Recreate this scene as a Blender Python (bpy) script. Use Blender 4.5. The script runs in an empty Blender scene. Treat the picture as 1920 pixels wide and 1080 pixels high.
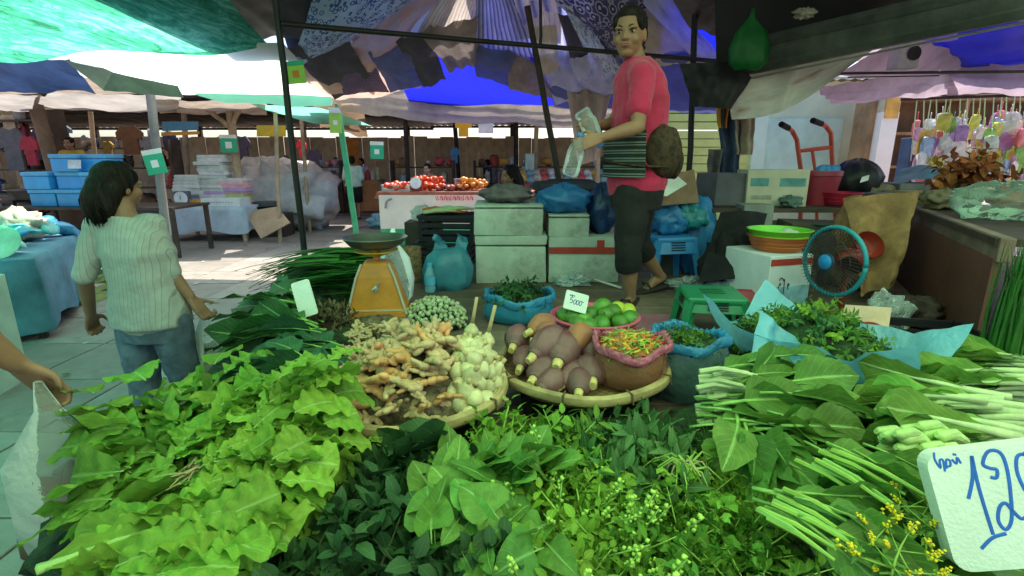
import bpy, bmesh, math, random
from mathutils import Vector, Matrix, Euler, noise

# ------------------------------------------------------------------ camera, sky, sun, exposure
SC = bpy.context.scene
COL = SC.collection
R = math.radians
CAM_H, PITCH, FPX = 1.5, R(14.0), 960.0

cam_d = bpy.data.cameras.new('camera')
cam_d.sensor_width = 36.0
cam_d.lens = 18.0
cam_d.clip_start = 0.02
cam_d.clip_end = 3000
cam = bpy.data.objects.new('camera', cam_d)
COL.objects.link(cam)
cam.location = (0, 0, CAM_H)
cam.rotation_euler = (R(90) - PITCH, 0, 0)
SC.camera = cam

SUN_EL, SUN_AZ = R(64), R(24)          # azimuth measured from +Y towards +X
world = bpy.data.worlds.new('World')
SC.world = world
world.use_nodes = True
wn = world.node_tree
wn.nodes.clear()
w_out = wn.nodes.new('ShaderNodeOutputWorld')
w_bg = wn.nodes.new('ShaderNodeBackground')
w_sky = wn.nodes.new('ShaderNodeTexSky')
w_sky.sky_type = 'NISHITA'
w_sky.sun_disc = False
w_sky.sun_elevation = SUN_EL
w_sky.sun_rotation = SUN_AZ
w_sky.air_density = 1.0
w_sky.dust_density = 2.5
w_bg.inputs['Strength'].default_value = 0.15
wn.links.new(w_sky.outputs[0], w_bg.inputs['Color'])
wn.links.new(w_bg.outputs[0], w_out.inputs['Surface'])

sun_d = bpy.data.lights.new('sun', 'SUN')
sun_d.energy = 4.6
sun_d.angle = R(0.5)
sun_d.color = (1.0, 0.93, 0.80)
sun = bpy.data.objects.new('sun', sun_d)
COL.objects.link(sun)
sdir = Vector((math.sin(SUN_AZ) * math.cos(SUN_EL), math.cos(SUN_AZ) * math.cos(SUN_EL), math.sin(SUN_EL)))
sun.rotation_euler = (-sdir).to_track_quat('-Z', 'Y').to_euler()

SC.view_settings.view_transform = 'Standard'
SC.view_settings.look = 'None'
SC.view_settings.gamma = 1.0
SC.view_settings.exposure = 1.12
SC.render.engine = 'CYCLES'
SC.cycles.use_denoising = True
SC.cycles.max_bounces = 8
SC.cycles.diffuse_bounces = 5
SC.cycles.transparent_max_bounces = 12
SC.cycles.sample_clamp_indirect = 6.0
SC.cycles.caustics_reflective = False
SC.cycles.caustics_refractive = False

# ------------------------------------------------------------------ measuring helpers (pixel of the photograph -> place)
_fw = Vector((0, math.cos(PITCH), -math.sin(PITCH)))
_up = Vector((0, math.sin(PITCH), math.cos(PITCH)))
CP = Vector((0, 0, CAM_H))
def ray(u, v):
    return Vector(((u - 960) / FPX, 0, 0)) + _fw + _up * ((540 - v) / FPX)
def at(u, v, Y):
    d = ray(u, v)
    return CP + d * (Y / d.y)
def atz(u, v, z):
    d = ray(u, v)
    return CP + d * ((z - CAM_H) / d.z)
def onplane(u, v, p, n):
    d = ray(u, v)
    return CP + d * ((p - CP).dot(n) / d.dot(n))

rng = random.Random(7)
def U(a, b):
    return rng.uniform(a, b)

# ------------------------------------------------------------------ materials
def _nt(name):
    m = bpy.data.materials.new(name)
    m.use_nodes = True
    nt = m.node_tree
    nt.nodes.clear()
    out = nt.nodes.new('ShaderNodeOutputMaterial')
    return m, nt, out
def _n(nt, t, **kw):
    n = nt.nodes.new(t)
    for k, v in kw.items():
        if k in n.inputs:
            n.inputs[k].default_value = v
        else:
            setattr(n, k, v)
    return n
def _ramp(nt, stops, interp='LINEAR'):
    r = nt.nodes.new('ShaderNodeValToRGB')
    r.color_ramp.interpolation = interp
    e = r.color_ramp.elements
    while len(e) < len(stops):
        e.new(0.5)
    for el, (p, c) in zip(e, stops):
        el.position = p
        el.color = (*c, 1)
    return r
def c4(c):
    return (c[0], c[1], c[2], 1)

def finish(nt, out, colsock, rough, metal, tl, spec, bump, bscale, coord, alpha=1.0, sheen=0.0, tcol=None):
    p = _n(nt, 'ShaderNodeBsdfPrincipled', Roughness=rough, Metallic=metal)
    p.inputs['Specular IOR Level'].default_value = spec
    if sheen:
        p.inputs['Sheen Weight'].default_value = sheen
    nt.links.new(colsock, p.inputs['Base Color'])
    if bump:
        nb = _n(nt, 'ShaderNodeTexNoise', Scale=bscale, Detail=5.0, Roughness=0.6)
        nt.links.new(coord, nb.inputs['Vector'])
        b = _n(nt, 'ShaderNodeBump', Strength=bump, Distance=0.02)
        nt.links.new(nb.outputs[0], b.inputs['Height'])
        nt.links.new(b.outputs[0], p.inputs['Normal'])
    sh = p.outputs[0]
    if tl > 0:
        t = nt.nodes.new('ShaderNodeBsdfTranslucent')
        if tcol:
            t.inputs['Color'].default_value = c4(tcol)
        else:
            nt.links.new(colsock, t.inputs['Color'])
        mx = _n(nt, 'ShaderNodeMixShader')
        mx.inputs[0].default_value = tl
        nt.links.new(sh, mx.inputs[1])
        nt.links.new(t.outputs[0], mx.inputs[2])
        sh = mx.outputs[0]
    if alpha < 1:
        t = nt.nodes.new('ShaderNodeBsdfTransparent')
        mx = _n(nt, 'ShaderNodeMixShader')
        mx.inputs[0].default_value = alpha
        nt.links.new(t.outputs[0], mx.inputs[1])
        nt.links.new(sh, mx.inputs[2])
        sh = mx.outputs[0]
    nt.links.new(sh, out.inputs['Surface'])

MATS = {}
def M(name, col, rough=0.6, var=0.14, vs=5.0, metal=0.0, tl=0.0, bump=0.0, bscale=40.0, spec=0.35, rnd=0.0,
      alpha=1.0, col2=None, dirt=0.0, sheen=0.0, tcol=None, gen=False):
    if name in MATS:
        return MATS[name]
    m, nt, out = _nt(name)
    tc = nt.nodes.new('ShaderNodeTexCoord')
    co = tc.outputs['Generated' if gen else 'Object']
    nz = _n(nt, 'ShaderNodeTexNoise', Scale=vs, Detail=6.0, Roughness=0.62)
    nt.links.new(co, nz.inputs['Vector'])
    c2 = col2 or tuple(x * (1 - 2.2 * var) for x in col)
    c1 = col if col2 else tuple(min(1, x * (1 + var)) for x in col)
    r = _ramp(nt, [(0.32, c2), (0.66, c1)])
    nt.links.new(nz.outputs[0], r.inputs[0])
    cs = r.outputs[0]
    if dirt:
        nd = _n(nt, 'ShaderNodeTexNoise', Scale=vs * 0.45 + 1.3, Detail=8.0, Roughness=0.7)
        nt.links.new(co, nd.inputs['Vector'])
        rd = _ramp(nt, [(0.5, (0, 0, 0)), (0.72, (dirt, dirt, dirt))])
        nt.links.new(nd.outputs[0], rd.inputs[0])
        mx = _n(nt, 'ShaderNodeMixRGB')
        mx.inputs[2].default_value = (0.09, 0.075, 0.055, 1)
        nt.links.new(rd.outputs[0], mx.inputs[0])
        nt.links.new(cs, mx.inputs[1])
        cs = mx.outputs[0]
    if rnd:
        oi = nt.nodes.new('ShaderNodeObjectInfo')
        mr = _n(nt, 'ShaderNodeMapRange')
        mr.inputs['To Min'].default_value = 1 - rnd
        mr.inputs['To Max'].default_value = 1 + rnd
        nt.links.new(oi.outputs['Random'], mr.inputs['Value'])
        mh = _n(nt, 'ShaderNodeMapRange')
        mh.inputs['To Min'].default_value = 0.5 - rnd * 0.05
        mh.inputs['To Max'].default_value = 0.5 + rnd * 0.05
        ml = _n(nt, 'ShaderNodeMath', operation='FRACT')
        mm = _n(nt, 'ShaderNodeMath', operation='MULTIPLY')
        mm.inputs[1].default_value = 7.31
        nt.links.new(oi.outputs['Random'], mm.inputs[0])
        nt.links.new(mm.outputs[0], ml.inputs[0])
        nt.links.new(ml.outputs[0], mh.inputs['Value'])
        hs = nt.nodes.new('ShaderNodeHueSaturation')
        nt.links.new(mr.outputs[0], hs.inputs['Value'])
        nt.links.new(mh.outputs[0], hs.inputs['Hue'])
        nt.links.new(cs, hs.inputs['Color'])
        cs = hs.outputs[0]
    finish(nt, out, cs, rough, metal, tl, spec, bump, bscale, co, alpha, sheen, tcol)
    MATS[name] = m
    return m

def MLEAF(name, col, rib, rough=0.5, tl=0.3, rnd=0.22, veins=9.0, edge=None):
    """leaf blade: midrib and side veins from the blade's own UV (u across, v along), mottled, each leaf a little different"""
    if name in MATS:
        return MATS[name]
    m, nt, out = _nt(name)
    uv = nt.nodes.new('ShaderNodeUVMap')
    sx = nt.nodes.new('ShaderNodeSeparateXYZ')
    nt.links.new(uv.outputs[0], sx.inputs[0])
    a = _n(nt, 'ShaderNodeMath', operation='ABSOLUTE')
    nt.links.new(sx.outputs[0], a.inputs[0])
    midr = _ramp(nt, [(0.02, (1, 1, 1)), (0.11, (0, 0, 0))])
    nt.links.new(a.outputs[0], midr.inputs[0])
    k1 = _n(nt, 'ShaderNodeMath', operation='MULTIPLY')
    k1.inputs[1].default_value = veins * 6.283
    nt.links.new(sx.outputs[1], k1.inputs[0])
    k2 = _n(nt, 'ShaderNodeMath', operation='MULTIPLY_ADD')
    k2.inputs[1].default_value = -veins * 2.1
    nt.links.new(a.outputs[0], k2.inputs[0])
    nt.links.new(k1.outputs[0], k2.inputs[2])
    sn = _n(nt, 'ShaderNodeMath', operation='SINE')
    nt.links.new(k2.outputs[0], sn.inputs[0])
    vr = _ramp(nt, [(0.86, (0, 0, 0)), (0.99, (0.24, 0.24, 0.24))])
    nt.links.new(sn.outputs[0], vr.inputs[0])
    mxv = _n(nt, 'ShaderNodeMixRGB', blend_type='LIGHTEN')
    mxv.inputs[0].default_value = 1
    nt.links.new(midr.outputs[0], mxv.inputs[1])
    nt.links.new(vr.outputs[0], mxv.inputs[2])
    tc = nt.nodes.new('ShaderNodeTexCoord')
    nz = _n(nt, 'ShaderNodeTexNoise', Scale=4.0, Detail=5.0, Roughness=0.6)
    nt.links.new(tc.outputs['Object'], nz.inputs['Vector'])
    rr = _ramp(nt, [(0.3, tuple(x * 0.66 for x in col)), (0.7, tuple(x * 1.2 for x in col))])
    nt.links.new(nz.outputs[0], rr.inputs[0])
    nb = _n(nt, 'ShaderNodeTexNoise', Scale=7.0, Detail=7.0, Roughness=0.7)
    nt.links.new(tc.outputs['Object'], nb.inputs['Vector'])
    rb = _ramp(nt, [(0.60, (0, 0, 0)), (0.74, (0.55, 0.55, 0.55))])
    nt.links.new(nb.outputs[0], rb.inputs[0])
    mb_ = _n(nt, 'ShaderNodeMixRGB')
    mb_.inputs[2].default_value = (min(1, col[0] * 2.2 + 0.05), col[1] * 1.15, col[2] * 0.9, 1)
    nt.links.new(rb.outputs[0], mb_.inputs[0])
    nt.links.new(rr.outputs[0], mb_.inputs[1])
    mx = _n(nt, 'ShaderNodeMixRGB')
    nt.links.new(mxv.outputs[0], mx.inputs[0])
    nt.links.new(mb_.outputs[0], mx.inputs[1])
    mx.inputs[2].default_value = c4(rib)
    oi = nt.nodes.new('ShaderNodeObjectInfo')
    mr = _n(nt, 'ShaderNodeMapRange')
    mr.inputs['To Min'].default_value = 1 - rnd
    mr.inputs['To Max'].default_value = 1 + rnd
    nt.links.new(oi.outputs['Random'], mr.inputs['Value'])
    fr = _n(nt, 'ShaderNodeMath', operation='MULTIPLY')
    fr.inputs[1].default_value = 11.7
    fc = _n(nt, 'ShaderNodeMath', operation='FRACT')
    nt.links.new(oi.outputs['Random'], fr.inputs[0])
    nt.links.new(fr.outputs[0], fc.inputs[0])
    mh = _n(nt, 'ShaderNodeMapRange')
    mh.inputs['To Min'].default_value = 0.478
    mh.inputs['To Max'].default_value = 0.515
    nt.links.new(fc.outputs[0], mh.inputs['Value'])
    hs = nt.nodes.new('ShaderNodeHueSaturation')
    nt.links.new(mr.outputs[0], hs.inputs['Value'])
    nt.links.new(mh.outputs[0], hs.inputs['Hue'])
    nt.links.new(mx.outputs[0], hs.inputs['Color'])
    p = _n(nt, 'ShaderNodeBsdfPrincipled', Roughness=rough + 0.08)
    p.inputs['Specular IOR Level'].default_value = 0.25
    nt.links.new(hs.outputs[0], p.inputs['Base Color'])
    b = _n(nt, 'ShaderNodeBump', Strength=0.35, Distance=0.01)
    nt.links.new(mxv.outputs[0], b.inputs['Height'])
    nt.links.new(b.outputs[0], p.inputs['Normal'])
    t = nt.nodes.new('ShaderNodeBsdfTranslucent')
    nt.links.new(hs.outputs[0], t.inputs['Color'])
    ms = _n(nt, 'ShaderNodeMixShader')
    ms.inputs[0].default_value = tl
    nt.links.new(p.outputs[0], ms.inputs[1])
    nt.links.new(t.outputs[0], ms.inputs[2])
    nt.links.new(ms.outputs[0], out.inputs['Surface'])
    MATS[name] = m
    return m

def MPAT(name, stops, kind='STRIPE', scale=10.0, axis=0, rough=0.8, tl=0.25, dist=0.0, bump=0.15, interp='CONSTANT', detail=3.0, uv=True, spec=0.2):
    """printed / woven cloth: stripes, checks, florals, out of procedural textures"""
    if name in MATS:
        return MATS[name]
    m, nt, out = _nt(name)
    if uv:
        co = nt.nodes.new('ShaderNodeUVMap').outputs[0]
    else:
        co = nt.nodes.new('ShaderNodeTexCoord').outputs['Object']
    if kind == 'STRIPE':
        t = _n(nt, 'ShaderNodeTexWave', Scale=scale, Distortion=dist, Detail=2.0)
        t.bands_direction = 'XYZ'[axis]
        t.wave_profile = 'SAW'
        fac = t.outputs['Fac']
    elif kind == 'FLORAL':
        t = _n(nt, 'ShaderNodeTexVoronoi', Scale=scale)
        t.feature = 'F1'
        fac = t.outputs['Distance']
    elif kind == 'NOISE':
        t = _n(nt, 'ShaderNodeTexNoise', Scale=scale, Detail=detail, Roughness=0.65)
        fac = t.outputs[0]
    elif kind == 'BRICK':
        t = _n(nt, 'ShaderNodeTexChecker', Scale=scale)
        fac = t.outputs['Fac']
    nt.links.new(co, t.inputs['Vector'])
    r = _ramp(nt, stops, interp)
    nt.links.new(fac, r.inputs[0])
    nz = _n(nt, 'ShaderNodeTexNoise', Scale=3.0, Detail=6.0, Roughness=0.7)
    nt.links.new(co, nz.inputs['Vector'])
    rz = _ramp(nt, [(0.3, (0.62, 0.6, 0.57)), (0.65, (1, 1, 1))])
    nt.links.new(nz.outputs[0], rz.inputs[0])
    mu = _n(nt, 'ShaderNodeMixRGB', blend_type='MULTIPLY')
    mu.inputs[0].default_value = 0.8
    nt.links.new(r.outputs[0], mu.inputs[1])
    nt.links.new(rz.outputs[0], mu.inputs[2])
    finish(nt, out, mu.outputs[0], rough, 0, tl * 0.75, spec, bump, 60, co)
    MATS[name] = m
    return m

def MCLEAR(name, col=(0.85, 0.95, 0.95), body=0.18, rough=0.12):
    """thin clear plastic film: mostly see-through, glossy, a little milky"""
    if name in MATS:
        return MATS[name]
    m, nt, out = _nt(name)
    tr = nt.nodes.new('ShaderNodeBsdfTransparent')
    tr.inputs[0].default_value = c4(tuple(0.6 + 0.4 * x for x in col))
    p = _n(nt, 'ShaderNodeBsdfPrincipled', Roughness=rough)
    p.inputs['Base Color'].default_value = c4(col)
    p.inputs['Specular IOR Level'].default_value = 0.6
    fr = _n(nt, 'ShaderNodeFresnel', IOR=1.45)
    tc = nt.nodes.new('ShaderNodeTexCoord')
    nz = _n(nt, 'ShaderNodeTexNoise', Scale=14.0, Detail=4.0)
    nt.links.new(tc.outputs['Object'], nz.inputs['Vector'])
    b = _n(nt, 'ShaderNodeBump', Strength=0.6, Distance=0.02)
    nt.links.new(nz.outputs[0], b.inputs['Height'])
    nt.links.new(b.outputs[0], p.inputs['Normal'])
    nt.links.new(b.outputs[0], fr.inputs['Normal'])
    ad = _n(nt, 'ShaderNodeMath', operation='ADD')
    ad.inputs[1].default_value = body
    nt.links.new(fr.outputs[0], ad.inputs[0])
    mx = _n(nt, 'ShaderNodeMixShader')
    nt.links.new(ad.outputs[0], mx.inputs[0])
    nt.links.new(tr.outputs[0], mx.inputs[1])
    nt.links.new(p.outputs[0], mx.inputs[2])
    nt.links.new(mx.outputs[0], out.inputs['Surface'])
    MATS[name] = m
    return m

# ------------------------------------------------------------------ mesh helpers
class MB:
    def __init__(s):
        s.v, s.f, s.m, s.uv = [], [], [], []
    def add(s, vs, fs, m=0, uv=None, T=None):
        o = len(s.v)
        for p in vs:
            p = Vector(p)
            s.v.append(T @ p if T is not None else p)
        s.uv.extend(uv if uv else [(0.5, 0.5)] * len(vs))
        for f in fs:
            s.f.append(tuple(i + o for i in f))
            s.m.append(m)
        return s
    def merge(s, o, T=None, mo=0):
        k = len(s.v)
        s.v.extend([T @ p for p in o.v] if T is not None else o.v)
        s.uv.extend(o.uv)
        s.f.extend(tuple(i + k for i in f) for f in o.f)
        s.m.extend(i + mo for i in o.m)
        return s
    def box(s, c, d, m=0, T=None, taper=1.0):
        x, y, z = d[0] / 2, d[1] / 2, d[2] / 2
        t = taper
        vs = [(-x, -y, -z), (x, -y, -z), (x, y, -z), (-x, y, -z), (-x * t, -y * t, z), (x * t, -y * t, z), (x * t, y * t, z), (-x * t, y * t, z)]
        vs = [Vector(p) + Vector(c) for p in vs]
        return s.add(vs, [(3, 2, 1, 0), (4, 5, 6, 7), (0, 1, 5, 4), (1, 2, 6, 5), (2, 3, 7, 6), (3, 0, 4, 7)], m, None, T)
    def cbox(s, c, d, ch=0.01, m=0, T=None, seg=2, jit=0.0):
        bm = bmesh.new()
        bmesh.ops.create_cube(bm, size=1)
        for v in bm.verts:
            v.co = Vector((v.co.x * d[0], v.co.y * d[1], v.co.z * d[2])) + Vector((U(-jit, jit), U(-jit, jit), U(-jit, jit)))
        bmesh.ops.bevel(bm, geom=bm.edges[:], offset=ch, segments=seg, affect='EDGES', profile=0.6)
        bm.verts.index_update()
        vs = [v.co + Vector(c) for v in bm.verts]
        fs = [tuple(v.index for v in f.verts) for f in bm.faces]
        bm.free()
        return s.add(vs, fs, m, None, T)
    def tube(s, pts, r, n=8, m=0, cap=True, T=None, flat=1.0, up=None):
        pts = [Vector(p) for p in pts]
        k = len(pts)
        rs = r if isinstance(r, (list, tuple)) else [r] * k
        vs, fs, uv = [], [], []
        u0 = Vector(up) if up else None
        for i, p in enumerate(pts):
            d = (pts[min(i + 1, k - 1)] - pts[max(i - 1, 0)])
            if d.length < 1e-9:
                d = Vector((0, 0, 1))
            d.normalize()
            ref = u0 if u0 is not None else (Vector((0, 0, 1)) if abs(d.z) < 0.93 else Vector((0, 1, 0)))
            a = d.cross(ref)
            if a.length < 1e-6:
                a = d.orthogonal()
            a.normalize()
            b = a.cross(d).normalized()
            u0 = b if up is None and i >= 0 else u0
            for j in range(n):
                t = 2 * math.pi * j / n
                vs.append(p + a * (rs[i] * math.cos(t)) + b * (rs[i] * flat * math.sin(t)))
                uv.append((j / n, i / max(1, k - 1)))
        for i in range(k - 1):
            for j in range(n):
                q = (j + 1) % n
                fs.append((i * n + j, i * n + q, (i + 1) * n + q, (i + 1) * n + j))
        if cap:
            fs.append(tuple(reversed(range(n))))
            fs.append(tuple((k - 1) * n + j for j in range(n)))
        return s.add(vs, fs, m, uv, T)
    def capsule(s, a, b, ra, rb, n=12, m=0, flat=1.0, T=None):
        a, b = Vector(a), Vector(b)
        d = (b - a)
        L = d.length
        d = d / L if L > 1e-9 else Vector((0, 0, 1))
        pts, rs = [], []
        for t in (-0.98, -0.8, -0.45):
            pts.append(a + d * ra * t); rs.append(ra * math.sqrt(1 - t * t))
        for t in (0, 0.5, 1):
            pts.append(a.lerp(b, t)); rs.append(ra + (rb - ra) * t)
        for t in (0.45, 0.8, 0.98):
            pts.append(b + d * rb * t); rs.append(rb * math.sqrt(1 - t * t))
        return s.tube(pts, rs, n, m, True, T, flat)
    def chain(s, pts, rs, n=12, m=0, flat=1.0):
        for i in range(len(pts) - 1):
            s.capsule(pts[i], pts[i + 1], rs[i], rs[i + 1], n, m, flat)
        return s
    def lathe(s, prof, n=24, m=0, T=None, rip=0.0, ripn=6, c=(0, 0, 0), sx=1.0, sy=1.0, seed=0.0):
        vs, fs, uv = [], [], []
        k = len(prof)
        c = Vector(c)
        for i, (r, z) in enumerate(prof):
            for j in range(n):
                t = 2 * math.pi * j / n
                q = r * (1 + rip * math.sin(ripn * t + seed))
                vs.append(c + Vector((q * math.cos(t) * sx, q * math.sin(t) * sy, z)))
                uv.append((j / n, i / max(1, k - 1)))
        for i in range(k - 1):
            for j in range(n):
                q = (j + 1) % n
                fs.append((i * n + j, i * n + q, (i + 1) * n + q, (i + 1) * n + j))
        if prof[0][0] > 1e-6:
            fs.append(tuple(reversed(range(n))))
        if prof[-1][0] > 1e-6:
            fs.append(tuple((k - 1) * n + j for j in range(n)))
        return s.add(vs, fs, m, uv, T)
    def sph(s, c, r, nu=12, nv=8, m=0, T=None, nz=0.0, ns=8.0):
        if not isinstance(r, (tuple, list, Vector)):
            r = (r, r, r)
        vs, fs, uv = [], [], []
        for i in range(nv + 1):
            p = math.pi * (i / nv) if 0 < i < nv else (0.02 if i == 0 else math.pi - 0.02)
            for j in range(nu):
                t = 2 * math.pi * j / nu
                d = Vector((math.sin(p) * math.cos(t), math.sin(p) * math.sin(t), math.cos(p)))
                k = 1.0
                if nz:
                    k += nz * noise.noise((d + Vector(c) * 3.7) * ns * 0.25)
                vs.append(Vector((d.x * r[0] * k, d.y * r[1] * k, d.z * r[2] * k)) + Vector(c))
                uv.append((j / nu, i / nv))
        for i in range(nv):
            for j in range(nu):
                q = (j + 1) % nu
                fs.append((i * nu + j, (i + 1) * nu + j, (i + 1) * nu + q, i * nu + q))
        fs.append(tuple(range(nu)))
        fs.append(tuple(nv * nu + j for j in reversed(range(nu))))
        return s.add(vs, fs, m, uv, T)
    def sheet(s, c00, c10, c11, c01, nu=16, nv=16, fn=None, m=0, T=None):
        c00, c10, c11, c01 = map(Vector, (c00, c10, c11, c01))
        vs, fs, uv = [], [], []
        for j in range(nv + 1):
            b = j / nv
            for i in range(nu + 1):
                a = i / nu
                p = (c00 * (1 - a) + c10 * a) * (1 - b) + (c01 * (1 - a) + c11 * a) * b
                if fn:
                    p = p + fn(a, b, p)
                vs.append(p)
                uv.append((a, b))
        w = nu + 1
        for j in range(nv):
            for i in range(nu):
                fs.append((j * w + i, j * w + i + 1, (j + 1) * w + i + 1, (j + 1) * w + i))
        return s.add(vs, fs, m, uv, T)
    def prism(s, poly, z0, z1, m=0, T=None):
        n = len(poly)
        vs = [(p[0], p[1], z0) for p in poly] + [(p[0], p[1], z1) for p in poly]
        fs = [tuple(reversed(range(n))), tuple(range(n, 2 * n))]
        fs += [(i, (i + 1) % n, n + (i + 1) % n, n + i) for i in range(n)]
        return s.add(vs, fs, m, None, T)
    def mesh(s, name, mats, smooth=True):
        me = bpy.data.meshes.new(name)
        me.from_pydata([tuple(p) for p in s.v], [], s.f)
        for mt in (mats if isinstance(mats, (list, tuple)) else [mats]):
            me.materials.append(mt)
        me.polygons.foreach_set('material_index', s.m)
        uvl = me.uv_layers.new(name='UVMap')
        li = [0] * len(me.loops)
        me.loops.foreach_get('vertex_index', li)
        flat = []
        for i in li:
            flat.extend(s.uv[i])
        uvl.data.foreach_set('uv', flat)
        if smooth:
            me.polygons.foreach_set('use_smooth', [True] * len(me.polygons))
            if smooth != 'full':
                try:
                    me.set_sharp_from_angle(angle=R(42))
                except Exception:
                    pass
        me.update()
        return me
    def build(s, name, mats, parent=None, smooth=True, loc=None, rot=None, sub=None):
        if sub is not None:
            sub = Vector(sub)
            s.v = [p - sub for p in s.v]
        return link(name, s.mesh(name, mats, smooth), parent, loc, rot)

def link(name, data, parent=None, loc=None, rot=None, mat=None):
    o = bpy.data.objects.new(name, data)
    COL.objects.link(o)
    if parent is not None:
        o.parent = parent
    if loc is not None:
        o.location = loc
    if rot is not None:
        o.rotation_euler = rot
    if mat is not None:
        o.matrix_basis = mat
    return o
def tag(o, label, cat, group=None, kind=None):
    if label:
        o['label'] = label
    if cat:
        o['category'] = cat
    if group:
        o['group'] = group
    if kind:
        o['kind'] = kind
    return o
def thing(name, label, cat, loc=(0, 0, 0), rz=0.0, group=None, rot=None):
    o = bpy.data.objects.new(name, None)
    o.empty_display_size = 0.1
    COL.objects.link(o)
    o.location = loc
    o.rotation_euler = rot if rot else (0, 0, rz)
    return tag(o, label, cat, group)
def struct(o):
    o['kind'] = 'structure'
    return o
REMESH = []
def remesh(o, vox, it=4, fac=0.5, disp=0.0):
    r = o.modifiers.new('r', 'REMESH')
    r.mode = 'VOXEL'
    r.voxel_size = vox
    r.use_smooth_shade = True
    if it:
        sm = o.modifiers.new('s', 'SMOOTH')
        sm.iterations = it
        sm.factor = fac
    if disp:
        tx = bpy.data.textures.get('folds') or bpy.data.textures.new('folds', 'CLOUDS')
        tx.noise_scale = 0.11
        tx.noise_depth = 2
        dm = o.modifiers.new('d', 'DISPLACE')
        dm.texture = tx
        dm.strength = disp
        dm.mid_level = 0.5
    REMESH.append(o)
    return o
def apply_all():
    dg = bpy.context.evaluated_depsgraph_get()
    new = []
    for o in REMESH:
        ev = o.evaluated_get(dg)
        new.append((o, bpy.data.meshes.new_from_object(ev)))
    for o, me in new:
        mats = list(o.data.materials)
        o.modifiers.clear()
        o.data = me
        if not me.materials:
            for mt in mats:
                me.materials.append(mt)
def zone(dx, dy, sx, sy):
    h = 'left' if dx < -sx / 3 else 'right' if dx > sx / 3 else 'middle'
    return ('front ' if dy < -sy / 3 else 'back ' if dy > sy / 3 else 'centre ') + h
def fbm(p, s=1.0, o=3):
    return noise.fractal(Vector(p) * s, 1.0, 2.0, o)

def wrinkle(amp, s, sag=0.0, seed=0.0, folds=0.0, fdir=0, fn=9.0, nrm=Vector((0, 0, 1))):
    sv = Vector((seed * 3.1, seed * 1.7, seed))
    def fn_(a, b, p):
        w = amp * fbm(p + sv, s, 4) - sag * 4 * a * (1 - a) * 4 * b * (1 - b)
        if folds:
            t = a if fdir == 0 else b
            w += folds * math.sin(fn * t * 6.283 + seed + 2.0 * noise.noise(p * 1.3 + sv))
        return nrm * w
    return fn_
def strokes(mb, lines, r, T, m=0, n=6, flat=0.35):
    """hand lettering: each line a polyline in board coordinates"""
    for ln in lines:
        pts = []
        for i in range(len(ln) - 1):
            p0 = Vector(ln[max(i - 1, 0)]); p1 = Vector(ln[i]); p2 = Vector(ln[i + 1]); p3 = Vector(ln[min(i + 2, len(ln) - 1)])
            for t in (0, 0.25, 0.5, 0.75):
                q = 0.5 * ((2 * p1) + (p2 - p0) * t + (2 * p0 - 5 * p1 + 4 * p2 - p3) * t * t + (3 * p1 - p0 - 3 * p2 + p3) * t ** 3)
                pts.append(q)
        pts.append(Vector(ln[-1]))
        mb.tube([(p.x, p.y, 0) for p in pts], r, n, m, True, T, flat, up=(0, 0, 1))
def text_mesh(body, size, mat, name, parent, T, ext=0.0006, align='CENTER'):
    cu = bpy.data.curves.new(name, 'FONT')
    cu.body = body
    cu.size = size
    cu.extrude = ext
    cu.align_x = align
    cu.align_y = 'CENTER'
    cu.materials.append(mat)
    o = bpy.data.objects.new(name, cu)
    COL.objects.link(o)
    o.parent = parent
    o.matrix_basis = T
    TEXTS.append(o)
    return o
TEXTS = []
def apply_texts():
    dg = bpy.context.evaluated_depsgraph_get()
    for o in TEXTS:
        me = bpy.data.meshes.new_from_object(o.evaluated_get(dg))
        n = bpy.data.objects.new(o.name + '_lettering', me)
        nm = o.name
        COL.objects.link(n)
        n.parent = o.parent
        n.matrix_basis = o.matrix_basis.copy()
        bpy.data.objects.remove(o)
        n.name = nm
def frame(origin, x, z):
    """matrix with local x and (approximately) local z given"""
    x = Vector(x).normalized()
    z = Vector(z)
    y = z.cross(x).normalized()
    z = x.cross(y).normalized()
    return Matrix(((x.x, y.x, z.x, origin[0]), (x.y, y.y, z.y, origin[1]), (x.z, y.z, z.z, origin[2]), (0, 0, 0, 1)))

# ================================================================== ground and paving
m_conc = M('concrete', (0.26, 0.215, 0.18), 0.85, 0.18, 1.2, bump=0.25, bscale=30, dirt=0.35)
m_tile = M('paving', (0.29, 0.26, 0.235), 0.6, 0.16, 1.6, bump=0.15, bscale=45, dirt=0.6, rnd=0.16)
g = MB()
g.sheet((-600, -600, -0.03), (600, -600, -0.03), (600, 900, -0.03), (-600, 900, -0.03), 12, 12)
ground = struct(g.build('ground', m_conc))
pav = MB()
pav.box((-2.6, 7.0, -0.018), (11.4, 15.2, 0.02))
pave = struct(pav.build('pavement', M('joint_mortar', (0.13, 0.115, 0.10), 0.9)))
TS = 0.72
tm = MB()
tm.cbox((0, 0, 0), (TS - 0.012, TS - 0.012, 0.03), 0.004, seg=1)
tile_me = tm.mesh('paving_tile', m_tile, smooth=False)
cnt = 0
for iy in range(20):
    for ix in range(15):
        x = -8.1 + ix * TS + (0.0 if iy % 2 else 0.0)
        y = 0.1 + iy * TS
        if cnt >= 298:
            continue
        cnt += 1
        o = link('tile', tile_me, pave, (x + 0.0, y, -0.006 + U(-0.002, 0.002)), (U(-0.004, 0.004), U(-0.004, 0.004), U(-0.004, 0.004)))

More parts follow.
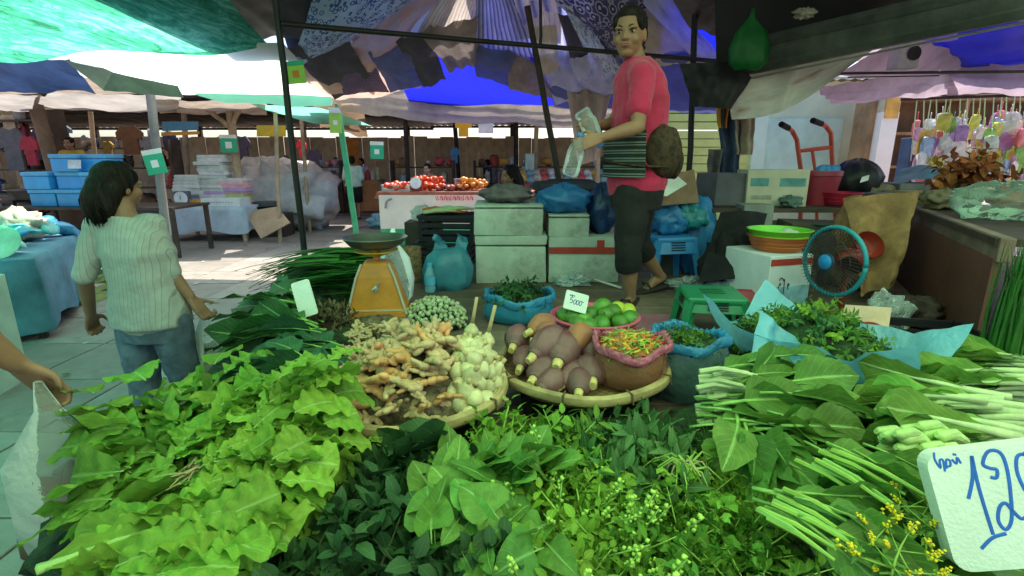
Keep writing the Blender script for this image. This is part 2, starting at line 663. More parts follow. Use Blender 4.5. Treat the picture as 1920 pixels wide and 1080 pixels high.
# ================================================================== vendor platform
m_wood = M('deck_wood', (0.17, 0.13, 0.095), 0.7, 0.25, 3.0, bump=0.3, bscale=25, dirt=0.5, rnd=0.2)
m_dark = M('dark_wood', (0.06, 0.042, 0.032), 0.65, 0.25, 4.0, bump=0.2, bscale=30, rnd=0.1)
DZ = 0.68
plat = thing('vendor_platform', 'raised wooden platform of weathered planks under the vegetables', 'platform', (1.2, 2.8, 0))
pm = MB(); pm.cbox((0, 0, 0), (5.6, 0.19, 0.035), 0.004, seg=1)
plk = pm.mesh('plank', m_wood, smooth=False)
for i in range(22):
    y = 0.72 + i * 0.2
    x0 = -0.92 if y < 1.2 else -1.25
    link('plank', plk, plat, (x0 + 2.8 - 1.2 + U(-0.02, 0.02), y - 2.8, DZ - 0.0175 + U(-0.002, 0.002)))
for x in (-1.0, 0.6, 2.4, 4.0):
    for y in (0.95, 2.8, 4.7):
        lm = MB(); lm.box((x - 1.2, y - 2.8, (DZ - 0.04) / 2), (0.09, 0.09, DZ - 0.04))
        lm.build('leg', m_dark, plat, smooth=False)
am = MB(); am.box((0.2 - 0.5, 0.66 - 2.8, 0.5), (4.2, 0.02, 0.26)); am.build('front_board', m_dark, plat, smooth=False)
am = MB(); am.box((-1.2 - 1.2, 3.0 - 2.8, 0.5), (0.02, 3.4, 0.26)); am.build('side_board', m_dark, plat, smooth=False)

# ================================================================== far wall, its planks, its roof
m_far = M('far_boards', (0.52, 0.39, 0.27), 0.8, 0.18, 2.0, bump=0.2, bscale=20, rnd=0.2)
fw = thing('back_wall', 'long tan plank wall closing off the far end of the market', 'wall', (-4, 20.4, 0))
k = 0
for i in range(74):
    x = -24 + i * 0.5
    h = 2.36 + U(-0.05, 0.05)
    bm_ = MB(); bm_.box((0, 0, h / 2), (0.485 if i % 9 == 4 else 0.503, 0.035 + U(0, 0.02), h))
    bm_.build('plank', m_far, fw, smooth=False, loc=(x + 4, (0.03 if i % 2 else -0.03) + U(-0.01, 0.01), 0))
for x in range(-24, 14, 4):
    bm_ = MB(); bm_.box((0, 0, 1.5), (0.14, 0.14, 3.0)); bm_.build('post', m_dark, fw, smooth=False, loc=(x + 4, 0.16, 0))
m_tin = M('rusty_tin', (0.16, 0.115, 0.085), 0.6, 0.3, 1.5, bump=0.1, dirt=0.4)
def tin_roof(name, label, x0, x1, y0, z0, y1, z1, mat, pitch=0.25, group=None):
    t = thing(name, label, 'roof', ((x0 + x1) / 2, y0, 0), group=group)
    nsh = max(1, int((x1 - x0) / 1.6))
    w = (x1 - x0) / nsh
    for s_ in range(nsh):
        mb = MB()
        a = -(x1 - x0) / 2 + s_ * w
        n = max(6, int(w / pitch) * 4)
        mb.sheet((a, 0, z0), (a + w + 0.04, 0, z0), (a + w + 0.04, y1 - y0, z1), (a, y1 - y0, z1), n, 3,
                 lambda p, q, c: Vector((0, 0, 0.022 * math.sin(c.x / pitch * 6.283) + 0.012 * (s_ % 2))))
        mb.build('roof_sheet', mat, t)
    for q in (0.05, 0.5, 0.95):
        mb = MB(); mb.box((0, (y1 - y0) * q, z0 + (z1 - z0) * q - 0.08), (x1 - x0, 0.08, 0.08)); mb.build('purlin', m_dark, t, smooth=False)
    return t
tin_roof('tin_roof', 'dark rusted corrugated roof over the far plank wall stalls', -25, -3.0, 13.6, 3.2, 20.8, 2.72, m_tin, group='far roofs')
tin_roof('tin_roof', 'rusted corrugated roof over the far stalls behind the vendor', -3.1, 9, 11.2, 3.1, 20.8, 2.80, m_tin, group='far roofs')

# ================================================================== posts and frame
m_steel = M('painted_steel', (0.018, 0.017, 0.016), 0.5, 0.2, 6, metal=0.3, bump=0.05)
m_postwood = M('post_wood', (0.42, 0.31, 0.21), 0.8, 0.2, 4, bump=0.25, bscale=30, dirt=0.3)
m_postgrey = M('post_grey', (0.20, 0.19, 0.19), 0.7, 0.15, 4, bump=0.1, dirt=0.3)
def post(name, label, p0, p1, r, mat, cat='post', group=None, square=False):
    p0, p1 = Vector(p0), Vector(p1)
    mb = MB()
    k = 9
    pts = [p0.lerp(p1, i / k) + Vector((U(-1, 1), U(-1, 1), 0)) * (0.006 if not square else 0) for i in range(k + 1)]
    mb.tube(pts, r, 4 if square else 9)
    o = mb.build(name, mat, sub=p0, loc=p0, smooth=not square)
    return tag(o, label, cat, group)
A = at(572, 465, 3.5); B = at(521, 40, 3.5)
post('tent_pole', 'black steel tent pole rising beside the heap of spring onions', (A.x, A.y, 0), (B.x, 3.5, 2.62), 0.021, m_steel)
P1 = at(526, 45, 3.5); P2 = atz(1312, 112, 2.33)
post('tent_crossbar', 'long dark steel bar running across beneath the patchwork canopy', P1, P1 + (P2 - P1) * 1.12, 0.018, m_steel, 'bar')
m_dkwood = M('brown_pole', (0.035, 0.022, 0.018), 0.7, 0.3, 7, bump=0.2)
L0 = at(1047, 335, 4.5); L1 = at(988, 12, 4.5)
d_ = (L1 - L0); Lb = L0 - d_ * (L0.z - DZ) / d_.z
post('leaning_pole', 'dark brown wooden pole leaning left in front of the blue tarp', Lb, L1, 0.026, m_dkwood)
q = P1.lerp(P2, (955 - 526) / (1312 - 526.0)); q2 = Vector((q.x - 0.02, q.y, 3.02))
post('hanging_rod', 'short thin upright rod standing on the canopy crossbar', q, q2, 0.012, m_steel, 'rod')
q = P1.lerp(P2, 0.035)
post('tent_pole', 'dark upright pole behind the vendor holding the canopy crossbar', (P2.x + 0.02, P2.y + 0.02, DZ), (P2.x - 0.06, P2.y + 0.02, 2.75), 0.026, m_steel)
def standing(u0, v0, u1, v1, Y, r, mat, name, label, group=None, ztop=None):
    a = at(u0, v0, Y); b = at(u1, v1, Y)
    d = b - a
    base = a - d * (a.z / d.z)
    if ztop is not None:
        b = a + d * ((ztop - a.z) / d.z)
    return post(name, label, base, b, r, mat, 'post', group)
standing(308, 400, 283, 190, 7.2, 0.055, m_postgrey, 'market_post', 'thick grey post behind the walking woman, carrying a green placard', ztop=2.75)
standing(461, 440, 428, 185, 10.2, 0.075, m_postwood, 'market_post', 'pale timber post beside the white foam box, with diagonal braces', ztop=2.75)
standing(523, 400, 515, 190, 9.5, 0.035, m_postwood, 'market_post', 'slim pale post in front of the grey covered heap', ztop=2.6)
standing(577, 380, 565, 230, 11.0, 0.04, m_postwood, 'market_post', 'slim pinkish post to the right of the black tent pole', ztop=2.6)
standing(666, 425, 632, 190, 8.6, 0.048, M('green_paint', (0.04, 0.30, 0.15), 0.45, 0.15, 5, bump=0.1), 'market_post', 'bright green painted post in front of the walking shopper', ztop=2.7)
standing(105, 330, 70, 205, 9.4, 0.11, M('post_brown', (0.14, 0.09, 0.06), 0.8, 0.2, 4, bump=0.2), 'market_post', 'thick brown timber post at the far left stalls', ztop=2.6)
standing(350, 300, 345, 225, 15, 0.07, m_postwood, 'market_post', 'pale post in the shade left of the timber brace', ztop=2.8)
standing(765, 330, 760, 225, 13.5, 0.06, m_dkwood, 'market_post', 'dark post behind the tomato stall', ztop=3.0)
standing(860, 330, 852, 225, 17, 0.07, m_dkwood, 'market_post', 'dark post at the right end of the tan boards', ztop=3.0)
standing(1003, 330, 1006, 235, 14, 0.06, m_postwood, 'market_post', 'reddish post behind the crouching woman', ztop=2.9)
standing(1120, 320, 1122, 235, 12, 0.06, m_postwood, 'market_post', 'pale post seen between the leaning pole and the vendor', ztop=2.9)
standing(968, 320, 968, 235, 15, 0.07, m_dkwood, 'market_post', 'dark square post right of the hanging yellow shirt', ztop=3.0)
standing(55, 330, 90, 220, 11, 0.05, m_postwood, 'market_post', 'leaning pale pole at the left stalls', ztop=2.5)
standing(180, 310, 172, 235, 12.5, 0.05, m_postwood, 'market_post', 'pale pole behind the blue cooler stack', ztop=2.6)
# diagonal braces of the timber post
for (u, v, u2, v2, lab) in ((375, 195, 430, 237, 'diagonal timber brace on the left of the pale post'), (455, 192, 436, 232, 'short diagonal brace on the right of the pale post')):
    post('brace', lab, at(u, v, 10.15), at(u2, v2, 10.15), 0.045, m_postwood, 'brace')

# ================================================================== canopies
RP, RN = Vector((0, 4.2, 3.0)), Vector((0, 0.31, 1.0)).normalized()
def roofpt(u, v, off=0.0):
    return onplane(u, v, RP - RN * off, RN)
m_blue = M('blue_tarp', (0.012, 0.018, 0.42), 0.5, 0.08, 2.0, tl=0.42, bump=0.2, bscale=8, tcol=(0.012, 0.02, 0.62))
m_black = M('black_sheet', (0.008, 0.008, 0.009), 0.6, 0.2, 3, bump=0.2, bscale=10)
m_tint_tarp = M('green_tint_tarp', (0.45, 0.62, 0.48), 0.6, 0.1, 2.0, tl=0.65, bump=0.2, bscale=8, tcol=(0.50, 0.88, 0.58))
mb = MB()
mb.sheet((-2.3, 1.2, 2.78), (6.4, 1.2, 2.78), (6.4, 2.5, 2.92), (-2.2, 2.5, 2.92), 40, 20, wrinkle(0.05, 0.9, 0.04, 31))
tag(mb.build('unseen_tint_tarp', m_tint_tarp), 'unseen pale green tarpaulin added over the stall front to tint the light', 'tarpaulin')  # out of view, added so the light on the stall turns green
mb = MB()
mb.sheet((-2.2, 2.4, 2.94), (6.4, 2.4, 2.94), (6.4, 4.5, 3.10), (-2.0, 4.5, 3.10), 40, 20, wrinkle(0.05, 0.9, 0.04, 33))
tag(mb.build('unseen_shading_tarp', M('grey_green_tarp', (0.10, 0.12, 0.10), 0.7, 0.2, 2, tl=0.25)), 'unseen dark grey green tarpaulin added to shade the middle of the stall', 'tarpaulin')  # out of view, added to cut the light on the vendor
def blue_piece(x0, x1, y0, y1, label, dz=0.04):
    mb = MB()
    mb.sheet((x0, y0, 3), (x1, y0, 3), (x1, y1, 3), (x0, y1, 3), 30, 30, lambda a, b, p: Vector((0, 0, (RP.z + dz - 0.31 * (p.y - 4.2)) - p.z + 0.03 * fbm(p, 0.8, 3))))
    tag(mb.build('blue_tarpaulin', m_blue), label, 'tarpaulin', 'blue tarpaulin pieces')
blue_piece(-1.3, 0.75, 5.55, 6.95, 'bright blue tarpaulin showing as a triangle at the back of the canopy')
blue_piece(1.1, 2.7, 4.3, 6.95, 'bright blue tarpaulin piece behind the vendor head', 0.045)
pats = {
 'floralblue': MPAT('cloth_floral_blue', [(0, (0.12, 0.25, 0.75)), (0.16, (0.55, 0.68, 0.9)), (0.30, (0.08, 0.13, 0.42)), (0.5, (0.45, 0.6, 0.85))], 'FLORAL', 22, tl=0.55),
 'lilac': MPAT('cloth_lilac', [(0, (0.62, 0.45, 0.52)), (0.45, (0.50, 0.42, 0.58)), (0.62, (0.65, 0.36, 0.30)), (0.75, (0.55, 0.46, 0.55))], 'NOISE', 2.2, tl=0.5, interp='LINEAR'),
 'charcoal': MPAT('cloth_charcoal', [(0, (0.035, 0.035, 0.05)), (0.6, (0.055, 0.055, 0.075))], 'NOISE', 4, tl=0.2, interp='LINEAR'),
 'cream': MPAT('cloth_cream', [(0, (0.55, 0.47, 0.40)), (0.5, (0.66, 0.57, 0.5)), (0.8, (0.42, 0.35, 0.38))], 'STRIPE', 5, 0, tl=0.5, dist=1.0, interp='LINEAR'),
 'creamstripe': MPAT('cloth_cream_stripe', [(0, (0.60, 0.52, 0.46)), (0.72, (0.30, 0.24, 0.26)), (0.82, (0.6, 0.52, 0.48))], 'STRIPE', 3.2, 0, tl=0.5, dist=0.8),
 'bluestripe': MPAT('cloth_blue_stripe', [(0, (0.22, 0.26, 0.72)), (0.55, (0.55, 0.54, 0.80)), (0.8, (0.12, 0.15, 0.5))], 'STRIPE', 3.5, 0, tl=0.5, dist=0.5, interp='LINEAR'),
 'slate': MPAT('cloth_slate', [(0, (0.07, 0.09, 0.24)), (0.7, (0.11, 0.14, 0.33))], 'STRIPE', 24, 1, tl=0.35, interp='LINEAR'),
 'greybrown': MPAT('cloth_greybrown', [(0, (0.16, 0.13, 0.12)), (0.6, (0.25, 0.21, 0.2))], 'NOISE', 3, tl=0.3, interp='LINEAR'),
 'navyprint': MPAT('cloth_navy_print', [(0, (0.6, 0.58, 0.66)), (0.22, (0.05, 0.06, 0.16)), (0.45, (0.42, 0.42, 0.58)), (0.6, (0.09, 0.09, 0.2))], 'FLORAL', 12, tl=0.45),
 'lightblue': MPAT('cloth_lightblue', [(0, (0.34, 0.42, 0.85)), (0.5, (0.55, 0.58, 0.86)), (0.75, (0.2, 0.27, 0.72))], 'NOISE', 2.5, tl=0.5, interp='LINEAR'),
 'blueflower': MPAT('cloth_blueflower', [(0, (0.8, 0.84, 0.9)), (0.2, (0.1, 0.25, 0.6)), (0.42, (0.65, 0.75, 0.9))], 'FLORAL', 14, tl=0.5),
 'beige': MPAT('cloth_beige', [(0, (0.5, 0.45, 0.34)), (0.6, (0.63, 0.58, 0.46))], 'NOISE', 4, tl=0.5, interp='LINEAR'),
 'peach': MPAT('cloth_peach', [(0, (0.62, 0.42, 0.34)), (0.6, (0.72, 0.52, 0.44))], 'NOISE', 2.0, tl=0.55, interp='LINEAR'),
 'purplestripe': MPAT('cloth_purple_stripe', [(0, (0.03, 0.025, 0.05)), (0.5, (0.22, 0.16, 0.3))], 'STRIPE', 8, 1, tl=0.3),
}
def patch(poly, key, label, off=0.06, amp=0.025, folds=0.012, fn=2.5, fdir=0, sag=0.03, mat=None, nu=36, nv=36, seed=1.0, name='canopy_cloth', group='cloths pieced together under the canopy', grow=1.2):
    P = [roofpt(u, v, off) for u, v in poly]
    c0 = sum(P, Vector()) / 4
    P = [c0 + (p - c0) * grow for p in P]
    folds *= 0.5
    fn *= 0.55
    amp *= 1.7
    mb = MB()
    mb.sheet(P[0], P[1], P[2], P[3], nu, nv, wrinkle(amp, 2.2, sag, seed, folds, fdir, fn, RN))
    c = sum(P, Vector()) / 4
    o = mb.build(name, mat or pats[key], sub=c, loc=c, smooth='full')
    return tag(o, label, 'cloth', group)
# large sheets directly under the tarpaulin, then the patchwork, left to right
patch([(480, -90), (900, -90), (800, 108), (560, 150)], 'slate', 'large slate blue sheet behind the left patchwork', 0.0, seed=40, grow=1.0, folds=0)
patch([(860, -90), (1130, -90), (1180, 150), (900, 112)], 'bluestripe', 'large pale blue sheet behind the middle patchwork', 0.035, seed=41, grow=1.0, folds=0)
patch([(1100, -90), (1260, -90), (1235, 100), (1120, 190)], 'charcoal', 'large charcoal sheet behind the vendor head', 0.03, seed=42, grow=1.0, folds=0)
patch([(545, 130), (760, 100), (790, 165), (630, 190)], 'peach', 'long peach sheet along the low left edge of the canopy', 0.035, seed=43, grow=1.0, folds=0)
patch([(1010, 120), (1180, 120), (1170, 205), (1040, 200)], 'slate', 'slate sheet low behind the leaning pole', 0.035, seed=44, grow=1.0, folds=0)
patch([(520, -40), (640, -40), (650, 62), (535, 60)], 'charcoal', 'black cloth at the upper left corner of the canopy', 0.05, seed=1)
patch([(610, -30), (800, -30), (690, 55), (560, 118)], 'floralblue', 'blue and white floral sheet sagging at the left of the canopy', 0.09, sag=0.10, seed=2)
patch([(548, 95), (640, 72), (690, 150), (628, 178)], 'charcoal', 'dark cloth hanging below the floral sheet near the black pole', 0.07, seed=3, folds=0.03)
patch([(775, -25), (840, -25), (700, 125), (668, 80)], 'lilac', 'pinkish lilac cloth with orange stain left of the cream folds', 0.07, seed=4, folds=0.025, fn=3)
patch([(665, 78), (715, 110), (700, 168), (672, 150)], 'peach', 'peach coloured cloth in the low left part of the canopy', 0.05, seed=5)
patch([(700, 100), (765, 78), (800, 150), (735, 165)], 'slate', 'slate blue square cloth below the lilac one', 0.08, seed=6)
patch([(748, 78), (800, 72), (830, 140), (795, 155)], 'charcoal', 'small black cloth beside the slate blue square', 0.10, seed=7, folds=0.02)
patch([(640, 140), (700, 135), (722, 168), (650, 175)], 'purplestripe', 'dark cloth with purple stripes at the low left canopy edge', 0.09, seed=8)
patch([(842, -20), (905, -20), (890, 60), (785, 72)], 'cream', 'cream cloth gathered in folds at the top of the canopy', 0.06, folds=0.03, fn=4, seed=9)
patch([(800, 62), (900, 40), (895, 118), (845, 128)], 'greybrown', 'grey brown cloth hanging in vertical folds at mid canopy', 0.10, folds=0.04, fn=5, seed=10)
patch([(902, -20), (950, -20), (990, 95), (895, 100)], 'bluestripe', 'blue and lilac striped cloth left of the leaning pole', 0.07, folds=0.02, seed=11)
patch([(948, -20), (1045, -20), (1045, 70), (975, 62)], 'creamstripe', 'cream cloth with thin dark stripes above the leaning pole', 0.05, seed=12)
patch([(890, 95), (960, 100), (990, 165), (900, 142)], 'slate', 'slate blue ribbed cloth over the deep blue tarp', 0.09, seed=13)
patch([(955, 100), (1005, 125), (1030, 180), (960, 165)], 'greybrown', 'brown ribbed cloth left of the leaning pole', 0.10, seed=14)
patch([(1000, 60), (1040, 55), (1045, 130), (1010, 135)], 'beige', 'beige strip of cloth beside the leaning pole', 0.06, seed=15)
patch([(1052, 35), (1085, 45), (1105, 120), (1075, 120)], 'charcoal', 'black diagonal cloth between beige strip and printed sheet', 0.09, seed=16)
patch([(1030, -25), (1200, -25), (1180, 105), (1130, 85)], 'navyprint', 'navy and white printed sheet above the vendor head', 0.08, seed=17, sag=0.06)
patch([(1062, 20), (1085, 20), (1160, 128), (1130, 140)], 'blueflower', 'pale blue flowered border strip left of the vendor face', 0.11, seed=18)
patch([(1010, 110), (1070, 100), (1120, 170), (1045, 190)], 'lightblue', 'light blue cloth low over the aisle left of the vendor', 0.07, seed=19, folds=0.02)
patch([(1075, 118), (1140, 105), (1160, 170), (1100, 180)], 'lightblue', 'pale blue and grey cloth hanging at the vendor shoulder', 0.12, seed=20, folds=0.03)
patch([(1190, 20), (1230, 30), (1330, 112), (1205, 112)], 'beige', 'beige cloth behind the vendor head', 0.05, seed=21)
patch([(1180, -30), (1245, -20), (1350, 112), (1312, 118)], 'lightblue', 'light blue strip running diagonally behind the vendor head', 0.08, seed=22)
patch([(1235, 108), (1330, 108), (1335, 205), (1250, 205)], 'slate', 'slate grey cloth hanging just behind the vendor back', 0.05, seed=45)
# dark end of the stall roof on the right
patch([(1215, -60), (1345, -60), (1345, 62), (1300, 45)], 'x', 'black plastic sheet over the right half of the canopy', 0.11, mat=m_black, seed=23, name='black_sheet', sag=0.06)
def quad(name, label, cat, pts, mat, nu=24, nv=18, fn=None, group=None):
    mb = MB()
    mb.sheet(*pts, nu, nv, fn)
    c = sum((Vector(p) for p in pts), Vector()) / 4
    return tag(mb.build(name, mat, sub=c, loc=c, smooth='full'), label, cat, group)
quad('black_sheet', 'large black sheet across the right corner under the roof', 'sheet',
     [at(1335, -80, 4.3), at(1800, -80, 3.5), at(1690, 50, 4.1), at(1345, 190, 4.5)], m_black, fn=wrinkle(0.05, 1.5, 0.05, 3))  # plain black sheet spanning the right roof corner
quad('black_cloth', 'black cloth bundle hung from the pole behind the vendor', 'cloth',
     [at(1275, 120, 4.2), at(1440, 110, 4.1), at(1370, 205, 4.1), at(1300, 200, 4.2)], m_black, fn=wrinkle(0.07, 2.5, 0.0, 4, 0.012, 0, 3, Vector((0, -1, 0))))
# roll of beige tarp along the far edge of the canopy
m_beige = M('beige_tarp', (0.50, 0.41, 0.33), 0.75, 0.18, 2.5, tl=0.35, bump=0.2, bscale=10, dirt=0.25)
quad('tarp_valance', 'beige tarpaulin edge sagging along the back of the canopy', 'tarpaulin',
     [at(596, 150, 6.7), at(1165, 205, 7.3), at(1150, 240, 7.3), at(640, 212, 6.6)], m_beige, 40, 12, wrinkle(0.05, 1.8, 0.04, 5, 0.025, 1, 3, Vector((0, -0.4, 1))))
quad('tarp_valance', 'beige tarpaulin hanging limp beside the leaning pole', 'tarpaulin',
     [at(1060, 150, 6.2), at(1150, 150, 6.2), at(1120, 300, 6.5), at(1085, 310, 6.5)], m_beige, 20, 24, wrinkle(0.06, 2.5, 0.0, 6, 0.05, 0, 3, Vector((0, -1, 0))))

# green shade net over the aisle
def MNET():
    m, nt, out = _nt('green_net')
    tc = nt.nodes.new('ShaderNodeTexCoord')
    mp = _n(nt, 'ShaderNodeMapping')
    mp.inputs['Scale'].default_value = (1.0, 0.35, 1.0)
    mp.inputs['Rotation'].default_value = (0, 0, R(-38))
    nt.links.new(tc.outputs['Object'], mp.inputs['Vector'])
    nz = _n(nt, 'ShaderNodeTexNoise', Scale=8.0, Detail=12.0, Roughness=0.8, Distortion=1.2)
    nt.links.new(mp.outputs[0], nz.inputs['Vector'])
    n2 = _n(nt, 'ShaderNodeTexNoise', Scale=0.7, Detail=4.0)
    nt.links.new(tc.outputs['Object'], n2.inputs['Vector'])
    ad = _n(nt, 'ShaderNodeMath', operation='MULTIPLY_ADD')
    ad.inputs[1].default_value = 0.55
    nt.links.new(n2.outputs[0], ad.inputs[0])
    nt.links.new(nz.outputs[0], ad.inputs[2])
    r = _ramp(nt, [(0.60, (0.02, 0.11, 0.05)), (0.77, (0.06, 0.42, 0.25)), (0.93, (0.26, 0.80, 0.56))])
    nt.links.new(ad.outputs[0], r.inputs[0])
    finish(nt, out, r.outputs[0], 0.7, 0, 0.82, 0.2, 0.3, 12, tc.outputs['Object'])
    return m
m_net = MNET()
def net_fn(a, b, p):
    return Vector((0, 0, 0.05 * fbm(p + Vector((3, 1, 0)), 0.5, 3) - 0.06 * math.sin(a * 9.4) ** 2 + 0.025 * math.sin(p.x * 3.1 + p.y * 1.3)))
quad('shade_net', 'bright green shade net stretched over the aisle at upper left', 'net',
     [(-8.5, -3.0, 2.75), (-0.2, -3.0, 2.80), at(505, 84, 5.2), at(-420, 116, 5.6)], m_net, 70, 70, net_fn)
m_fill_net = M('green_fill_net', (0.45, 0.62, 0.47), 0.7, 0.15, 3, tl=0.8, tcol=(0.60, 0.86, 0.46), bump=0.2)
quad('shade_net', 'unseen paler green net added to light the front of the stall', 'net',
     [(-1.7, -2.6, 2.95), (4.6, -2.6, 2.95), (4.6, 1.35, 2.86), (-1.7, 1.35, 2.86)], m_fill_net, 30, 24, net_fn)  # added out of view overhead as a green fill light for the produce
m_white = M('white_awning', (0.75, 0.85, 0.80), 0.6, 0.05, 2, tl=0.65, tcol=(0.8, 0.95, 0.88), bump=0.1)
m_mint = M('mint_awning', (0.20, 0.55, 0.40), 0.6, 0.1, 2, tl=0.55, tcol=(0.25, 0.8, 0.55), bump=0.1)
quad('white_awning', 'glaring white awning sheet lit through by the sun, beside the green net', 'awning',
     [at(130, 100, 5.4), at(530, 78, 5.0), at(625, 182, 7.4), at(300, 175, 7.6)], m_white, 36, 24, wrinkle(0.03, 1.2, 0.06, 7))
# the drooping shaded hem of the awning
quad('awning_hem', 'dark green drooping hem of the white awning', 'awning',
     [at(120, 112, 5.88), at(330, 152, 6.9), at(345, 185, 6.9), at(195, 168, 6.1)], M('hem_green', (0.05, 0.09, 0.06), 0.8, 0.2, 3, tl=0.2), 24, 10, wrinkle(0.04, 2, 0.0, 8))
quad('awning_hem', 'bright mint hem along the right edge of the white awning', 'awning',
     [at(330, 168, 7.5), at(628, 176, 7.35), at(622, 200, 7.35), at(420, 194, 7.4)], m_mint, 24, 8, wrinkle(0.03, 2, 0.02, 9))
quad('mint_awning', 'mint green awning flap sloping down to the right behind the black pole', 'awning',
     [at(470, 197, 9.0), at(600, 200, 9.0), at(700, 236, 10.5), at(590, 232, 10.5)], m_mint, 24, 10, wrinkle(0.03, 2, 0.02, 10))
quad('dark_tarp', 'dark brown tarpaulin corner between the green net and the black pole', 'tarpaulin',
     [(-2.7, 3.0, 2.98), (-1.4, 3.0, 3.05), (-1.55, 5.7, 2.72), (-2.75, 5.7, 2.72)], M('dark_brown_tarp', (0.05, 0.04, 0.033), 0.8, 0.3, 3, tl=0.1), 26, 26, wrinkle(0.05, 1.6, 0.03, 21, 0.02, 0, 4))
quad('market_tarp', 'hidden beige tarpaulin added above the aisle to shade the floor', 'tarpaulin',
     [(-12, 10.0, 2.95), (-3.3, 10.0, 2.95), (-3.3, 12.6, 3.0), (-12, 12.6, 3.0)], m_beige, 26, 12, wrinkle(0.06, 1.0, 0.05, 22))  # added behind the nearer tarps, keeps sun off the aisle floor
# dark blue tarp at far left behind the net
quad('navy_tarp', 'dark navy tarpaulin hanging behind the green net at the left edge', 'tarpaulin',
     [at(-60, 105, 6.8), at(130, 110, 6.4), at(180, 175, 7.2), at(-60, 172, 7.6)], M('navy_tarp', (0.025, 0.05, 0.13), 0.6, 0.25, 2, tl=0.3, bump=0.2, bscale=8), 24, 14, wrinkle(0.05, 2, 0.03, 11))
# grey-beige market tarps in the middle distance
m_gtarp = M('grey_tarp', (0.50, 0.46, 0.42), 0.7, 0.15, 1.5, tl=0.4, bump=0.2, bscale=6, dirt=0.2)
quad('market_tarp', 'pale grey tarpaulin roof over the left stalls', 'tarpaulin',
     [at(90, 172, 7.8), at(340, 184, 8.3), at(330, 212, 10.5), at(60, 205, 10.5)], m_gtarp, 30, 14, wrinkle(0.06, 1.5, 0.05, 12))
quad('market_tarp', 'white tarpaulin roof corner at the far left edge', 'tarpaulin',
     [at(-80, 172, 7.6), at(70, 176, 7.6), at(60, 210, 9.6), at(-80, 205, 9.6)], m_gtarp, 20, 14, wrinkle(0.06, 1.5, 0.03, 13))
quad('market_tarp', 'beige tarpaulin roof above the braced timber post', 'tarpaulin',
     [at(290, 184, 8.6), at(500, 190, 8.8), at(500, 214, 11.5), at(300, 212, 11.5)], m_beige, 30, 14, wrinkle(0.06, 1.5, 0.05, 14))
quad('market_tarp', 'sagging brown tarpaulin with bright slits behind the green post', 'tarpaulin',
     [at(585, 190, 9.5), at(680, 196, 9.5), at(690, 258, 13.0), at(600, 236, 13.0)], M('brown_tarp', (0.33, 0.22, 0.15), 0.8, 0.2, 2, tl=0.3), 24, 18, wrinkle(0.08, 1.5, 0.05, 15, 0.04, 1, 4))
# ---------------- right hand side: gutter, banner, tarps
m_gut = M('gutter_metal', (0.085, 0.095, 0.085), 0.5, 0.25, 4, metal=0.4, bump=0.1, dirt=0.3)
gut = thing('roof_gutter', 'dark ribbed metal gutter beam running out over the right of the stall', 'gutter', at(1655, 75, 3.55))
for kk, (dv, ht) in enumerate(((-26, 0.05), (0, 0.07), (24, 0.05), (44, 0.03))):
    mb = MB()
    a, b = at(1385, 112 + dv * 0.9, 4.25), at(1960, -14 + dv * 1.1, 2.85)
    mb.tube([a.lerp(b, i / 8) for i in range(9)], 0.045 if kk < 3 else 0.012, 6, flat=ht / 0.05)
    mb.build('rib', m_gut if kk < 3 else M('gutter_edge', (0.34, 0.34, 0.32), 0.4, metal=0.5), gut, sub=gut.location)
mb = MB()
mb.sheet(at(1385, 88, 4.28), at(1960, -44, 2.88), at(1960, 22, 2.88), at(1385, 140, 4.28), 2, 2)
mb.build('backing', M('gutter_dark', (0.03, 0.034, 0.03), 0.6, 0.2, 4), gut, sub=gut.location)
m_banner = MPAT('grey_banner', [(0.0, (0.48, 0.46, 0.43)), (0.52, (0.58, 0.56, 0.52)), (0.66, (0.36, 0.22, 0.2)), (0.72, (0.5, 0.48, 0.46))], 'NOISE', 1.8, tl=0.2, interp='LINEAR', bump=0.1)
def ban_fn(a, b, p):
    return Vector((0, -1, 0)) * (0.05 * fbm(p, 2.0, 3) + 0.05 * math.exp(-((a - 0.45) / 0.05) ** 2)) + Vector((0, 0, -0.10 * math.sin(a * 3.14) * b))
quad('cloth_banner', 'grey white banner sheet sagging below the gutter on the right', 'banner',
     [at(1362, 150, 4.2), at(1675, 68, 3.9), at(1590, 130, 3.9), at(1372, 224, 4.2)], m_banner, 30, 16, ban_fn)
quad('blue_tarpaulin', 'vivid blue tarpaulin roof at the upper right over the bright shop', 'tarpaulin',
     [at(1690, 60, 5.6), at(1990, -40, 4.6), at(1990, 128, 6.3), at(1780, 132, 6.4)], m_blue, 30, 20, wrinkle(0.05, 1.5, 0.05, 17, 0.015, 1, 4))
m_lil = M('lilac_tarp', (0.45, 0.36, 0.44), 0.7, 0.2, 1.5, tl=0.45, bump=0.2, bscale=8, dirt=0.25)
quad('lilac_tarp', 'faded lilac tarpaulin drooping over the bright shop on the right', 'tarpaulin',
     [at(1530, 165, 5.6), at(1780, 130, 6.2), at(1800, 168, 6.6), at(1560, 195, 6.2)], m_lil, 30, 16, wrinkle(0.06, 1.8, 0.04, 18, 0.03, 1, 3))
quad('lilac_tarp', 'pinkish beige tarpaulin hem along the top right shop front', 'tarpaulin',
     [at(1760, 128, 6.2), at(1990, 120, 5.8), at(1990, 172, 6.2), at(1780, 180, 6.6)], m_lil, 26, 12, wrinkle(0.06, 1.8, 0.04, 19, 0.03, 1, 3))
quad('lilac_tarp', 'lilac tarpaulin triangle beside the small wall speaker', 'tarpaulin',
     [at(1690, 70, 5.5), at(1745, 75, 5.6), at(1840, 132, 6.3), at(1560, 150, 5.6)], m_lil, 20, 12, wrinkle(0.05, 1.8, 0.04, 20))
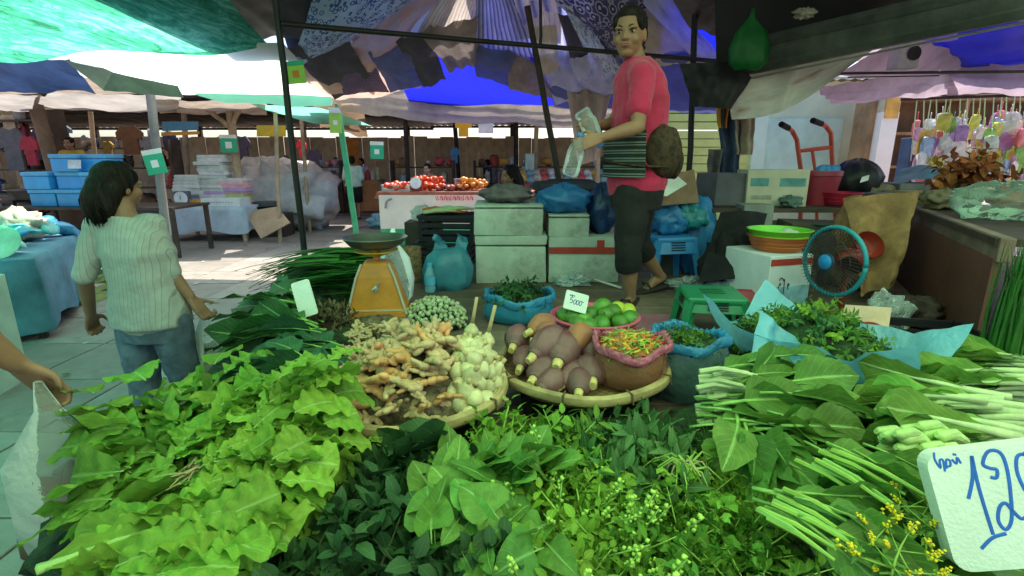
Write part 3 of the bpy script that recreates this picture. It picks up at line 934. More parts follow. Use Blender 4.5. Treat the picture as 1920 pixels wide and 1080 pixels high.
quad('market_tarp', 'dusty lilac brown tarpaulin roof over the right aisle', 'tarpaulin',
     [(2.6, 4.4, 2.95), (7.6, 4.0, 3.0), (7.6, 6.1, 2.88), (2.3, 6.9, 2.55)], m_lil, 40, 30, wrinkle(0.07, 1.2, 0.08, 24, 0.015, 1, 5))
post('awning_pipe', 'thin dark pipe carrying the lilac awning on the right', at(1530, 138, 5.5), at(1960, 134, 5.5), 0.014, m_steel, 'pipe')
post('awning_cable', 'thin black cable hanging under the lilac awning', at(1590, 145, 5.4), at(1760, 142, 5.3), 0.006, m_steel, 'cable')

# scraps of leaf and paper trodden into the aisle
mb = MB()
for i in range(130):
    x, y, r_ = U(-5.5, -1.4), U(1.6, 9.5), U(0.015, 0.05)
    t_ = U(0, 6.28)
    q = [Vector((x + r_ * k_ * math.cos(t_ + j * 1.57), y + r_ * k_ * math.sin(t_ + j * 1.57), 0.012 + U(0, 0.012))) for j, k_ in enumerate((1.2, 0.5, 1.2, 0.5))]
    mb.add(q, [(0, 1, 2, 3)], rng.choice((0, 0, 1, 2)))
o = mb.build('litter', [M('litter_leaf', (0.10, 0.15, 0.04), 0.8), M('litter_paper', (0.5, 0.48, 0.42), 0.8), M('litter_brown', (0.14, 0.08, 0.04), 0.8)])
tag(o, 'trodden leaf and paper scraps scattered on the aisle floor', 'litter', kind='stuff')

# ================================================================== people
m_skin = M('skin', (0.27, 0.145, 0.085), 0.55, 0.08, 9, spec=0.35, bump=0.12, bscale=60, dirt=0.12)
m_skin2 = M('skin_pale', (0.42, 0.25, 0.165), 0.55, 0.08, 9, spec=0.3)
def MHAIR():
    m, nt, out = _nt('hair')
    tc = nt.nodes.new('ShaderNodeTexCoord')
    mp = _n(nt, 'ShaderNodeMapping'); mp.inputs['Scale'].default_value = (60, 60, 7)
    nt.links.new(tc.outputs['Object'], mp.inputs['Vector'])
    nz = _n(nt, 'ShaderNodeTexNoise', Scale=1.5, Detail=4.0)
    nt.links.new(mp.outputs[0], nz.inputs['Vector'])
    r = _ramp(nt, [(0.3, (0.004, 0.0035, 0.0035)), (0.7, (0.022, 0.017, 0.014))])
    nt.links.new(nz.outputs[0], r.inputs[0])
    p = _n(nt, 'ShaderNodeBsdfPrincipled', Roughness=0.6)
    p.inputs['Specular IOR Level'].default_value = 0.12
    nt.links.new(r.outputs[0], p.inputs['Base Color'])
    b = _n(nt, 'ShaderNodeBump', Strength=0.8, Distance=0.01)
    nt.links.new(nz.outputs[0], b.inputs['Height'])
    nt.links.new(b.outputs[0], p.inputs['Normal'])
    nt.links.new(p.outputs[0], out.inputs['Surface'])
    return m
m_hair = MHAIR()
m_lip = M('lips', (0.28, 0.10, 0.085), 0.45, 0.05)
m_eye = M('eye', (0.30, 0.26, 0.23), 0.25, 0.02)
m_iris = M('iris', (0.012, 0.008, 0.006), 0.2, 0.02)
m_sandal = M('sandal', (0.03, 0.025, 0.022), 0.6)

def rings(mb, rs, n=20, m=0):
    """closed loft through horizontal-ish rings (centre, rx, ry, yaw)"""
    vs, fs = [], []
    for (c, rx, ry, yaw) in rs:
        ca, sa = math.cos(yaw), math.sin(yaw)
        for j in range(n):
            t = 2 * math.pi * j / n
            ct, st = math.cos(t), math.sin(t)
            x = rx * math.copysign(abs(ct) ** 0.85, ct)
            y = ry * math.copysign(abs(st) ** 0.85, st)
            vs.append(Vector(c) + Vector((x * ca - y * sa, x * sa + y * ca, 0)))
    k = len(rs)
    for i in range(k - 1):
        for j in range(n):
            q = (j + 1) % n
            fs.append((i * n + j, i * n + q, (i + 1) * n + q, (i + 1) * n + j))
    fs.append(tuple(reversed(range(n))))
    fs.append(tuple((k - 1) * n + j for j in range(n)))
    return mb.add(vs, fs, m)

def add_hand(mb, wrist, d, thumb, curl=0.5, s=1.0):
    """palm, four unequal bent fingers and a thumb leaving the side of the palm; thumb = direction of the thumb side"""
    d = Vector(d).normalized()
    t = Vector(thumb); t = (t - d * t.dot(d)).normalized()
    nrm = t.cross(d).normalized()          # towards the back of the hand or the palm; curl goes to -nrm
    w = Vector(wrist)
    for k in range(4):
        o = t * ((1.5 - k) * 0.019 * s)
        mb.capsule(w + o * 0.6 + d * 0.005, w + o + d * 0.078 * s, 0.015 * s, 0.0125 * s, 8)
    L = (0.040, 0.045, 0.042, 0.033)
    for k in range(4):
        o = t * ((1.5 - k) * 0.0205 * s)
        p = w + o + d * 0.082 * s
        ang = 0.12 + 0.05 * k
        dirv = d + t * (1.5 - k) * 0.05
        for q in range(3):
            dd = (dirv * math.cos(ang) - nrm * math.sin(ang)).normalized()
            e = p + dd * L[k] * s * (1.0, 0.68, 0.55)[q]
            mb.capsule(p, e, (0.0098, 0.0088, 0.008)[q] * s, (0.0088, 0.008, 0.007)[q] * s, 8)
            p = e
            ang += curl * (0.9, 1.0, 0.7)[q]
    p = w + t * 0.024 * s + d * 0.022 * s
    e = p + (t * 0.75 + d * 0.65 - nrm * 0.25).normalized() * 0.042 * s
    mb.capsule(p, e, 0.0135 * s, 0.0105 * s, 8)
    e2 = e + (t * 0.2 + d * 0.85 - nrm * 0.45 * (0.4 + curl)).normalized() * 0.033 * s
    mb.capsule(e, e2, 0.0102 * s, 0.0082 * s, 8)

def add_head(mb, c, yaw, tilt=0.0, s=1.0):
    """head whose face looks along local +y turned by yaw; c is the middle of the head"""
    T = Matrix.Translation(c) @ Matrix.Rotation(yaw, 4, 'Z') @ Matrix.Rotation(tilt, 4, 'X') @ Matrix.Scale(s, 4)
    mb.sph((0, -0.012, 0.030), (0.073, 0.092, 0.088), 20, 14, T=T)
    mb.sph((0, 0.014, -0.025), (0.062, 0.070, 0.082), 18, 12, T=T)
    mb.sph((0, 0.040, -0.082), (0.034, 0.036, 0.026), 14, 8, T=T)       # chin
    for sx in (-1, 1):
        mb.sph((sx * 0.036, 0.052, -0.026), (0.026, 0.026, 0.026), 12, 8, T=T)   # cheek
        mb.sph((sx * 0.030, 0.070, 0.024), (0.028, 0.015, 0.010), 12, 8, T=T)     # brow
        mb.sph((sx * 0.073, -0.012, -0.006), (0.010, 0.020, 0.031), 10, 8, T=T)   # ear
    mb.capsule(T @ Vector((0, 0.076, 0.018)), T @ Vector((0, 0.090, -0.022)), 0.0085 * s, 0.0125 * s, 8)
    for sx in (-1, 1):
        mb.sph((sx * 0.012, 0.083, -0.025), (0.010, 0.011, 0.009), 8, 6, T=T)
    mb.sph((0, 0.070, -0.052), (0.026, 0.020, 0.016), 12, 8, T=T)
    return T
def face_parts(o, T):
    for sx in (-1, 1):
        mb = MB(); mb.sph((sx * 0.031, 0.073, 0.006), (0.0145, 0.0085, 0.0068), 10, 8, T=T); e = mb.build('eye', m_eye, o)
        mb = MB(); mb.sph((sx * 0.031, 0.0795, 0.006), (0.0062, 0.0035, 0.0062), 10, 8, T=T); mb.build('iris', m_iris, e)
        mb = MB(); mb.tube([T @ Vector((sx * x, y, z)) for x, y, z in ((0.014, 0.083, 0.026), (0.03, 0.081, 0.033), (0.046, 0.068, 0.029))], [0.003, 0.0036, 0.0015], 6); mb.build('eyebrow', m_hair, o)
        mb = MB(); mb.tube([T @ Vector((sx * x, y, z)) for x, y, z in ((0.016, 0.079, 0.009), (0.031, 0.0825, 0.0145), (0.046, 0.072, 0.009))], [0.0012, 0.0022, 0.0012], 6); mb.build('eyelid', m_iris, o)
    mb = MB()
    mb.sph((0, 0.0895, -0.0475), (0.021, 0.006, 0.0045), 12, 6, T=T)
    mb.sph((0, 0.0880, -0.0555), (0.018, 0.007, 0.0055), 12, 6, T=T)
    mb.build('lips', m_lip, o)

def person(label, loc, rz, H=1.58, joints=None, vox=0.007, shirt=None, pants=None, skin=None, hair='bun', face=True,
           sleeve=0.55, trouser=0.95, head_yaw=0.0, head_tilt=0.0, bulk=1.0, skirt=None, shoes=True, group=None, curl=0.6, shirt_len=0.80,
           belly=0.0, thumbs=None, loose=0.0, head_s=1.0):
    s = H / 1.6
    J = dict(pelvis=(0, 0, 0.88), waist=(0, 0, 1.02), chest=(0, 0.0, 1.20), neck=(0, -0.005, 1.35), head=(0, 0.015, 1.485),
             shr=(0.165, 0, 1.305), shl=(-0.165, 0, 1.305), elr=(0.215, -0.03, 1.04), ell=(-0.215, -0.03, 1.04),
             wrr=(0.225, 0.04, 0.81), wrl=(-0.225, 0.04, 0.81),
             hipr=(0.085, 0, 0.86), hipl=(-0.085, 0, 0.86), knr=(0.09, 0.02, 0.46), knl=(-0.09, 0.02, 0.46),
             anr=(0.09, -0.02, 0.075), anl=(-0.09, -0.02, 0.075), toer=(0.10, 0.13, 0.022), toel=(-0.10, 0.13, 0.022))
    if joints:
        J.update(joints)
    J = {k: Vector(v) * s for k, v in J.items()}
    b = bulk
    root = thing('person', label, 'person', loc, rz, group)
    mb = MB()
    # torso
    def torso(m, g=0.0, z0=None):
        pe, wa, ch, ne = J['pelvis'], J['waist'], J['chest'], J['neck']
        rs = [(pe + Vector((0, 0, -0.10)) * s, 0.13 * b + g, 0.105 * b + g, 0), (pe, 0.165 * b + g, 0.125 * b + g, 0), (pe.lerp(wa, 0.6), 0.150 * b + g, 0.118 * b + belly + g, 0),
              (wa, 0.138 * b + g, 0.108 * b + belly + g, 0), (wa.lerp(ch, 0.6), 0.148 * b + g, 0.112 * b + belly * 0.4 + g, 0),
              (ch, 0.158 * b + g, 0.115 * b + g, 0), (ch.lerp(ne, 0.55), 0.150 * b + g, 0.095 * b + g, 0), (ch.lerp(ne, 0.86), 0.105 * b + g, 0.072 * b + g, 0), (ne + Vector((0, 0, 0.005)), 0.058 + g, 0.056 + g, 0)]
        rings(m, [(c, rx * s, ry * s, y) for c, rx, ry, y in rs])
        for k in ('shr', 'shl'):
            m.capsule(J[k], J['neck'] + Vector((0, 0, -0.045)) * s, (0.055 * b + g) * s, (0.05 * b + g) * s, 12)
    torso(mb)
    mb.capsule(J['neck'] + Vector((0, 0, -0.03)) * s, J['head'] + Vector((0, -0.02, -0.05)) * s, 0.054 * s, 0.05 * s, 12)
    T = add_head(mb, J['head'], head_yaw, head_tilt, s * head_s)
    for k, sx in (('r', 1), ('l', -1)):
        mb.chain([J['sh' + k], J['sh' + k].lerp(J['el' + k], 0.5), J['el' + k]], [0.050 * b * s, 0.043 * b * s, 0.036 * b * s])
        mb.chain([J['el' + k], J['el' + k].lerp(J['wr' + k], 0.3), J['wr' + k]], [0.036 * b * s, 0.037 * b * s, 0.024 * s])
        d = (J['wr' + k] - J['el' + k]).normalized()
        th = Vector((0, 1, 0.1)) if not thumbs else Vector(thumbs[k])
        add_hand(mb, J['wr' + k] + d * 0.012 * s, d, th, curl, s * 0.95)
        mb.chain([J['hip' + k], J['hip' + k].lerp(J['kn' + k], 0.5), J['kn' + k]], [0.088 * b * s, 0.075 * b * s, 0.054 * b * s])
        mb.chain([J['kn' + k], J['kn' + k].lerp(J['an' + k], 0.32), J['an' + k]], [0.052 * b * s, 0.053 * b * s, 0.032 * s])
        an, to = J['an' + k], J['toe' + k]
        heel = an + (an - to).normalized() * 0.035 * s + Vector((0, 0, -0.04)) * s
        heel.z = max(heel.z, an.z - 0.05 * s)
        mb.capsule(an, heel, 0.033 * s, 0.029 * s, 10)
        mb.capsule(heel, to, 0.029 * s, 0.02 * s, 10)
        side = Vector(((to - an).y, -(to - an).x, 0)).normalized()
        for q in (-0.022, 0, 0.022):
            mb.capsule(an.lerp(to, 0.45), to + side * q * s, 0.028 * s, 0.015 * s, 8)
    body = mb.build('body', skin or m_skin, root, smooth='full')
    remesh(body, vox, 3, 0.4)
    if face:
        face_parts(root, T)
    # shirt
    if shirt:
        m = MB()
        zt = J['pelvis'].z + (shirt_len - 0.88) * s
        torso(m, 0.014)
        pe = J['pelvis']
        rings(m, [(Vector((pe.x, pe.y, zt)), (0.178 * b + loose) * s, (0.14 * b + loose + belly) * s, 0), (pe + Vector((0, 0, 0.02)), (0.180 * b + loose * 0.8) * s, (0.138 * b + belly + loose * 0.7) * s, 0),
                  (J['waist'], (0.16 * b + loose * 0.5) * s, (0.128 * b + belly + loose * 0.5) * s, 0), (J['chest'], 0.17 * b * s, 0.128 * b * s, 0)])
        for k in ('r', 'l'):
            a, e, w = J['sh' + k], J['el' + k], J['wr' + k]
            if sleeve <= 1:
                q = a.lerp(e, sleeve)
                m.capsule(a, q, 0.066 * b * s, 0.062 * b * s, 14)
            else:
                m.capsule(a, e, 0.064 * b * s, 0.056 * b * s, 14)
                m.capsule(e, e.lerp(w, sleeve - 1), 0.054 * b * s, 0.05 * b * s, 14)
        so = m.build('shirt', shirt, root, smooth='full')
        remesh(so, max(vox, 0.008), 4, 0.5, 0.024)
        # collar
        c = MB()
        pts = []
        for i in range(25):
            t = 6.283 * i / 24
            pts.append(J['neck'] + Vector((0.062 * math.cos(t), 0.060 * math.sin(t) - 0.004, -0.012 - 0.012 * math.sin(t))) * s)
        c.tube(pts, 0.010 * s, 8, flat=1.3)
        c.build('collar', shirt, root, smooth='full')
    if pants:
        m = MB()
        rings(m, [(J['pelvis'] + Vector((0, 0, -0.12)) * s, 0.165 * b * s, 0.122 * b * s, 0), (J['pelvis'], 0.176 * b * s, 0.136 * b * s, 0), (J['pelvis'].lerp(J['waist'], 0.7), 0.158 * b * s, 0.125 * b * s, 0)])
        for k in ('r', 'l'):
            h, kn, an = J['hip' + k], J['kn' + k], J['an' + k]
            m.chain([h, h.lerp(kn, 0.5), kn], [0.104 * b * s, 0.090 * b * s, 0.074 * b * s], 14)
            q = kn.lerp(an, trouser)
            m.tube([kn, kn.lerp(q, 0.5), q], [0.074 * b * s, 0.074 * b * s, (0.07 + loose) * b * s], 16)
        po = m.build('trousers', pants, root, smooth='full')
        remesh(po, max(vox, 0.008), 3, 0.5, 0.018)
    if skirt:
        m = MB()
        k0 = J['waist']; k1 = J['knr'].lerp(J['knl'], 0.5)
        rings(m, [(k1 + Vector((0, 0, -0.02)), 0.20 * s, 0.165 * s, 0), (k0.lerp(k1, 0.4), 0.19 * b * s, 0.15 * b * s, 0), (k0, 0.155 * b * s, 0.125 * b * s, 0)])
        m.build('skirt', skirt, root, smooth='full')
    # hair
    h = MB()
    h.sph((0, -0.030, 0.048), (0.081, 0.096, 0.088), 18, 12, T=T)
    h.sph((0, 0.004, 0.084), (0.060, 0.066, 0.050), 16, 10, T=T)
    for sx in (-1, 1):
        h.sph((sx * 0.058, 0.012, 0.052), (0.022, 0.05, 0.045), 12, 8, T=T)
    h.sph((0, -0.055, -0.01), (0.070, 0.062, 0.075), 16, 10, T=T)
    if hair == 'bun':
        h.sph((0, -0.125, -0.02), (0.038, 0.030, 0.046), 14, 10, T=T)
        for sx in (-1, 1):
            h.sph((sx * 0.066, -0.035, 0.0), (0.016, 0.035, 0.04), 10, 8, T=T)
    elif hair == 'pony':
        h.chain([T @ Vector(p) for p in ((0, -0.08, 0.03), (0, -0.125, -0.04), (-0.01, -0.13, -0.10), (-0.02, -0.115, -0.15))], [0.052 * s, 0.05 * s, 0.045 * s, 0.025 * s])
        h.chain([T @ Vector(p) for p in ((-0.05, -0.05, 0.0), (-0.055, -0.08, -0.09), (-0.05, -0.085, -0.16))], [0.045 * s, 0.042 * s, 0.02 * s])
        h.chain([T @ Vector(p) for p in ((0.045, -0.06, 0.0), (0.035, -0.095, -0.09), (0.02, -0.10, -0.17))], [0.045 * s, 0.04 * s, 0.02 * s])
        for sx in (-1, 1):
            h.sph((sx * 0.064, -0.02, 0.01), (0.02, 0.05, 0.05), 10, 8, T=T)
    # cut the front of the hair back so that the face stays free
    h.v = [p for p in h.v]
    ho = h.build('hair', m_hair, root, smooth='full')
    remesh(ho, max(vox, 0.008), 2, 0.4, 0.008)
    if vox < 0.0075:
        st = MB(); rg = random.Random(3)
        for i in range(360):
            a = rg.uniform(0, 6.283); e = rg.uniform(0.15, 1.25)
            d0 = Vector((math.cos(a) * math.cos(e), math.sin(a) * math.cos(e), math.sin(e)))
            if d0.y > 0.15 and d0.z < 0.85:
                continue
            p0 = Vector((d0.x * 0.084, -0.02 + d0.y * 0.1, 0.046 + d0.z * 0.092))
            if hair == 'pony':
                tie = Vector((rg.uniform(-0.055, 0.05), -0.12 + rg.uniform(-0.03, 0.02), -0.03 + rg.uniform(-0.03, 0.03)))
                end = Vector((tie.x * 1.15 + rg.uniform(-0.02, 0.02), -0.125 + rg.uniform(-0.035, 0.04), -0.12 + rg.uniform(-0.07, 0.04)))
                pts = [p0, p0.lerp(tie, 0.5) * 1.06, tie, tie.lerp(end, 0.5) + Vector((0, -0.012, 0)), end]
                rs_ = [0.0015, 0.003, 0.004, 0.0036, 0.0006]
            else:
                tie = Vector((rg.uniform(-0.02, 0.02), -0.118, -0.01 + rg.uniform(-0.02, 0.02)))
                m_ = p0.lerp(tie, 0.5); m_ = m_ + Vector((m_.x * 0.18, 0, 0.012))
                pts = [p0, m_, tie]; rs_ = [0.001, 0.0026, 0.002]
            st.tube([T @ q for q in pts], [r_ * s for r_ in rs_], 5)
        st.build('hair_strands', m_hair, root, smooth='full')
    if shoes:
        for k in ('r', 'l'):
            an, to = J['an' + k], J['toe' + k]
            m = MB()
            d = (to - an); d.z = 0; d.normalize()
            sl = (to - an); sl = Vector((d.x, d.y, (to.z - max(0.03 * s, an.z - 0.055 * s)) / 0.2))
            base = Vector((an.x, an.y, max(0.012, an.z - 0.083 * s)))
            Tm = frame(base + d * 0.03, (d.x, d.y, min(0.0, (to.z - 0.022 * s - base.z)) / 0.17), (0, 0, 1))
            m.cbox((0.03, 0, -0.002), (0.245 * s, 0.088 * s, 0.02), 0.008, T=Tm)
            m.tube([Tm @ Vector(p) for p in ((0.05, -0.04, 0.01), (0.065, -0.02, 0.05), (0.09, 0, 0.058), (0.065, 0.02, 0.05), (0.05, 0.04, 0.01))], 0.008, 6)
            m.build('sandal', m_sandal, root)
    return root, J, T

# ---------------- vendor on the platform
m_pink = M('pink_shirt', (0.44, 0.018, 0.07), 0.8, 0.1, 6, bump=0.12, bscale=60, sheen=0.2)
m_blackpant = M('black_trousers', (0.012, 0.012, 0.011), 0.85, 0.2, 6, bump=0.2, bscale=40)
fy = R(107)
vloc = Vector((0.735, 2.98, DZ))
def tolocal(p, loc, rz):
    d = Vector(p) - Vector(loc)
    c, s_ = math.cos(-rz), math.sin(-rz)
    return Vector((d.x * c - d.y * s_, d.x * s_ + d.y * c, d.z))
Hs = 1.56 / 1.6
def VJ(u, v, Y):
    return tuple(tolocal(at(u, v, Y), vloc, fy) / Hs)
vend, VJn, VT = person('woman in a pink T-shirt and black cropped trousers standing on the platform', vloc, fy, 1.56,
    joints=dict(pelvis=VJ(1192, 352, 2.98), waist=VJ(1195, 285, 2.98), chest=VJ(1200, 185, 2.98), neck=VJ(1196, 110, 2.98), head=VJ(1180, 66, 2.96),
                shl=VJ(1203, 142, 2.82), shr=VJ(1195, 140, 3.14), ell=VJ(1196, 238, 2.74), wrl=VJ(1128, 258, 2.66), elr=VJ(1150, 232, 3.14), wrr=VJ(1118, 236, 2.92),
                hipl=VJ(1188, 365, 2.90), hipr=VJ(1198, 365, 3.07), knl=VJ(1178, 470, 2.86), knr=VJ(1192, 452, 3.1), anl=VJ(1182, 556, 2.90), anr=VJ(1236, 515, 3.2),
                toel=VJ(1168, 580, 2.78), toer=VJ(1212, 541, 3.17)),
    vox=0.0065, shirt=m_pink, pants=m_blackpant, hair='bun', sleeve=0.62, trouser=0.42, head_yaw=R(48), head_tilt=R(-3), head_s=1.12, bulk=1.06, curl=0.75, shirt_len=0.925,
    belly=0.012, thumbs=dict(r=(0, 0, 1), l=(0.3, 0, 1)))
# striped apron in front, waist pouch behind
m_apron = MPAT('apron_stripe', [(0, (0.02, 0.03, 0.027)), (0.42, (0.15, 0.19, 0.17)), (0.62, (0.025, 0.035, 0.03)), (0.8, (0.22, 0.27, 0.25)), (0.9, (0.02, 0.03, 0.03))], 'STRIPE', 1.9, 1, tl=0.05, bump=0.2)
mb = MB()
p_w, p_p = VJn['waist'], VJn['pelvis']
def apr(a, b, p):
    return Vector((0, 0, 0))
vs_, fs_, uv_ = [], [], []
for j in range(13):
    b = j / 12
    c = p_w.lerp(p_p, b * 1.25 - 0.55)
    for i in range(17):
        t = R(20) + i / 16 * R(138)
        rr = 1.0 + 0.03 * b + 0.02 * math.sin(i * 1.9 + 3 * b)
        vs_.append(c + Vector((0.215 * rr * math.cos(t), 0.178 * rr * math.sin(t), 0)))
        uv_.append((i / 16, b))
for j in range(12):
    for i in range(16):
        fs_.append((j * 17 + i, j * 17 + i + 1, (j + 1) * 17 + i + 1, (j + 1) * 17 + i))
mb.add(vs_, fs_, 0, uv_)
mb.build('apron', m_apron, vend, smooth='full')
m_pouch = MPAT('pouch', [(0.3, (0.022, 0.014, 0.009)), (0.5, (0.075, 0.05, 0.03)), (0.62, (0.03, 0.02, 0.013))], 'NOISE', 14, tl=0, interp='LINEAR', uv=False)
mb = MB()
pc = VJ(1240, 285, 2.86); pc = Vector(pc) * Hs
mb.sph(pc, (0.10, 0.11, 0.145), 26, 18, nz=0.10, ns=9)
mb.sph(pc + Vector((0.02, -0.07, -0.05)), (0.08, 0.07, 0.10), 24, 16, nz=0.10, ns=9)
po = mb.build('waist_pouch', m_pouch, vend, smooth='full')
mb = MB()
mb.tube([p_w.lerp(p_p, 0.25) + Vector((0.205 * math.cos(t), 0.172 * math.sin(t), 0.03 * math.cos(t))) for t in [R(x) for x in range(-200, 165, 15)]], 0.028, 8, flat=0.35, up=(0, 0, 1))
mb.build('belt', m_pouch, vend)
# crumpled clear bottles in her hands
m_clear = MCLEAR('clear_plastic')
m_wrap = MCLEAR('clear_crinkle', (0.75, 0.8, 0.82), 0.10, 0.04)
def bottle_mb(h=0.2, r=0.032, crush=0.0, n=18):
    mb = MB()
    prof = [(r * 0.85, 0), (r, 0.012), (r, h * 0.2), (r * 0.93, h * 0.24), (r, h * 0.28), (r, h * 0.58), (r * 0.9, h * 0.66), (r * 0.45, h * 0.86), (r * 0.40, h * 0.9), (r * 0.40, h * 0.93)]
    mb.lathe(prof, n)
    if crush:
        mb.v = [p + Vector((1, 0.6, 0.3)) * crush * fbm(p, 28, 3) for p in mb.v]
    cap = MB(); cap.lathe([(r * 0.46, h * 0.93), (r * 0.46, h)], 12)
    return mb, cap
hl = vend.matrix_basis @ (VJn['wrl'])
for (p, d, lab) in ((at(1078, 292, 2.62), Vector((-0.25, -0.1, -1)), 'crumpled clear plastic bottle dangling from the vendor hand'),
                    (at(1108, 240, 2.78), Vector((-0.5, 0.1, 0.85)), 'clear plastic bottle held upright against the vendor forearm')):
    b_, c_ = bottle_mb(0.21, 0.042, 0.012)
    z = -d.normalized(); x = z.orthogonal().normalized()
    Tm = frame(p, x, z) @ Matrix.Translation((0, 0, -0.10))
    t = tag(b_.build('plastic_bottle', m_wrap, smooth='full'), lab, 'bottle')
    t.matrix_basis = Tm
    c_.build('cap', M('cap_blue', (0.05, 0.2, 0.55), 0.4), t)

# ---------------- woman walking away on the left
m_stripe_shirt = MPAT('striped_shirt', [(0, (0.40, 0.42, 0.40)), (0.70, (0.43, 0.45, 0.43)), (0.85, (0.25, 0.27, 0.265)), (0.93, (0.42, 0.44, 0.42))], 'STRIPE', 19.0, 0, tl=0.1, dist=0.5, uv=False, bump=0.2, interp='LINEAR')
m_jeans = M('jeans', (0.10, 0.145, 0.20), 0.85, 0.22, 14, bump=0.15, bscale=90)
wl = Vector((-1.62, 2.2, 0.0))
wz = R(-8)
Hw = 1.515 / 1.6
def WJ(u, v, Y):
    return tuple(tolocal(at(u, v, Y), wl, wz) / Hw)
wom, WJn, WT = person('woman with black ponytail in a striped grey shirt and jeans walking away', wl, wz, 1.515,
    joints=dict(shr=WJ(286, 425, 2.22), shl=WJ(186, 425, 2.2), elr=WJ(318, 510, 2.20), wrr=WJ(356, 556, 2.22), ell=WJ(158, 515, 2.15), wrl=WJ(170, 590, 2.3),
                head=WJ(226, 352, 2.24), neck=WJ(236, 408, 2.2), chest=(0, 0, 1.18), knr=(0.10, 0.05, 0.46), anr=(0.10, 0.02, 0.075), knl=(-0.085, -0.02, 0.47), anl=(-0.085, -0.10, 0.08), toel=(-0.09, 0.04, 0.025)),
    vox=0.0065, shirt=m_stripe_shirt, pants=m_jeans, hair='pony', sleeve=1.02, trouser=0.93, head_yaw=R(-16), bulk=0.90, shirt_len=0.83, loose=0.012, curl=1.5, head_s=0.9)
m_bagfilm = MCLEAR('bag_film', (0.8, 0.92, 0.92), 0.22, 0.2)
def film_bag(name, label, p, w, h, mat, content=None, parent=None, seed=0.0, cat='bag'):
    """thin carrier bag hanging from p"""
    mb = MB()
    prof = [(0.012, h), (0.02, h * 0.86), (w * 0.38, h * 0.62), (w * 0.5, h * 0.35), (w * 0.48, h * 0.12), (w * 0.3, 0.0)]
    mb.lathe(prof, 22, rip=0.07, ripn=7, sy=0.7, seed=seed)
    mb.v = [q + Vector((1, 1, 0.4)) * (0.018 * fbm(q + Vector((seed, 0, 0)), 16, 3)) for q in mb.v]
    o = mb.build(name, mat, smooth='full', loc=Vector(p) - Vector((0, 0, h)))
    tag(o, label, cat)
    if content:
        c = MB(); c.sph((0, 0, h * 0.26), (w * 0.42, w * 0.28, h * 0.24), 18, 12, nz=0.6); c.build('contents', content, o, smooth='full')
    return o
hr = wom.matrix_basis @ WJn['wrr']
film_bag('carrier_bag', 'thin clear carrier bag with something dark in it, held by the walking woman', at(383, 574, 2.33), 0.20, 0.40, m_bagfilm, M('dark_thing', (0.10, 0.04, 0.03), 0.6))

# ---------------- shopper at the left edge, only an arm reaching in
m_cyanshirt = M('pale_shirt', (0.45, 0.62, 0.58), 0.8, 0.1, 6, bump=0.1)
el_ = Vector((-1.42, 0.62, 0.0))
ez = R(-75)
He = 1.55 / 1.6
def EJ(u, v, Y):
    return tuple(tolocal(at(u, v, Y), el_, ez) / He)
edge, EJn, ET = person('shopper at the left edge whose tanned forearm reaches in with a bag', el_, ez, 1.55,
    joints=dict(ell=EJ(-90, 600, 0.98), wrl=EJ(28, 680, 1.06)), vox=0.008, shirt=m_cyanshirt, pants=m_jeans, hair='bun', sleeve=0.9, curl=1.1, thumbs=dict(r=(0, 1, 0), l=(0.4, 1, 0.5)))
film_bag('carrier_bag', 'cloudy clear shopping bag hanging from the hand at the left edge', at(72, 715, 1.08), 0.24, 0.50, MCLEAR('bag_cloudy', (0.5, 0.55, 0.5), 0.22, 0.3), M('red_fruit', (0.22, 0.07, 0.05), 0.6, 0.4, 20, col2=(0.10, 0.12, 0.07)), seed=4)

# ---------------- people further back
def simple(label, u, v, Y, rz, H, **kw):
    p = at(u, v, Y)
    return person(label, (p.x, p.y, p.z if kw.pop('abs', False) else 0.0), rz, H, vox=0.011, face=kw.pop('face', False), **kw)
m_mintshirt = M('mint_shirt', (0.45, 0.68, 0.58), 0.8, 0.1)
m_blacksk = M('black_skirt', (0.012, 0.012, 0.015), 0.8)
p = atz(668, 411, 0.0)
person('shopper in a mint top and black skirt walking away down the aisle', (p.x, p.y, 0), R(12), 1.6, vox=0.011, face=False, shirt=m_mintshirt, skirt=m_blacksk, hair='bun', sleeve=0.95,
       joints=dict(knl=(-0.09, 0.10, 0.46), anl=(-0.09, 0.16, 0.09), toel=(-0.09, 0.30, 0.05), anr=(0.09, -0.14, 0.10), toer=(0.09, 0.0, 0.03)), bulk=1.08, loose=0.03, shirt_len=0.85)
def seated(label, u, v, Y, rz, shirt, hair='bun', H=1.55, **kw):
    """upper body visible above a counter; sits on a stool"""
    q = at(u, v, Y)       # top of head
    z = q.z - 1.575 * H / 1.6 + 0.42
    j = dict(pelvis=(0, 0, 0.46), waist=(0, 0.02, 0.60), chest=(0, 0.04, 0.78), neck=(0, 0.04, 0.93), head=(0, 0.07, 1.065), shr=(0.165, 0.03, 0.885), shl=(-0.165, 0.03, 0.885),
             elr=(0.21, 0.08, 0.65), ell=(-0.21, 0.08, 0.65), wrr=(0.14, 0.28, 0.62), wrl=(-0.14, 0.28, 0.62), hipr=(0.09, 0.03, 0.46), hipl=(-0.09, 0.03, 0.46),
             knr=(0.11, 0.42, 0.47), knl=(-0.11, 0.42, 0.47), anr=(0.11, 0.40, 0.075), anl=(-0.11, 0.40, 0.075), toer=(0.11, 0.55, 0.022), toel=(-0.11, 0.55, 0.022))
    return person(label, (q.x, q.y, max(0.0, z)), rz, H, joints=j, vox=0.011, shirt=shirt, pants=m_blackpant, hair=hair, face=kw.pop('face', True), shoes=False, **kw)
seated('stallholder in an orange apron sitting behind the tomato stall', 803, 311, 11.2, R(165), M('orange_red', (0.65, 0.12, 0.04), 0.8), skin=m_skin2)
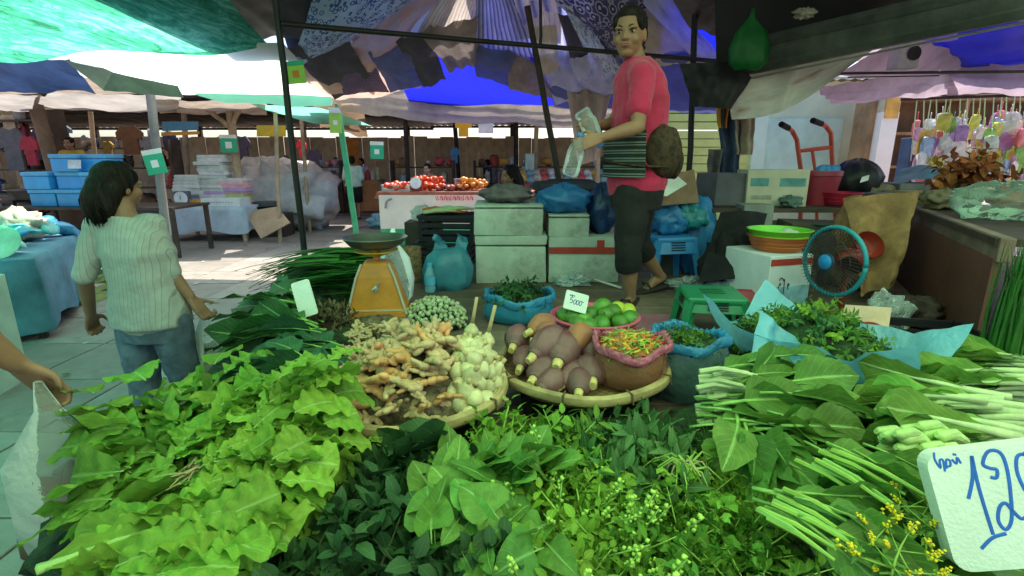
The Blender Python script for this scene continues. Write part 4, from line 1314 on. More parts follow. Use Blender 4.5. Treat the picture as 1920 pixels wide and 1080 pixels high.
seated('crouching woman in dark red with black hair seen over the foam boxes', 966, 318, 5.6, R(115), M('maroon_shirt', (0.22, 0.02, 0.025), 0.8), hair='pony')
seated('seller in a mustard yellow top behind the blue coolers', 132, 262, 9.9, R(190), M('mustard', (0.42, 0.26, 0.02), 0.8), face=True)
def stander(label, u, vtop, Y, rz, H, shirt, pants=None, **kw):
    q = at(u, vtop, Y)
    return person(label, (q.x, q.y, 0), rz, H, vox=0.012, face=False, shirt=shirt, pants=pants or m_blackpant, shoes=True, **kw)
stander('customer in a white top far behind the green post', 628, 284, 17, R(200), 1.58, M('white_top', (0.6, 0.58, 0.62), 0.8), group=None)
stander('customer in white and lilac further back near the orange curtain', 676, 284, 17.5, R(150), 1.56, M('lilac_top', (0.55, 0.48, 0.62), 0.8))
stander('man in grey far behind the foam boxes', 930, 296, 16.5, R(100), 1.6, M('grey_top', (0.3, 0.29, 0.32), 0.8))
stander('woman in navy walking far behind the foam boxes', 914, 303, 17.0, R(60), 1.52, M('navy_top', (0.03, 0.035, 0.12), 0.8))
stander('seller in dark clothes far behind the grey covered heap', 533, 279, 13, R(170), 1.6, M('dark_top', (0.05, 0.045, 0.05), 0.8))
stander('figure in teal behind the stacked coolers', 222, 284, 10.2, R(150), 1.58, M('teal_top', (0.02, 0.22, 0.32), 0.8))
stander('woman in pale dress by the right far stall', 990, 298, 15.0, R(220), 1.58, M('pale_dress', (0.45, 0.5, 0.52), 0.8))

# ================================================================== leaves
def leaf_mb(shape='oval', W=0.42, pet=0.25, nx=7, ny=2, fold=0.25, droop=0.25, wave=0.03, freq=2.5, seed=0, pr=0.018, notch=0.0, curl=0.0):
    """one leaf along +x, length 1: petiole + midrib tube (slot 1) and a folded, waved blade (slot 0)"""
    rg = random.Random(seed)
    ph = rg.uniform(0, 6)
    ph2 = rg.uniform(0, 6)
    bend = rg.uniform(-0.12, 0.12)
    mb = MB()
    vs, fs, uv = [], [], []
    def mid(x):
        return Vector((x, bend * x * x, -droop * x * x + curl * max(0, x - 0.6) ** 2))
    for i in range(nx + 1):
        t = i / nx
        if shape == 'oval':
            w = math.sin(math.pi * min(1, t ** 0.8)) ** 0.75
        elif shape == 'lance':
            w = math.sin(math.pi * t ** 0.7) ** 1.1
        elif shape == 'heart':
            w = (1 - t) ** 0.65 * (t + 0.04) ** 0.22 * 1.35
        elif shape == 'spoon':
            w = (0.16 + 0.84 * (t ** 1.2)) * (1 - max(0, (t - 0.72) / 0.28) ** 2.2) ** 0.5 if t < 1 else 0
        elif shape == 'lettuce':
            w = (0.20 + 0.80 * min(1, t * 1.25) ** 0.8) * (1 - max(0, (t - 0.62) / 0.385) ** 2.4) ** 0.5
        else:
            w = 1.0 * (1 - t) ** 0.5
        w = max(w, 0.02) * W * 0.5
        x = pet + (1 - pet) * t
        c = mid(x)
        for j in range(-ny, ny + 1):
            s = j / ny
            k = abs(s)
            jag = 1 + notch * (math.sin(i * 1.3 + ph + (2 if s > 0 else 0)) + 0.6 * math.sin(i * 2.7 + ph2)) * k
            z = fold * k * w * 1.2 - fold * 0.5 * k * k * w
            z += wave * k ** 1.4 * math.sin(freq * 6.283 * t + ph + (ph2 if s > 0 else 0)) * min(1, 4 * t + 0.2)
            dx = 0.04 * notch * k * math.sin(i * 3.1 + ph2)
            if shape == 'lettuce':
                z += 0.022 * noise.noise(Vector((x * 9 + ph, s * 4, ph2))) + 0.012 * noise.noise(Vector((x * 22, s * 9 + ph, ph2)))
            vs.append(c + Vector((dx + 0.0, s * w * jag, z + rg.uniform(-1, 1) * wave * 0.15)))
            uv.append((s, t))
    m = 2 * ny + 1
    for i in range(nx):
        for j in range(2 * ny):
            fs.append((i * m + j, (i + 1) * m + j, (i + 1) * m + j + 1, i * m + j + 1))
    mb.add(vs, fs, 0, uv)
    if pr > 0:
        xs = [0, pet * 0.5, pet, pet + (1 - pet) * 0.4, pet + (1 - pet) * 0.8]
        mb.tube([mid(x) + Vector((0, 0, 0.004)) for x in xs], [pr, pr * 0.95, pr * 0.8, pr * 0.45, pr * 0.12], 5, 1, True, None, 0.75)
    return mb
def variants(name, n, mats, **kw):
    out = []
    for i in range(n):
        k = dict(kw)
        for q in ('W', 'fold', 'droop', 'wave'):
            if q in k:
                k[q] = k[q] * rng.uniform(0.75, 1.25)
        out.append(leaf_mb(seed=i * 17 + len(name), **k).mesh(name, mats, smooth='full'))
    return out
g_lett = MLEAF('lettuce_green', (0.18, 0.36, 0.055), (0.30, 0.50, 0.14), 0.55, 0.38, veins=7)
g_lett2 = MLEAF('lettuce_bright', (0.24, 0.45, 0.06), (0.34, 0.56, 0.15), 0.55, 0.38, veins=7)
g_kale = MLEAF('kale_green', (0.042, 0.145, 0.04), (0.22, 0.42, 0.14), 0.42, 0.22, veins=8)
g_kale2 = MLEAF('kale_mid', (0.10, 0.235, 0.04), (0.30, 0.52, 0.16), 0.42, 0.28, veins=8)
g_blue = MLEAF('bluegreen_leaf', (0.035, 0.115, 0.055), (0.14, 0.30, 0.16), 0.45, 0.2, veins=8)
g_dark = MLEAF('dark_leaf', (0.034, 0.095, 0.034), (0.07, 0.14, 0.05), 0.45, 0.12, veins=6)
g_choy = MLEAF('choy_leaf', (0.16, 0.34, 0.055), (0.45, 0.65, 0.25), 0.45, 0.3, veins=8)
g_herb = MLEAF('herb_leaf', (0.105, 0.255, 0.03), (0.20, 0.46, 0.08), 0.5, 0.3, veins=5)
g_herbL = MLEAF('herb_light', (0.21, 0.42, 0.045), (0.30, 0.58, 0.12), 0.5, 0.35, veins=5)
g_mal = MLEAF('round_leaf', (0.12, 0.29, 0.05), (0.26, 0.50, 0.17), 0.38, 0.28, veins=5)
g_sage = MLEAF('sage_leaf', (0.085, 0.20, 0.06), (0.16, 0.32, 0.14), 0.6, 0.2, veins=6)
g_chive = MLEAF('chive', (0.04, 0.17, 0.03), (0.08, 0.24, 0.05), 0.42, 0.15, veins=0.01)
s_pale = M('pale_stem', (0.55, 0.68, 0.35), 0.45, 0.1, 8, tl=0.15)
s_lett = M('lettuce_stem', (0.36, 0.56, 0.18), 0.5, 0.1, 8, tl=0.15)
s_mid = M('green_stem', (0.22, 0.42, 0.10), 0.5, 0.15, 8)
s_yel = M('yellow_stem', (0.27, 0.44, 0.08), 0.5, 0.15, 8)
s_dark = M('dark_stem', (0.05, 0.07, 0.03), 0.6, 0.15, 8)
m_root = M('pale_root', (0.42, 0.34, 0.18), 0.8, 0.25, 12, bump=0.3)

V_lett = variants('lettuce_leaf', 6, [g_lett, s_lett], shape='lettuce', W=1.1, pet=0.05, nx=22, ny=6, fold=0.20, droop=0.32, wave=0.060, freq=2.6, pr=0.016, notch=0.018)
V_lett2 = variants('lettuce_leaf', 6, [g_lett2, s_lett], shape='lettuce', W=1.05, pet=0.05, nx=26, ny=6, fold=0.22, droop=0.36, wave=0.085, freq=3.4, pr=0.016, notch=0.03)
V_kale = variants('kale_leaf', 6, [g_kale, s_mid], shape='oval', W=0.44, pet=0.24, nx=8, ny=3, fold=0.3, droop=0.22, wave=0.03, freq=2.2, pr=0.02, notch=0.05)
V_kaleR = variants('kale_leaf', 7, [g_kale2, s_mid], shape='oval', W=0.50, pet=0.30, nx=8, ny=3, fold=0.35, droop=0.28, wave=0.035, freq=1.8, pr=0.02, notch=0.06)
V_blue = variants('mustard_leaf', 6, [g_blue, s_mid], shape='oval', W=0.46, pet=0.18, nx=8, ny=3, fold=0.35, droop=0.25, wave=0.04, freq=2.5, pr=0.018, notch=0.08)
V_dark = variants('dark_leaf', 6, [g_dark, s_dark], shape='heart', W=0.6, pet=0.2, nx=7, ny=2, fold=0.35, droop=0.3, wave=0.03, freq=1.5, pr=0.012)
V_choy = variants('choy_leaf', 6, [g_choy, s_pale], shape='spoon', W=0.46, pet=0.30, nx=9, ny=3, fold=0.35, droop=0.2, wave=0.035, freq=2.2, pr=0.05, notch=0.05)
V_mal = variants('round_leaf', 6, [g_mal, s_mid], shape='heart', W=0.85, pet=0.22, nx=7, ny=3, fold=0.3, droop=0.35, wave=0.03, freq=1.4, pr=0.018)
V_chive = variants('blade', 6, [g_chive, s_mid], shape='x', W=0.045, pet=0.02, nx=7, ny=1, fold=0.5, droop=0.22, wave=0.004, freq=1, pr=0.0)

def bunch(name, label, cat, root, tip, V, n, spread=25, lift=0.06, group=None, wscale=1.0, lenj=0.22, roots=None, band=None, stemjit=0.02, layers=0.05, roll=36, part='leaf', up0=0.0, ll=0.24, pj=0.11):
    """a tied bunch lying on the heap: leaves fan from root to tip, stacked in layers"""
    root, tip = Vector(root), Vector(tip)
    d = tip - root
    L = d.length
    base_yaw = math.atan2(d.y, d.x)
    base_pitch = math.asin(d.z / L)
    t = thing(name, label, cat, root, 0, group)
    for i in range(n):
        f = i / max(1, n - 1)
        yaw = base_yaw + R(rng.triangular(-spread, spread, 0))
        pit = base_pitch + U(-0.04, lift) + up0 + rng.gauss(0, pj)
        l = min(L, ll) * (1 + U(-lenj, lenj * 0.4))
        adv = max(0.0, L - l) * rng.random() ** 0.8
        x = Vector((math.cos(yaw) * math.cos(pit), math.sin(yaw) * math.cos(pit), math.sin(pit)))
        z = Matrix.Rotation(R(rng.gauss(0, roll)), 3, x) @ Vector((0, 0, 1))
        off = Vector((U(-stemjit, stemjit), U(-stemjit, stemjit), -layers * 0.4 + layers * f)) + x * adv + Vector((0, 0, 0.035 * math.sin(math.pi * min(1, adv / max(L, 0.01)))))
        T = frame(off, x, z)
        ww = wscale * U(0.8, 1.2)
        T = T @ Matrix.Diagonal((l, l * ww, l, 1))
        link(part, rng.choice(V), t, mat=T)
    if roots:
        mb = MB()
        for i in range(16):
            a = U(-0.7, 0.7) + base_yaw + math.pi
            p = Vector((U(-0.012, 0.012), U(-0.012, 0.012), U(-0.01, 0.02)))
            q = p + Vector((math.cos(a), math.sin(a), U(-0.5, 0.2))) * U(0.02, 0.05)
            mb.tube([p, p.lerp(q, 0.5) + Vector((U(-0.006, 0.006), U(-0.006, 0.006), 0)), q], [0.0035, 0.002, 0.0008], 4)
        mb.sph((0, 0, 0.005), (0.012, 0.012, 0.010), 8, 6)
        mb.build('roots', roots, t)
    return t

# ---------------- sprigs for the herb heaps
def sprig_mb(nl, L, leaf, stem_r=0.0035, spread=0.8, arrangement='pairs', seed=0, leafsize=(0.3, 0.5), flowers=0, top=True, bend=0.15):
    rg = random.Random(seed)
    mb = MB()
    bx, by = rg.uniform(-bend, bend), rg.uniform(-bend, bend)
    def st(t):
        return Vector((t * L, bx * t * t * L, by * t * t * L))
    mb.tube([st(t) for t in (0, 0.35, 0.7, 1.0)], [stem_r, stem_r * 0.8, stem_r * 0.6, stem_r * 0.3], 4, 1)
    for i in range(nl):
        t = 0.22 + 0.78 * (i // 2 if arrangement == 'pairs' else i) / max(1, (nl // 2 if arrangement == 'pairs' else nl) - 1 + 0.001)
        t = min(1.0, t)
        a = (i % 2) * math.pi + (i // 2) * 1.57 + rg.uniform(-0.5, 0.5) if arrangement == 'pairs' else rg.uniform(0, 6.283)
        out = Vector((rg.uniform(0.3, 0.9), math.cos(a) * spread, math.sin(a) * spread)).normalized()
        l = L * rg.uniform(*leafsize) * (1.15 - 0.45 * t)
        z = Vector((1, 0, 0)) - out * out.x + Vector((0, 0, 0.6))
        T = frame(st(t), out, z) @ Matrix.Diagonal((l, l, l, 1))
        mb.merge(rg.choice(leaf), T)
    for q in range(flowers):
        e = st(1.0)
        dv = Vector((1, rg.uniform(-0.5, 0.5), rg.uniform(-0.5, 0.5))).normalized()
        ln = L * rg.uniform(0.35, 0.6)
        mb.tube([e, e + dv * ln], [stem_r * 0.5, stem_r * 0.3], 4, 1)
        for r_ in range(11):
            a = rg.uniform(0, 6.28); u_ = rg.uniform(0.1, 1)
            c = e + dv * ln * u_ + Vector((0, math.cos(a), math.sin(a))) * 0.0055
            k = 0.0038 * rg.uniform(0.8, 1.4)
            mb.add([c + Vector(v) * k for v in ((1, 0, 0), (-1, 0, 0), (0, 1, 0), (0, -1, 0), (0, 0, 1), (0, 0, -1))],
                   [(0, 2, 4), (2, 1, 4), (1, 3, 4), (3, 0, 4), (2, 0, 5), (1, 2, 5), (3, 1, 5), (0, 3, 5)], 2)
    return mb
tiny = [leaf_mb('oval', W=0.5, pet=0.15, nx=4, ny=1, fold=0.4, droop=0.3, wave=0.02, seed=i, pr=0) for i in range(4)]
tinyl = [leaf_mb('lance', W=0.36, pet=0.12, nx=4, ny=1, fold=0.4, droop=0.35, wave=0.02, seed=i, pr=0) for i in range(4)]
tinyr = [leaf_mb('spoon', W=0.95, pet=0.25, nx=4, ny=2, fold=0.35, droop=0.2, wave=0.10, freq=2.5, seed=i, pr=0, notch=0.5) for i in range(4)]
g_flower = M('basil_flower', (0.38, 0.58, 0.10), 0.6, 0.2, 20)
g_yflower = M('yellow_flower', (0.80, 0.62, 0.02), 0.6, 0.15, 20)
def sprigs(name, n, mats, **kw):
    return [sprig_mb(seed=i * 13 + 5, **kw).mesh(name, mats, smooth='full') for i in range(n)]
S_basil = sprigs('basil_sprig', 6, [g_herbL, s_mid, g_flower], nl=12, L=0.11, leaf=tiny, leafsize=(0.28, 0.46), flowers=1)
S_sweet = sprigs('leaf_sprig', 6, [g_herb, s_mid, g_flower], nl=14, L=0.12, leaf=tinyl, leafsize=(0.35, 0.55))
S_bright = sprigs('leaf_sprig', 6, [g_herbL, s_yel, g_flower], nl=14, L=0.12, leaf=tiny, leafsize=(0.24, 0.42))
S_cor = sprigs('coriander_sprig', 6, [g_herb, s_yel, g_flower], nl=13, L=0.11, leaf=tinyr, leafsize=(0.22, 0.36), arrangement='r', stem_r=0.0022, spread=1.1)
S_corL = sprigs('coriander_sprig', 6, [g_herbL, s_yel, g_flower], nl=13, L=0.11, leaf=tinyr, leafsize=(0.22, 0.36), arrangement='r', stem_r=0.0022, spread=1.1)
S_sage = sprigs('sage_sprig', 5, [g_sage, s_mid, g_flower], nl=12, L=0.12, leaf=tinyl, leafsize=(0.5, 0.75))
S_dark = sprigs('perilla_sprig', 6, [g_dark, s_dark, g_flower], nl=11, L=0.14, leaf=tiny, leafsize=(0.34, 0.55))
S_choyf = sprigs('flower_sprig', 5, [g_choy, s_yel, g_yflower], nl=5, L=0.10, leaf=tiny, leafsize=(0.3, 0.5), flowers=2)
S_fill = sprigs('leaf_sprig', 5, [g_kale, s_mid, g_flower], nl=12, L=0.12, leaf=tiny, leafsize=(0.3, 0.5))

def heap(name, label, cat, c, rx, ry, h, S, n, group=None, scale=(0.85, 1.3), yaw=None, upness=0.55, part='sprig', base_mat=None, rot=0.0):
    """herb bunch: sprigs springing from a low mound; c is on the mound's base"""
    c = Vector(c)
    t = thing(name, label, cat, c, 0, group)
    for i in range(n):
        r = math.sqrt((i + 0.5) / n)
        a = i * 2.39996 + U(-0.3, 0.3)
        px, py = r * math.cos(a) * rx, r * math.sin(a) * ry
        ca, sa = math.cos(rot), math.sin(rot)
        px, py = px * ca - py * sa, px * sa + py * ca
        pz = h * (1 - r * r) * U(0.75, 1.0)
        y = (math.atan2(py, px) if yaw is None else yaw) + U(-0.9, 0.9)
        up = upness * (1.2 - r) + U(-0.2, 0.35)
        x = Vector((math.cos(y), math.sin(y), up)).normalized()
        z = Vector((U(-0.5, 0.5), U(-0.5, 0.5), 1))
        k = U(*scale)
        T = frame((px - x.x * 0.05, py - x.y * 0.05, pz), x, z) @ Matrix.Scale(k, 4)
        link(part, rng.choice(S), t, mat=T)
    if base_mat is not None:
        mb = MB()
        mb.sph((0, 0, 0), (rx * 0.95, ry * 0.95, h * 0.8), 18, 8, nz=0.3)
        mb.v = [Vector((p.x * math.cos(rot) - p.y * math.sin(rot), p.x * math.sin(rot) + p.y * math.cos(rot), max(p.z, -0.06))) for p in mb.v]
        mb.build('stems', base_mat, t, smooth='full')
    return t
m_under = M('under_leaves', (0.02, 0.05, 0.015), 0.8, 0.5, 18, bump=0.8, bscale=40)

# ---------------- lettuce on the left
def pz(u, v, z):
    return atz(u, v, z)
def hz(u, v):
    p = atz(u, v, 0.82)
    p.z = 0.715
    return p
L_grp = 'lettuce bunches at the left front'
def lb_(label, r, t, V, n, sp, **kw):
    n = int(n * 2.7); kw['ll'] = kw['ll'] * 0.58; kw['stemjit'] = kw.get('stemjit', 0.02) + 0.03
    return bunch('lettuce_bunch', label, 'lettuce', pz(*r), pz(*t), V, n, sp, kw.pop('lift', 0.06), L_grp, roll=kw.pop('roll', 30), pj=0.15, **kw)
lb_('pale green lettuce bunch fanned up toward the walking woman, topmost on the left', (395, 865, 0.85), (310, 750, 0.85), V_lett, 26, 60, roots=m_root, layers=0.09, ll=0.20)
lb_('lettuce bunch spreading to the left edge of the heap below the first', (385, 890, 0.84), (225, 840, 0.81), V_lett, 24, 40, layers=0.08, ll=0.20)
lb_('lettuce bunch drooping over the front left corner of the stall', (350, 940, 0.82), (175, 950, 0.77), V_lett, 22, 32, layers=0.07, ll=0.19)
lb_('bright frilly lettuce bunch lying toward the ginger tray, stems at lower left', (375, 880, 0.90), (610, 730, 0.92), V_lett2, 44, 22, roots=m_root, layers=0.07, ll=0.19, stemjit=0.045)
lb_('bright frilly lettuce bunch beside the dark herbs', (400, 920, 0.88), (600, 850, 0.86), V_lett2, 36, 40, layers=0.07, ll=0.17, stemjit=0.05)
lb_('lettuce bunch at the bottom edge left of the dark herbs', (190, 1100, 0.86), (480, 1000, 0.87), V_lett2, 34, 32, layers=0.06, ll=0.18, stemjit=0.05)
lb_('small bright lettuce heart behind the frilly bunch', (440, 850, 0.87), (480, 760, 0.91), V_lett2, 20, 60, lift=0.25, layers=0.05, ll=0.15, stemjit=0.04)
lb_('lettuce bunch under the others in the left middle', (400, 960, 0.82), (310, 1040, 0.82), V_lett, 22, 70, lift=0.05, ll=0.17, stemjit=0.05)
lb_('lettuce bunch with shaded leaves between the frilly bunches', (420, 950, 0.85), (540, 980, 0.84), V_lett2, 26, 50, lift=0.05, ll=0.16, stemjit=0.05)
lb_('lettuce bunch hanging off the left edge near the bag', (300, 990, 0.79), (170, 1015, 0.73), V_lett, 18, 40, lift=0.04, ll=0.18)
# broad pale stem leaf
lb = leaf_mb('lettuce', W=0.5, pet=0.05, nx=20, ny=5, fold=0.4, droop=0.12, wave=0.04, freq=3.5, seed=99, pr=0.05, notch=0.03).mesh('lettuce_leaf', [g_lett2, s_lett], smooth='full')
bl = thing('lettuce_leaf', 'single big lettuce leaf with a thick white-green rib at the bottom left corner', 'lettuce', pz(70, 1070, 0.92))
d_ = pz(390, 935, 0.95) - bl.location
link('leaf', lb, bl, mat=frame((0, 0, 0), d_, (0, -0.35, 1)) @ Matrix.Diagonal((d_.length, d_.length * 0.8, d_.length, 1)))

# ---------------- dark mustard and kale left of the scale
K_grp = 'dark greens between lettuce and scale'
bunch('mustard_bunch', 'dark mustard green bunch with leaves pointing left, in front of the blank card', 'greens', pz(622, 640, 0.82), pz(405, 640, 0.82), V_kale, 30, 46, 0.10, K_grp, layers=0.09, ll=0.30, stemjit=0.04)
bunch('mustard_bunch', 'mustard green bunch hanging over the platform edge above the floor', 'greens', pz(600, 600, 0.84), pz(430, 580, 0.84), V_kale, 26, 42, 0.10, K_grp, layers=0.08, ll=0.30, stemjit=0.04)
bunch('mustard_bunch', 'bluish dark green bunch just above the lettuce', 'greens', pz(640, 690, 0.82), pz(425, 700, 0.82), V_blue, 34, 48, 0.08, K_grp, layers=0.08, ll=0.26, stemjit=0.05)
bunch('mustard_bunch', 'bluish dark green bunch tucked against the ginger tray', 'greens', pz(640, 740, 0.80), pz(500, 690, 0.84), V_blue, 22, 45, 0.10, K_grp, ll=0.22, stemjit=0.05)
bunch('mustard_bunch', 'dark green bunch low behind the lettuce, under the bluish leaves', 'greens', pz(560, 780, 0.78), pz(450, 720, 0.82), V_blue, 12, 45, 0.10, K_grp)
bunch('mustard_bunch', 'kale bunch with upright leaves beside the spring onions', 'greens', pz(590, 590, 0.80), pz(520, 560, 0.90), V_kale, 10, 50, 0.2, K_grp)
# brown roots heap beside the scale
heap('root_heap', 'tangle of brown roots of pulled greens beside the scale board', 'roots', pz(618, 622, 0.74), 0.11, 0.10, 0.10, sprigs('root_sprig', 4, [M('root_brown', (0.10, 0.085, 0.04), 0.8, 0.3, 20), M('root_stem', (0.16, 0.12, 0.06), 0.8), g_flower], nl=12, L=0.08, leaf=tinyl, leafsize=(0.3, 0.6), arrangement='r', stem_r=0.003), 46, base_mat=M('soil_dark', (0.03, 0.022, 0.014), 0.9))
# spring onions / garlic chives
ch = thing('spring_onion_heap', 'big heap of dark green spring onion blades lying beside the scale', 'spring onions', pz(650, 560, DZ))
for i in range(290):
    f = i / 289
    y0 = U(-0.30, 0.34)
    zt = 0.06 + 0.24 * math.sqrt(max(0, 1 - (y0 / 0.40) ** 2)) * (f ** 0.4)
    st = Vector((0.10 + U(-0.12, 0.16), y0, zt))
    yaw = math.pi + U(-0.20, 0.18)
    x = Vector((math.cos(yaw), math.sin(yaw), U(-0.04, 0.10)))
    l = U(0.36, 0.58)
    z = Vector((U(-0.4, 0.4), U(-0.5, 0.5), 1))
    T = frame(st, x, z) @ Matrix.Diagonal((l, l * U(0.7, 1.3), l * U(0.6, 1.6), 1))
    link('blade', rng.choice(V_chive), ch, mat=T)
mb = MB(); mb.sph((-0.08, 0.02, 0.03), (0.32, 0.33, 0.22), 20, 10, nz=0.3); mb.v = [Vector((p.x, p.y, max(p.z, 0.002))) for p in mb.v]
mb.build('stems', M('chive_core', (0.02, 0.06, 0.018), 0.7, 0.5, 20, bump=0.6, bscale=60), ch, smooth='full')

# ---------------- kale and choy on the right
R_grp = 'big leaf greens at the right front'
bunch('kale_bunch', 'kale bunch with upright broad leaves in front of the blue bag of herbs', 'greens', pz(1320, 755, 0.79), pz(1580, 735, 0.83), V_kaleR, 38, 34, 0.10, R_grp, layers=0.10, ll=0.25, stemjit=0.04)
bunch('kale_bunch', 'kale bunch with pale cut stems stacked at its left end', 'greens', pz(1300, 785, 0.80), pz(1620, 790, 0.82), V_kaleR, 36, 30, 0.12, R_grp, layers=0.10, ll=0.25, stemjit=0.04)
bunch('kale_bunch', 'kale bunch with large flat leaves above the coriander', 'greens', pz(1320, 840, 0.80), pz(1640, 860, 0.81), V_kaleR, 32, 28, 0.10, R_grp, layers=0.08, ll=0.25, stemjit=0.04)
bunch('kale_bunch', 'dark kale leaves spilling toward the coriander', 'greens', pz(1390, 800, 0.84), pz(1480, 920, 0.83), V_kaleR, 12, 40, 0.10, R_grp)
bunch('kale_bunch', 'kale leaves standing up against the blue plastic sheet', 'greens', pz(1390, 760, 0.78), pz(1440, 705, 0.84), V_kaleR, 12, 50, 0.1, R_grp, ll=0.2)
bunch('kale_bunch', 'kale bunch under the yellow-green choy stems', 'greens', pz(1450, 870, 0.80), pz(1720, 960, 0.80), V_kaleR, 28, 30, 0.08, R_grp, stemjit=0.05)
# cut stem ends of the kale
se = thing('kale_stem_bundle', 'stack of pale cut kale stem ends above the sage leaves', 'greens', pz(1320, 755, 0.82))
for i in range(34):
    f = (i % 12) / 11
    p = at(1308 + (i // 12) * 14 + U(-5, 5), 695 + f * 115 + U(-4, 4), se.location.y - 0.02 + U(-0.03, 0.03)) - se.location
    mb = MB(); a = U(-0.3, 0.3)
    mb.tube([p, p + Vector((0.05, a * 0.05, 0.01)), p + Vector((0.11, a * 0.1, 0.0))], [0.0075, 0.0068, 0.005], 7)
    mb.build('stem', s_pale, se)
C_grp = 'choy bunches at the right'
bunch('choy_bunch', 'choy bunch with thick pale stems pointing right, beside the price board', 'greens', pz(1930, 800, 0.82), pz(1600, 745, 0.82), V_choy, 30, 13, 0.03, C_grp, pj=0.05, wscale=0.9, layers=0.08, ll=0.36, stemjit=0.04)
bunch('choy_bunch', 'choy bunch behind, pale stems running off the right edge', 'greens', pz(1990, 745, 0.81), pz(1690, 700, 0.82), V_choy, 28, 16, 0.03, C_grp, pj=0.05, wscale=0.9, layers=0.08, ll=0.36, stemjit=0.04)
bunch('choy_bunch', 'rearmost choy bunch at the right edge by the black crate', 'greens', pz(2010, 715, 0.82), pz(1780, 665, 0.84), V_choy, 22, 22, 0.05, C_grp, pj=0.06, layers=0.06, ll=0.36)
bunch('choy_bunch', 'choy bunch under the foam price board', 'greens', pz(1960, 850, 0.82), pz(1640, 800, 0.82), V_choy, 22, 18, 0.05, C_grp, ll=0.36)
Y_grp = 'choy sum with yellow-green stems'
bunch('choy_sum_bunch', 'choy sum bunch with yellow-green stems left of the price board', 'greens', pz(1530, 860, 0.86), pz(1800, 985, 0.84), V_kaleR, 26, 26, 0.06, Y_grp, wscale=0.9, ll=0.22, stemjit=0.05)
bunch('choy_sum_bunch', 'choy sum bunch lower right with loose dark leaves', 'greens', pz(1470, 955, 0.86), pz(1740, 1070, 0.85), V_kaleR, 26, 28, 0.06, Y_grp, wscale=0.9, ll=0.22, stemjit=0.05)
bunch('choy_sum_bunch', 'choy sum leaves in the bottom right corner under the price board', 'greens', pz(1620, 1040, 0.80), pz(1850, 1060, 0.80), V_kaleR, 24, 55, 0.08, Y_grp, ll=0.2, stemjit=0.08)
for (u0, v0, u1, v1, z, lab) in ((1535, 855, 1690, 940, 0.895, 'tied yellow-green choy sum stems left of the price board'), (1455, 945, 1610, 1035, 0.89, 'tied bright green choy sum stems beside the coriander')):
    r0 = pz(u0, v0, z); t0 = pz(u1, v1, z)
    st = thing('stem_bundle', lab, 'greens', r0)
    side = Vector((-(t0 - r0).y, (t0 - r0).x, 0)).normalized()
    for i in range(9):
        o = side * U(-0.045, 0.045) + Vector((0, 0, U(-0.012, 0.012))) + (t0 - r0).normalized() * U(-0.02, 0.02)
        mb = MB()
        e = o + (t0 - r0) * U(0.8, 1.1) + side * U(-0.02, 0.02)
        mb.tube([o, o.lerp(e, 0.5) + Vector((0, 0, 0.006)), e], [0.0055, 0.005, 0.0026], 6)
        mb.build('stem', s_yel if i % 3 else s_mid, st)
# pale knobbly stem ends
pk = thing('celtuce_bundle', 'cluster of pale green knobbly choy hearts above the yellow-green stems', 'greens', pz(1700, 840, 0.86))
for i in range(20):
    a = U(0, 6.28); r_ = math.sqrt(U(0, 1)) * 0.055
    p = Vector((r_ * math.cos(a) * 1.2, r_ * math.sin(a) * 0.8, U(0, 0.05)))
    mb = MB(); mb.tube([p + Vector((0.09, 0.03, -0.03)), p + Vector((0.04, 0.01, 0)), p, p - Vector((0.012, 0.003, -0.004))], [0.008, 0.012, 0.013, 0.006], 8)
    mb.build('stem', M('celtuce', (0.42, 0.62, 0.22), 0.5, 0.15, 14, rnd=0.1), pk)
for (u, v, lab) in ((1640, 1040, 'yellow-flowering choy sum tips at the bottom right'), (1715, 990, 'yellow flower buds of choy sum left of the price board post'), (1660, 1075, 'yellow flowers of choy sum at the bottom edge')):
    heap('choy_flowers', lab, 'flowers', pz(u, v, 0.86), 0.045, 0.045, 0.03, S_choyf, 9, 'yellow choy flowers', upness=0.5, scale=(0.5, 0.75))

# ---------------- herbs across the front
H = heap
co_grp = 'coriander bunches at the front'
for (u, v, rx, S, n, lab) in ((1150, 900, 0.12, S_corL, 60, 'light coriander bunch in front of the sage leaves'), (1330, 905, 0.12, S_corL, 60, 'coriander bunch with its pale roots turned up, below the kale'),
                              (1260, 985, 0.13, S_cor, 64, 'coriander bunch in the middle of the front row'), (1390, 1000, 0.12, S_cor, 60, 'coriander bunch beside the lower choy sum stems'),
                              (1150, 1020, 0.12, S_cor, 56, 'coriander bunch beside the flowering basil'), (1240, 1080, 0.13, S_cor, 56, 'coriander bunch at the bottom edge right of centre'), (1420, 1090, 0.12, S_cor, 56, 'coriander bunch in the bottom right below the stems')):
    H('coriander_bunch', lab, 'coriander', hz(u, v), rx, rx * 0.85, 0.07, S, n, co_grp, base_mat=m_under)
rw = thing('coriander_roots', 'whorl of pale coriander stems and roots on top of the coriander', 'coriander', pz(1285, 880, 0.845))
for i in range(30):
    a = U(0, 6.28); l = U(0.04, 0.075)
    mb = MB(); s0 = Vector((U(-0.02, 0.02), U(-0.012, 0.012), 0.005 + U(0, 0.012)))
    e = s0 + Vector((math.cos(a) * l, math.sin(a) * l * 0.9, U(-0.04, -0.005)))
    mb.tube([s0, s0.lerp(e, 0.45) + Vector((0, 0, 0.018)), e], [0.0028, 0.0022, 0.0012], 5)
    mb.build('stem', s_yel if i % 6 else m_root, rw)
ba_grp = 'flowering basil bunches'
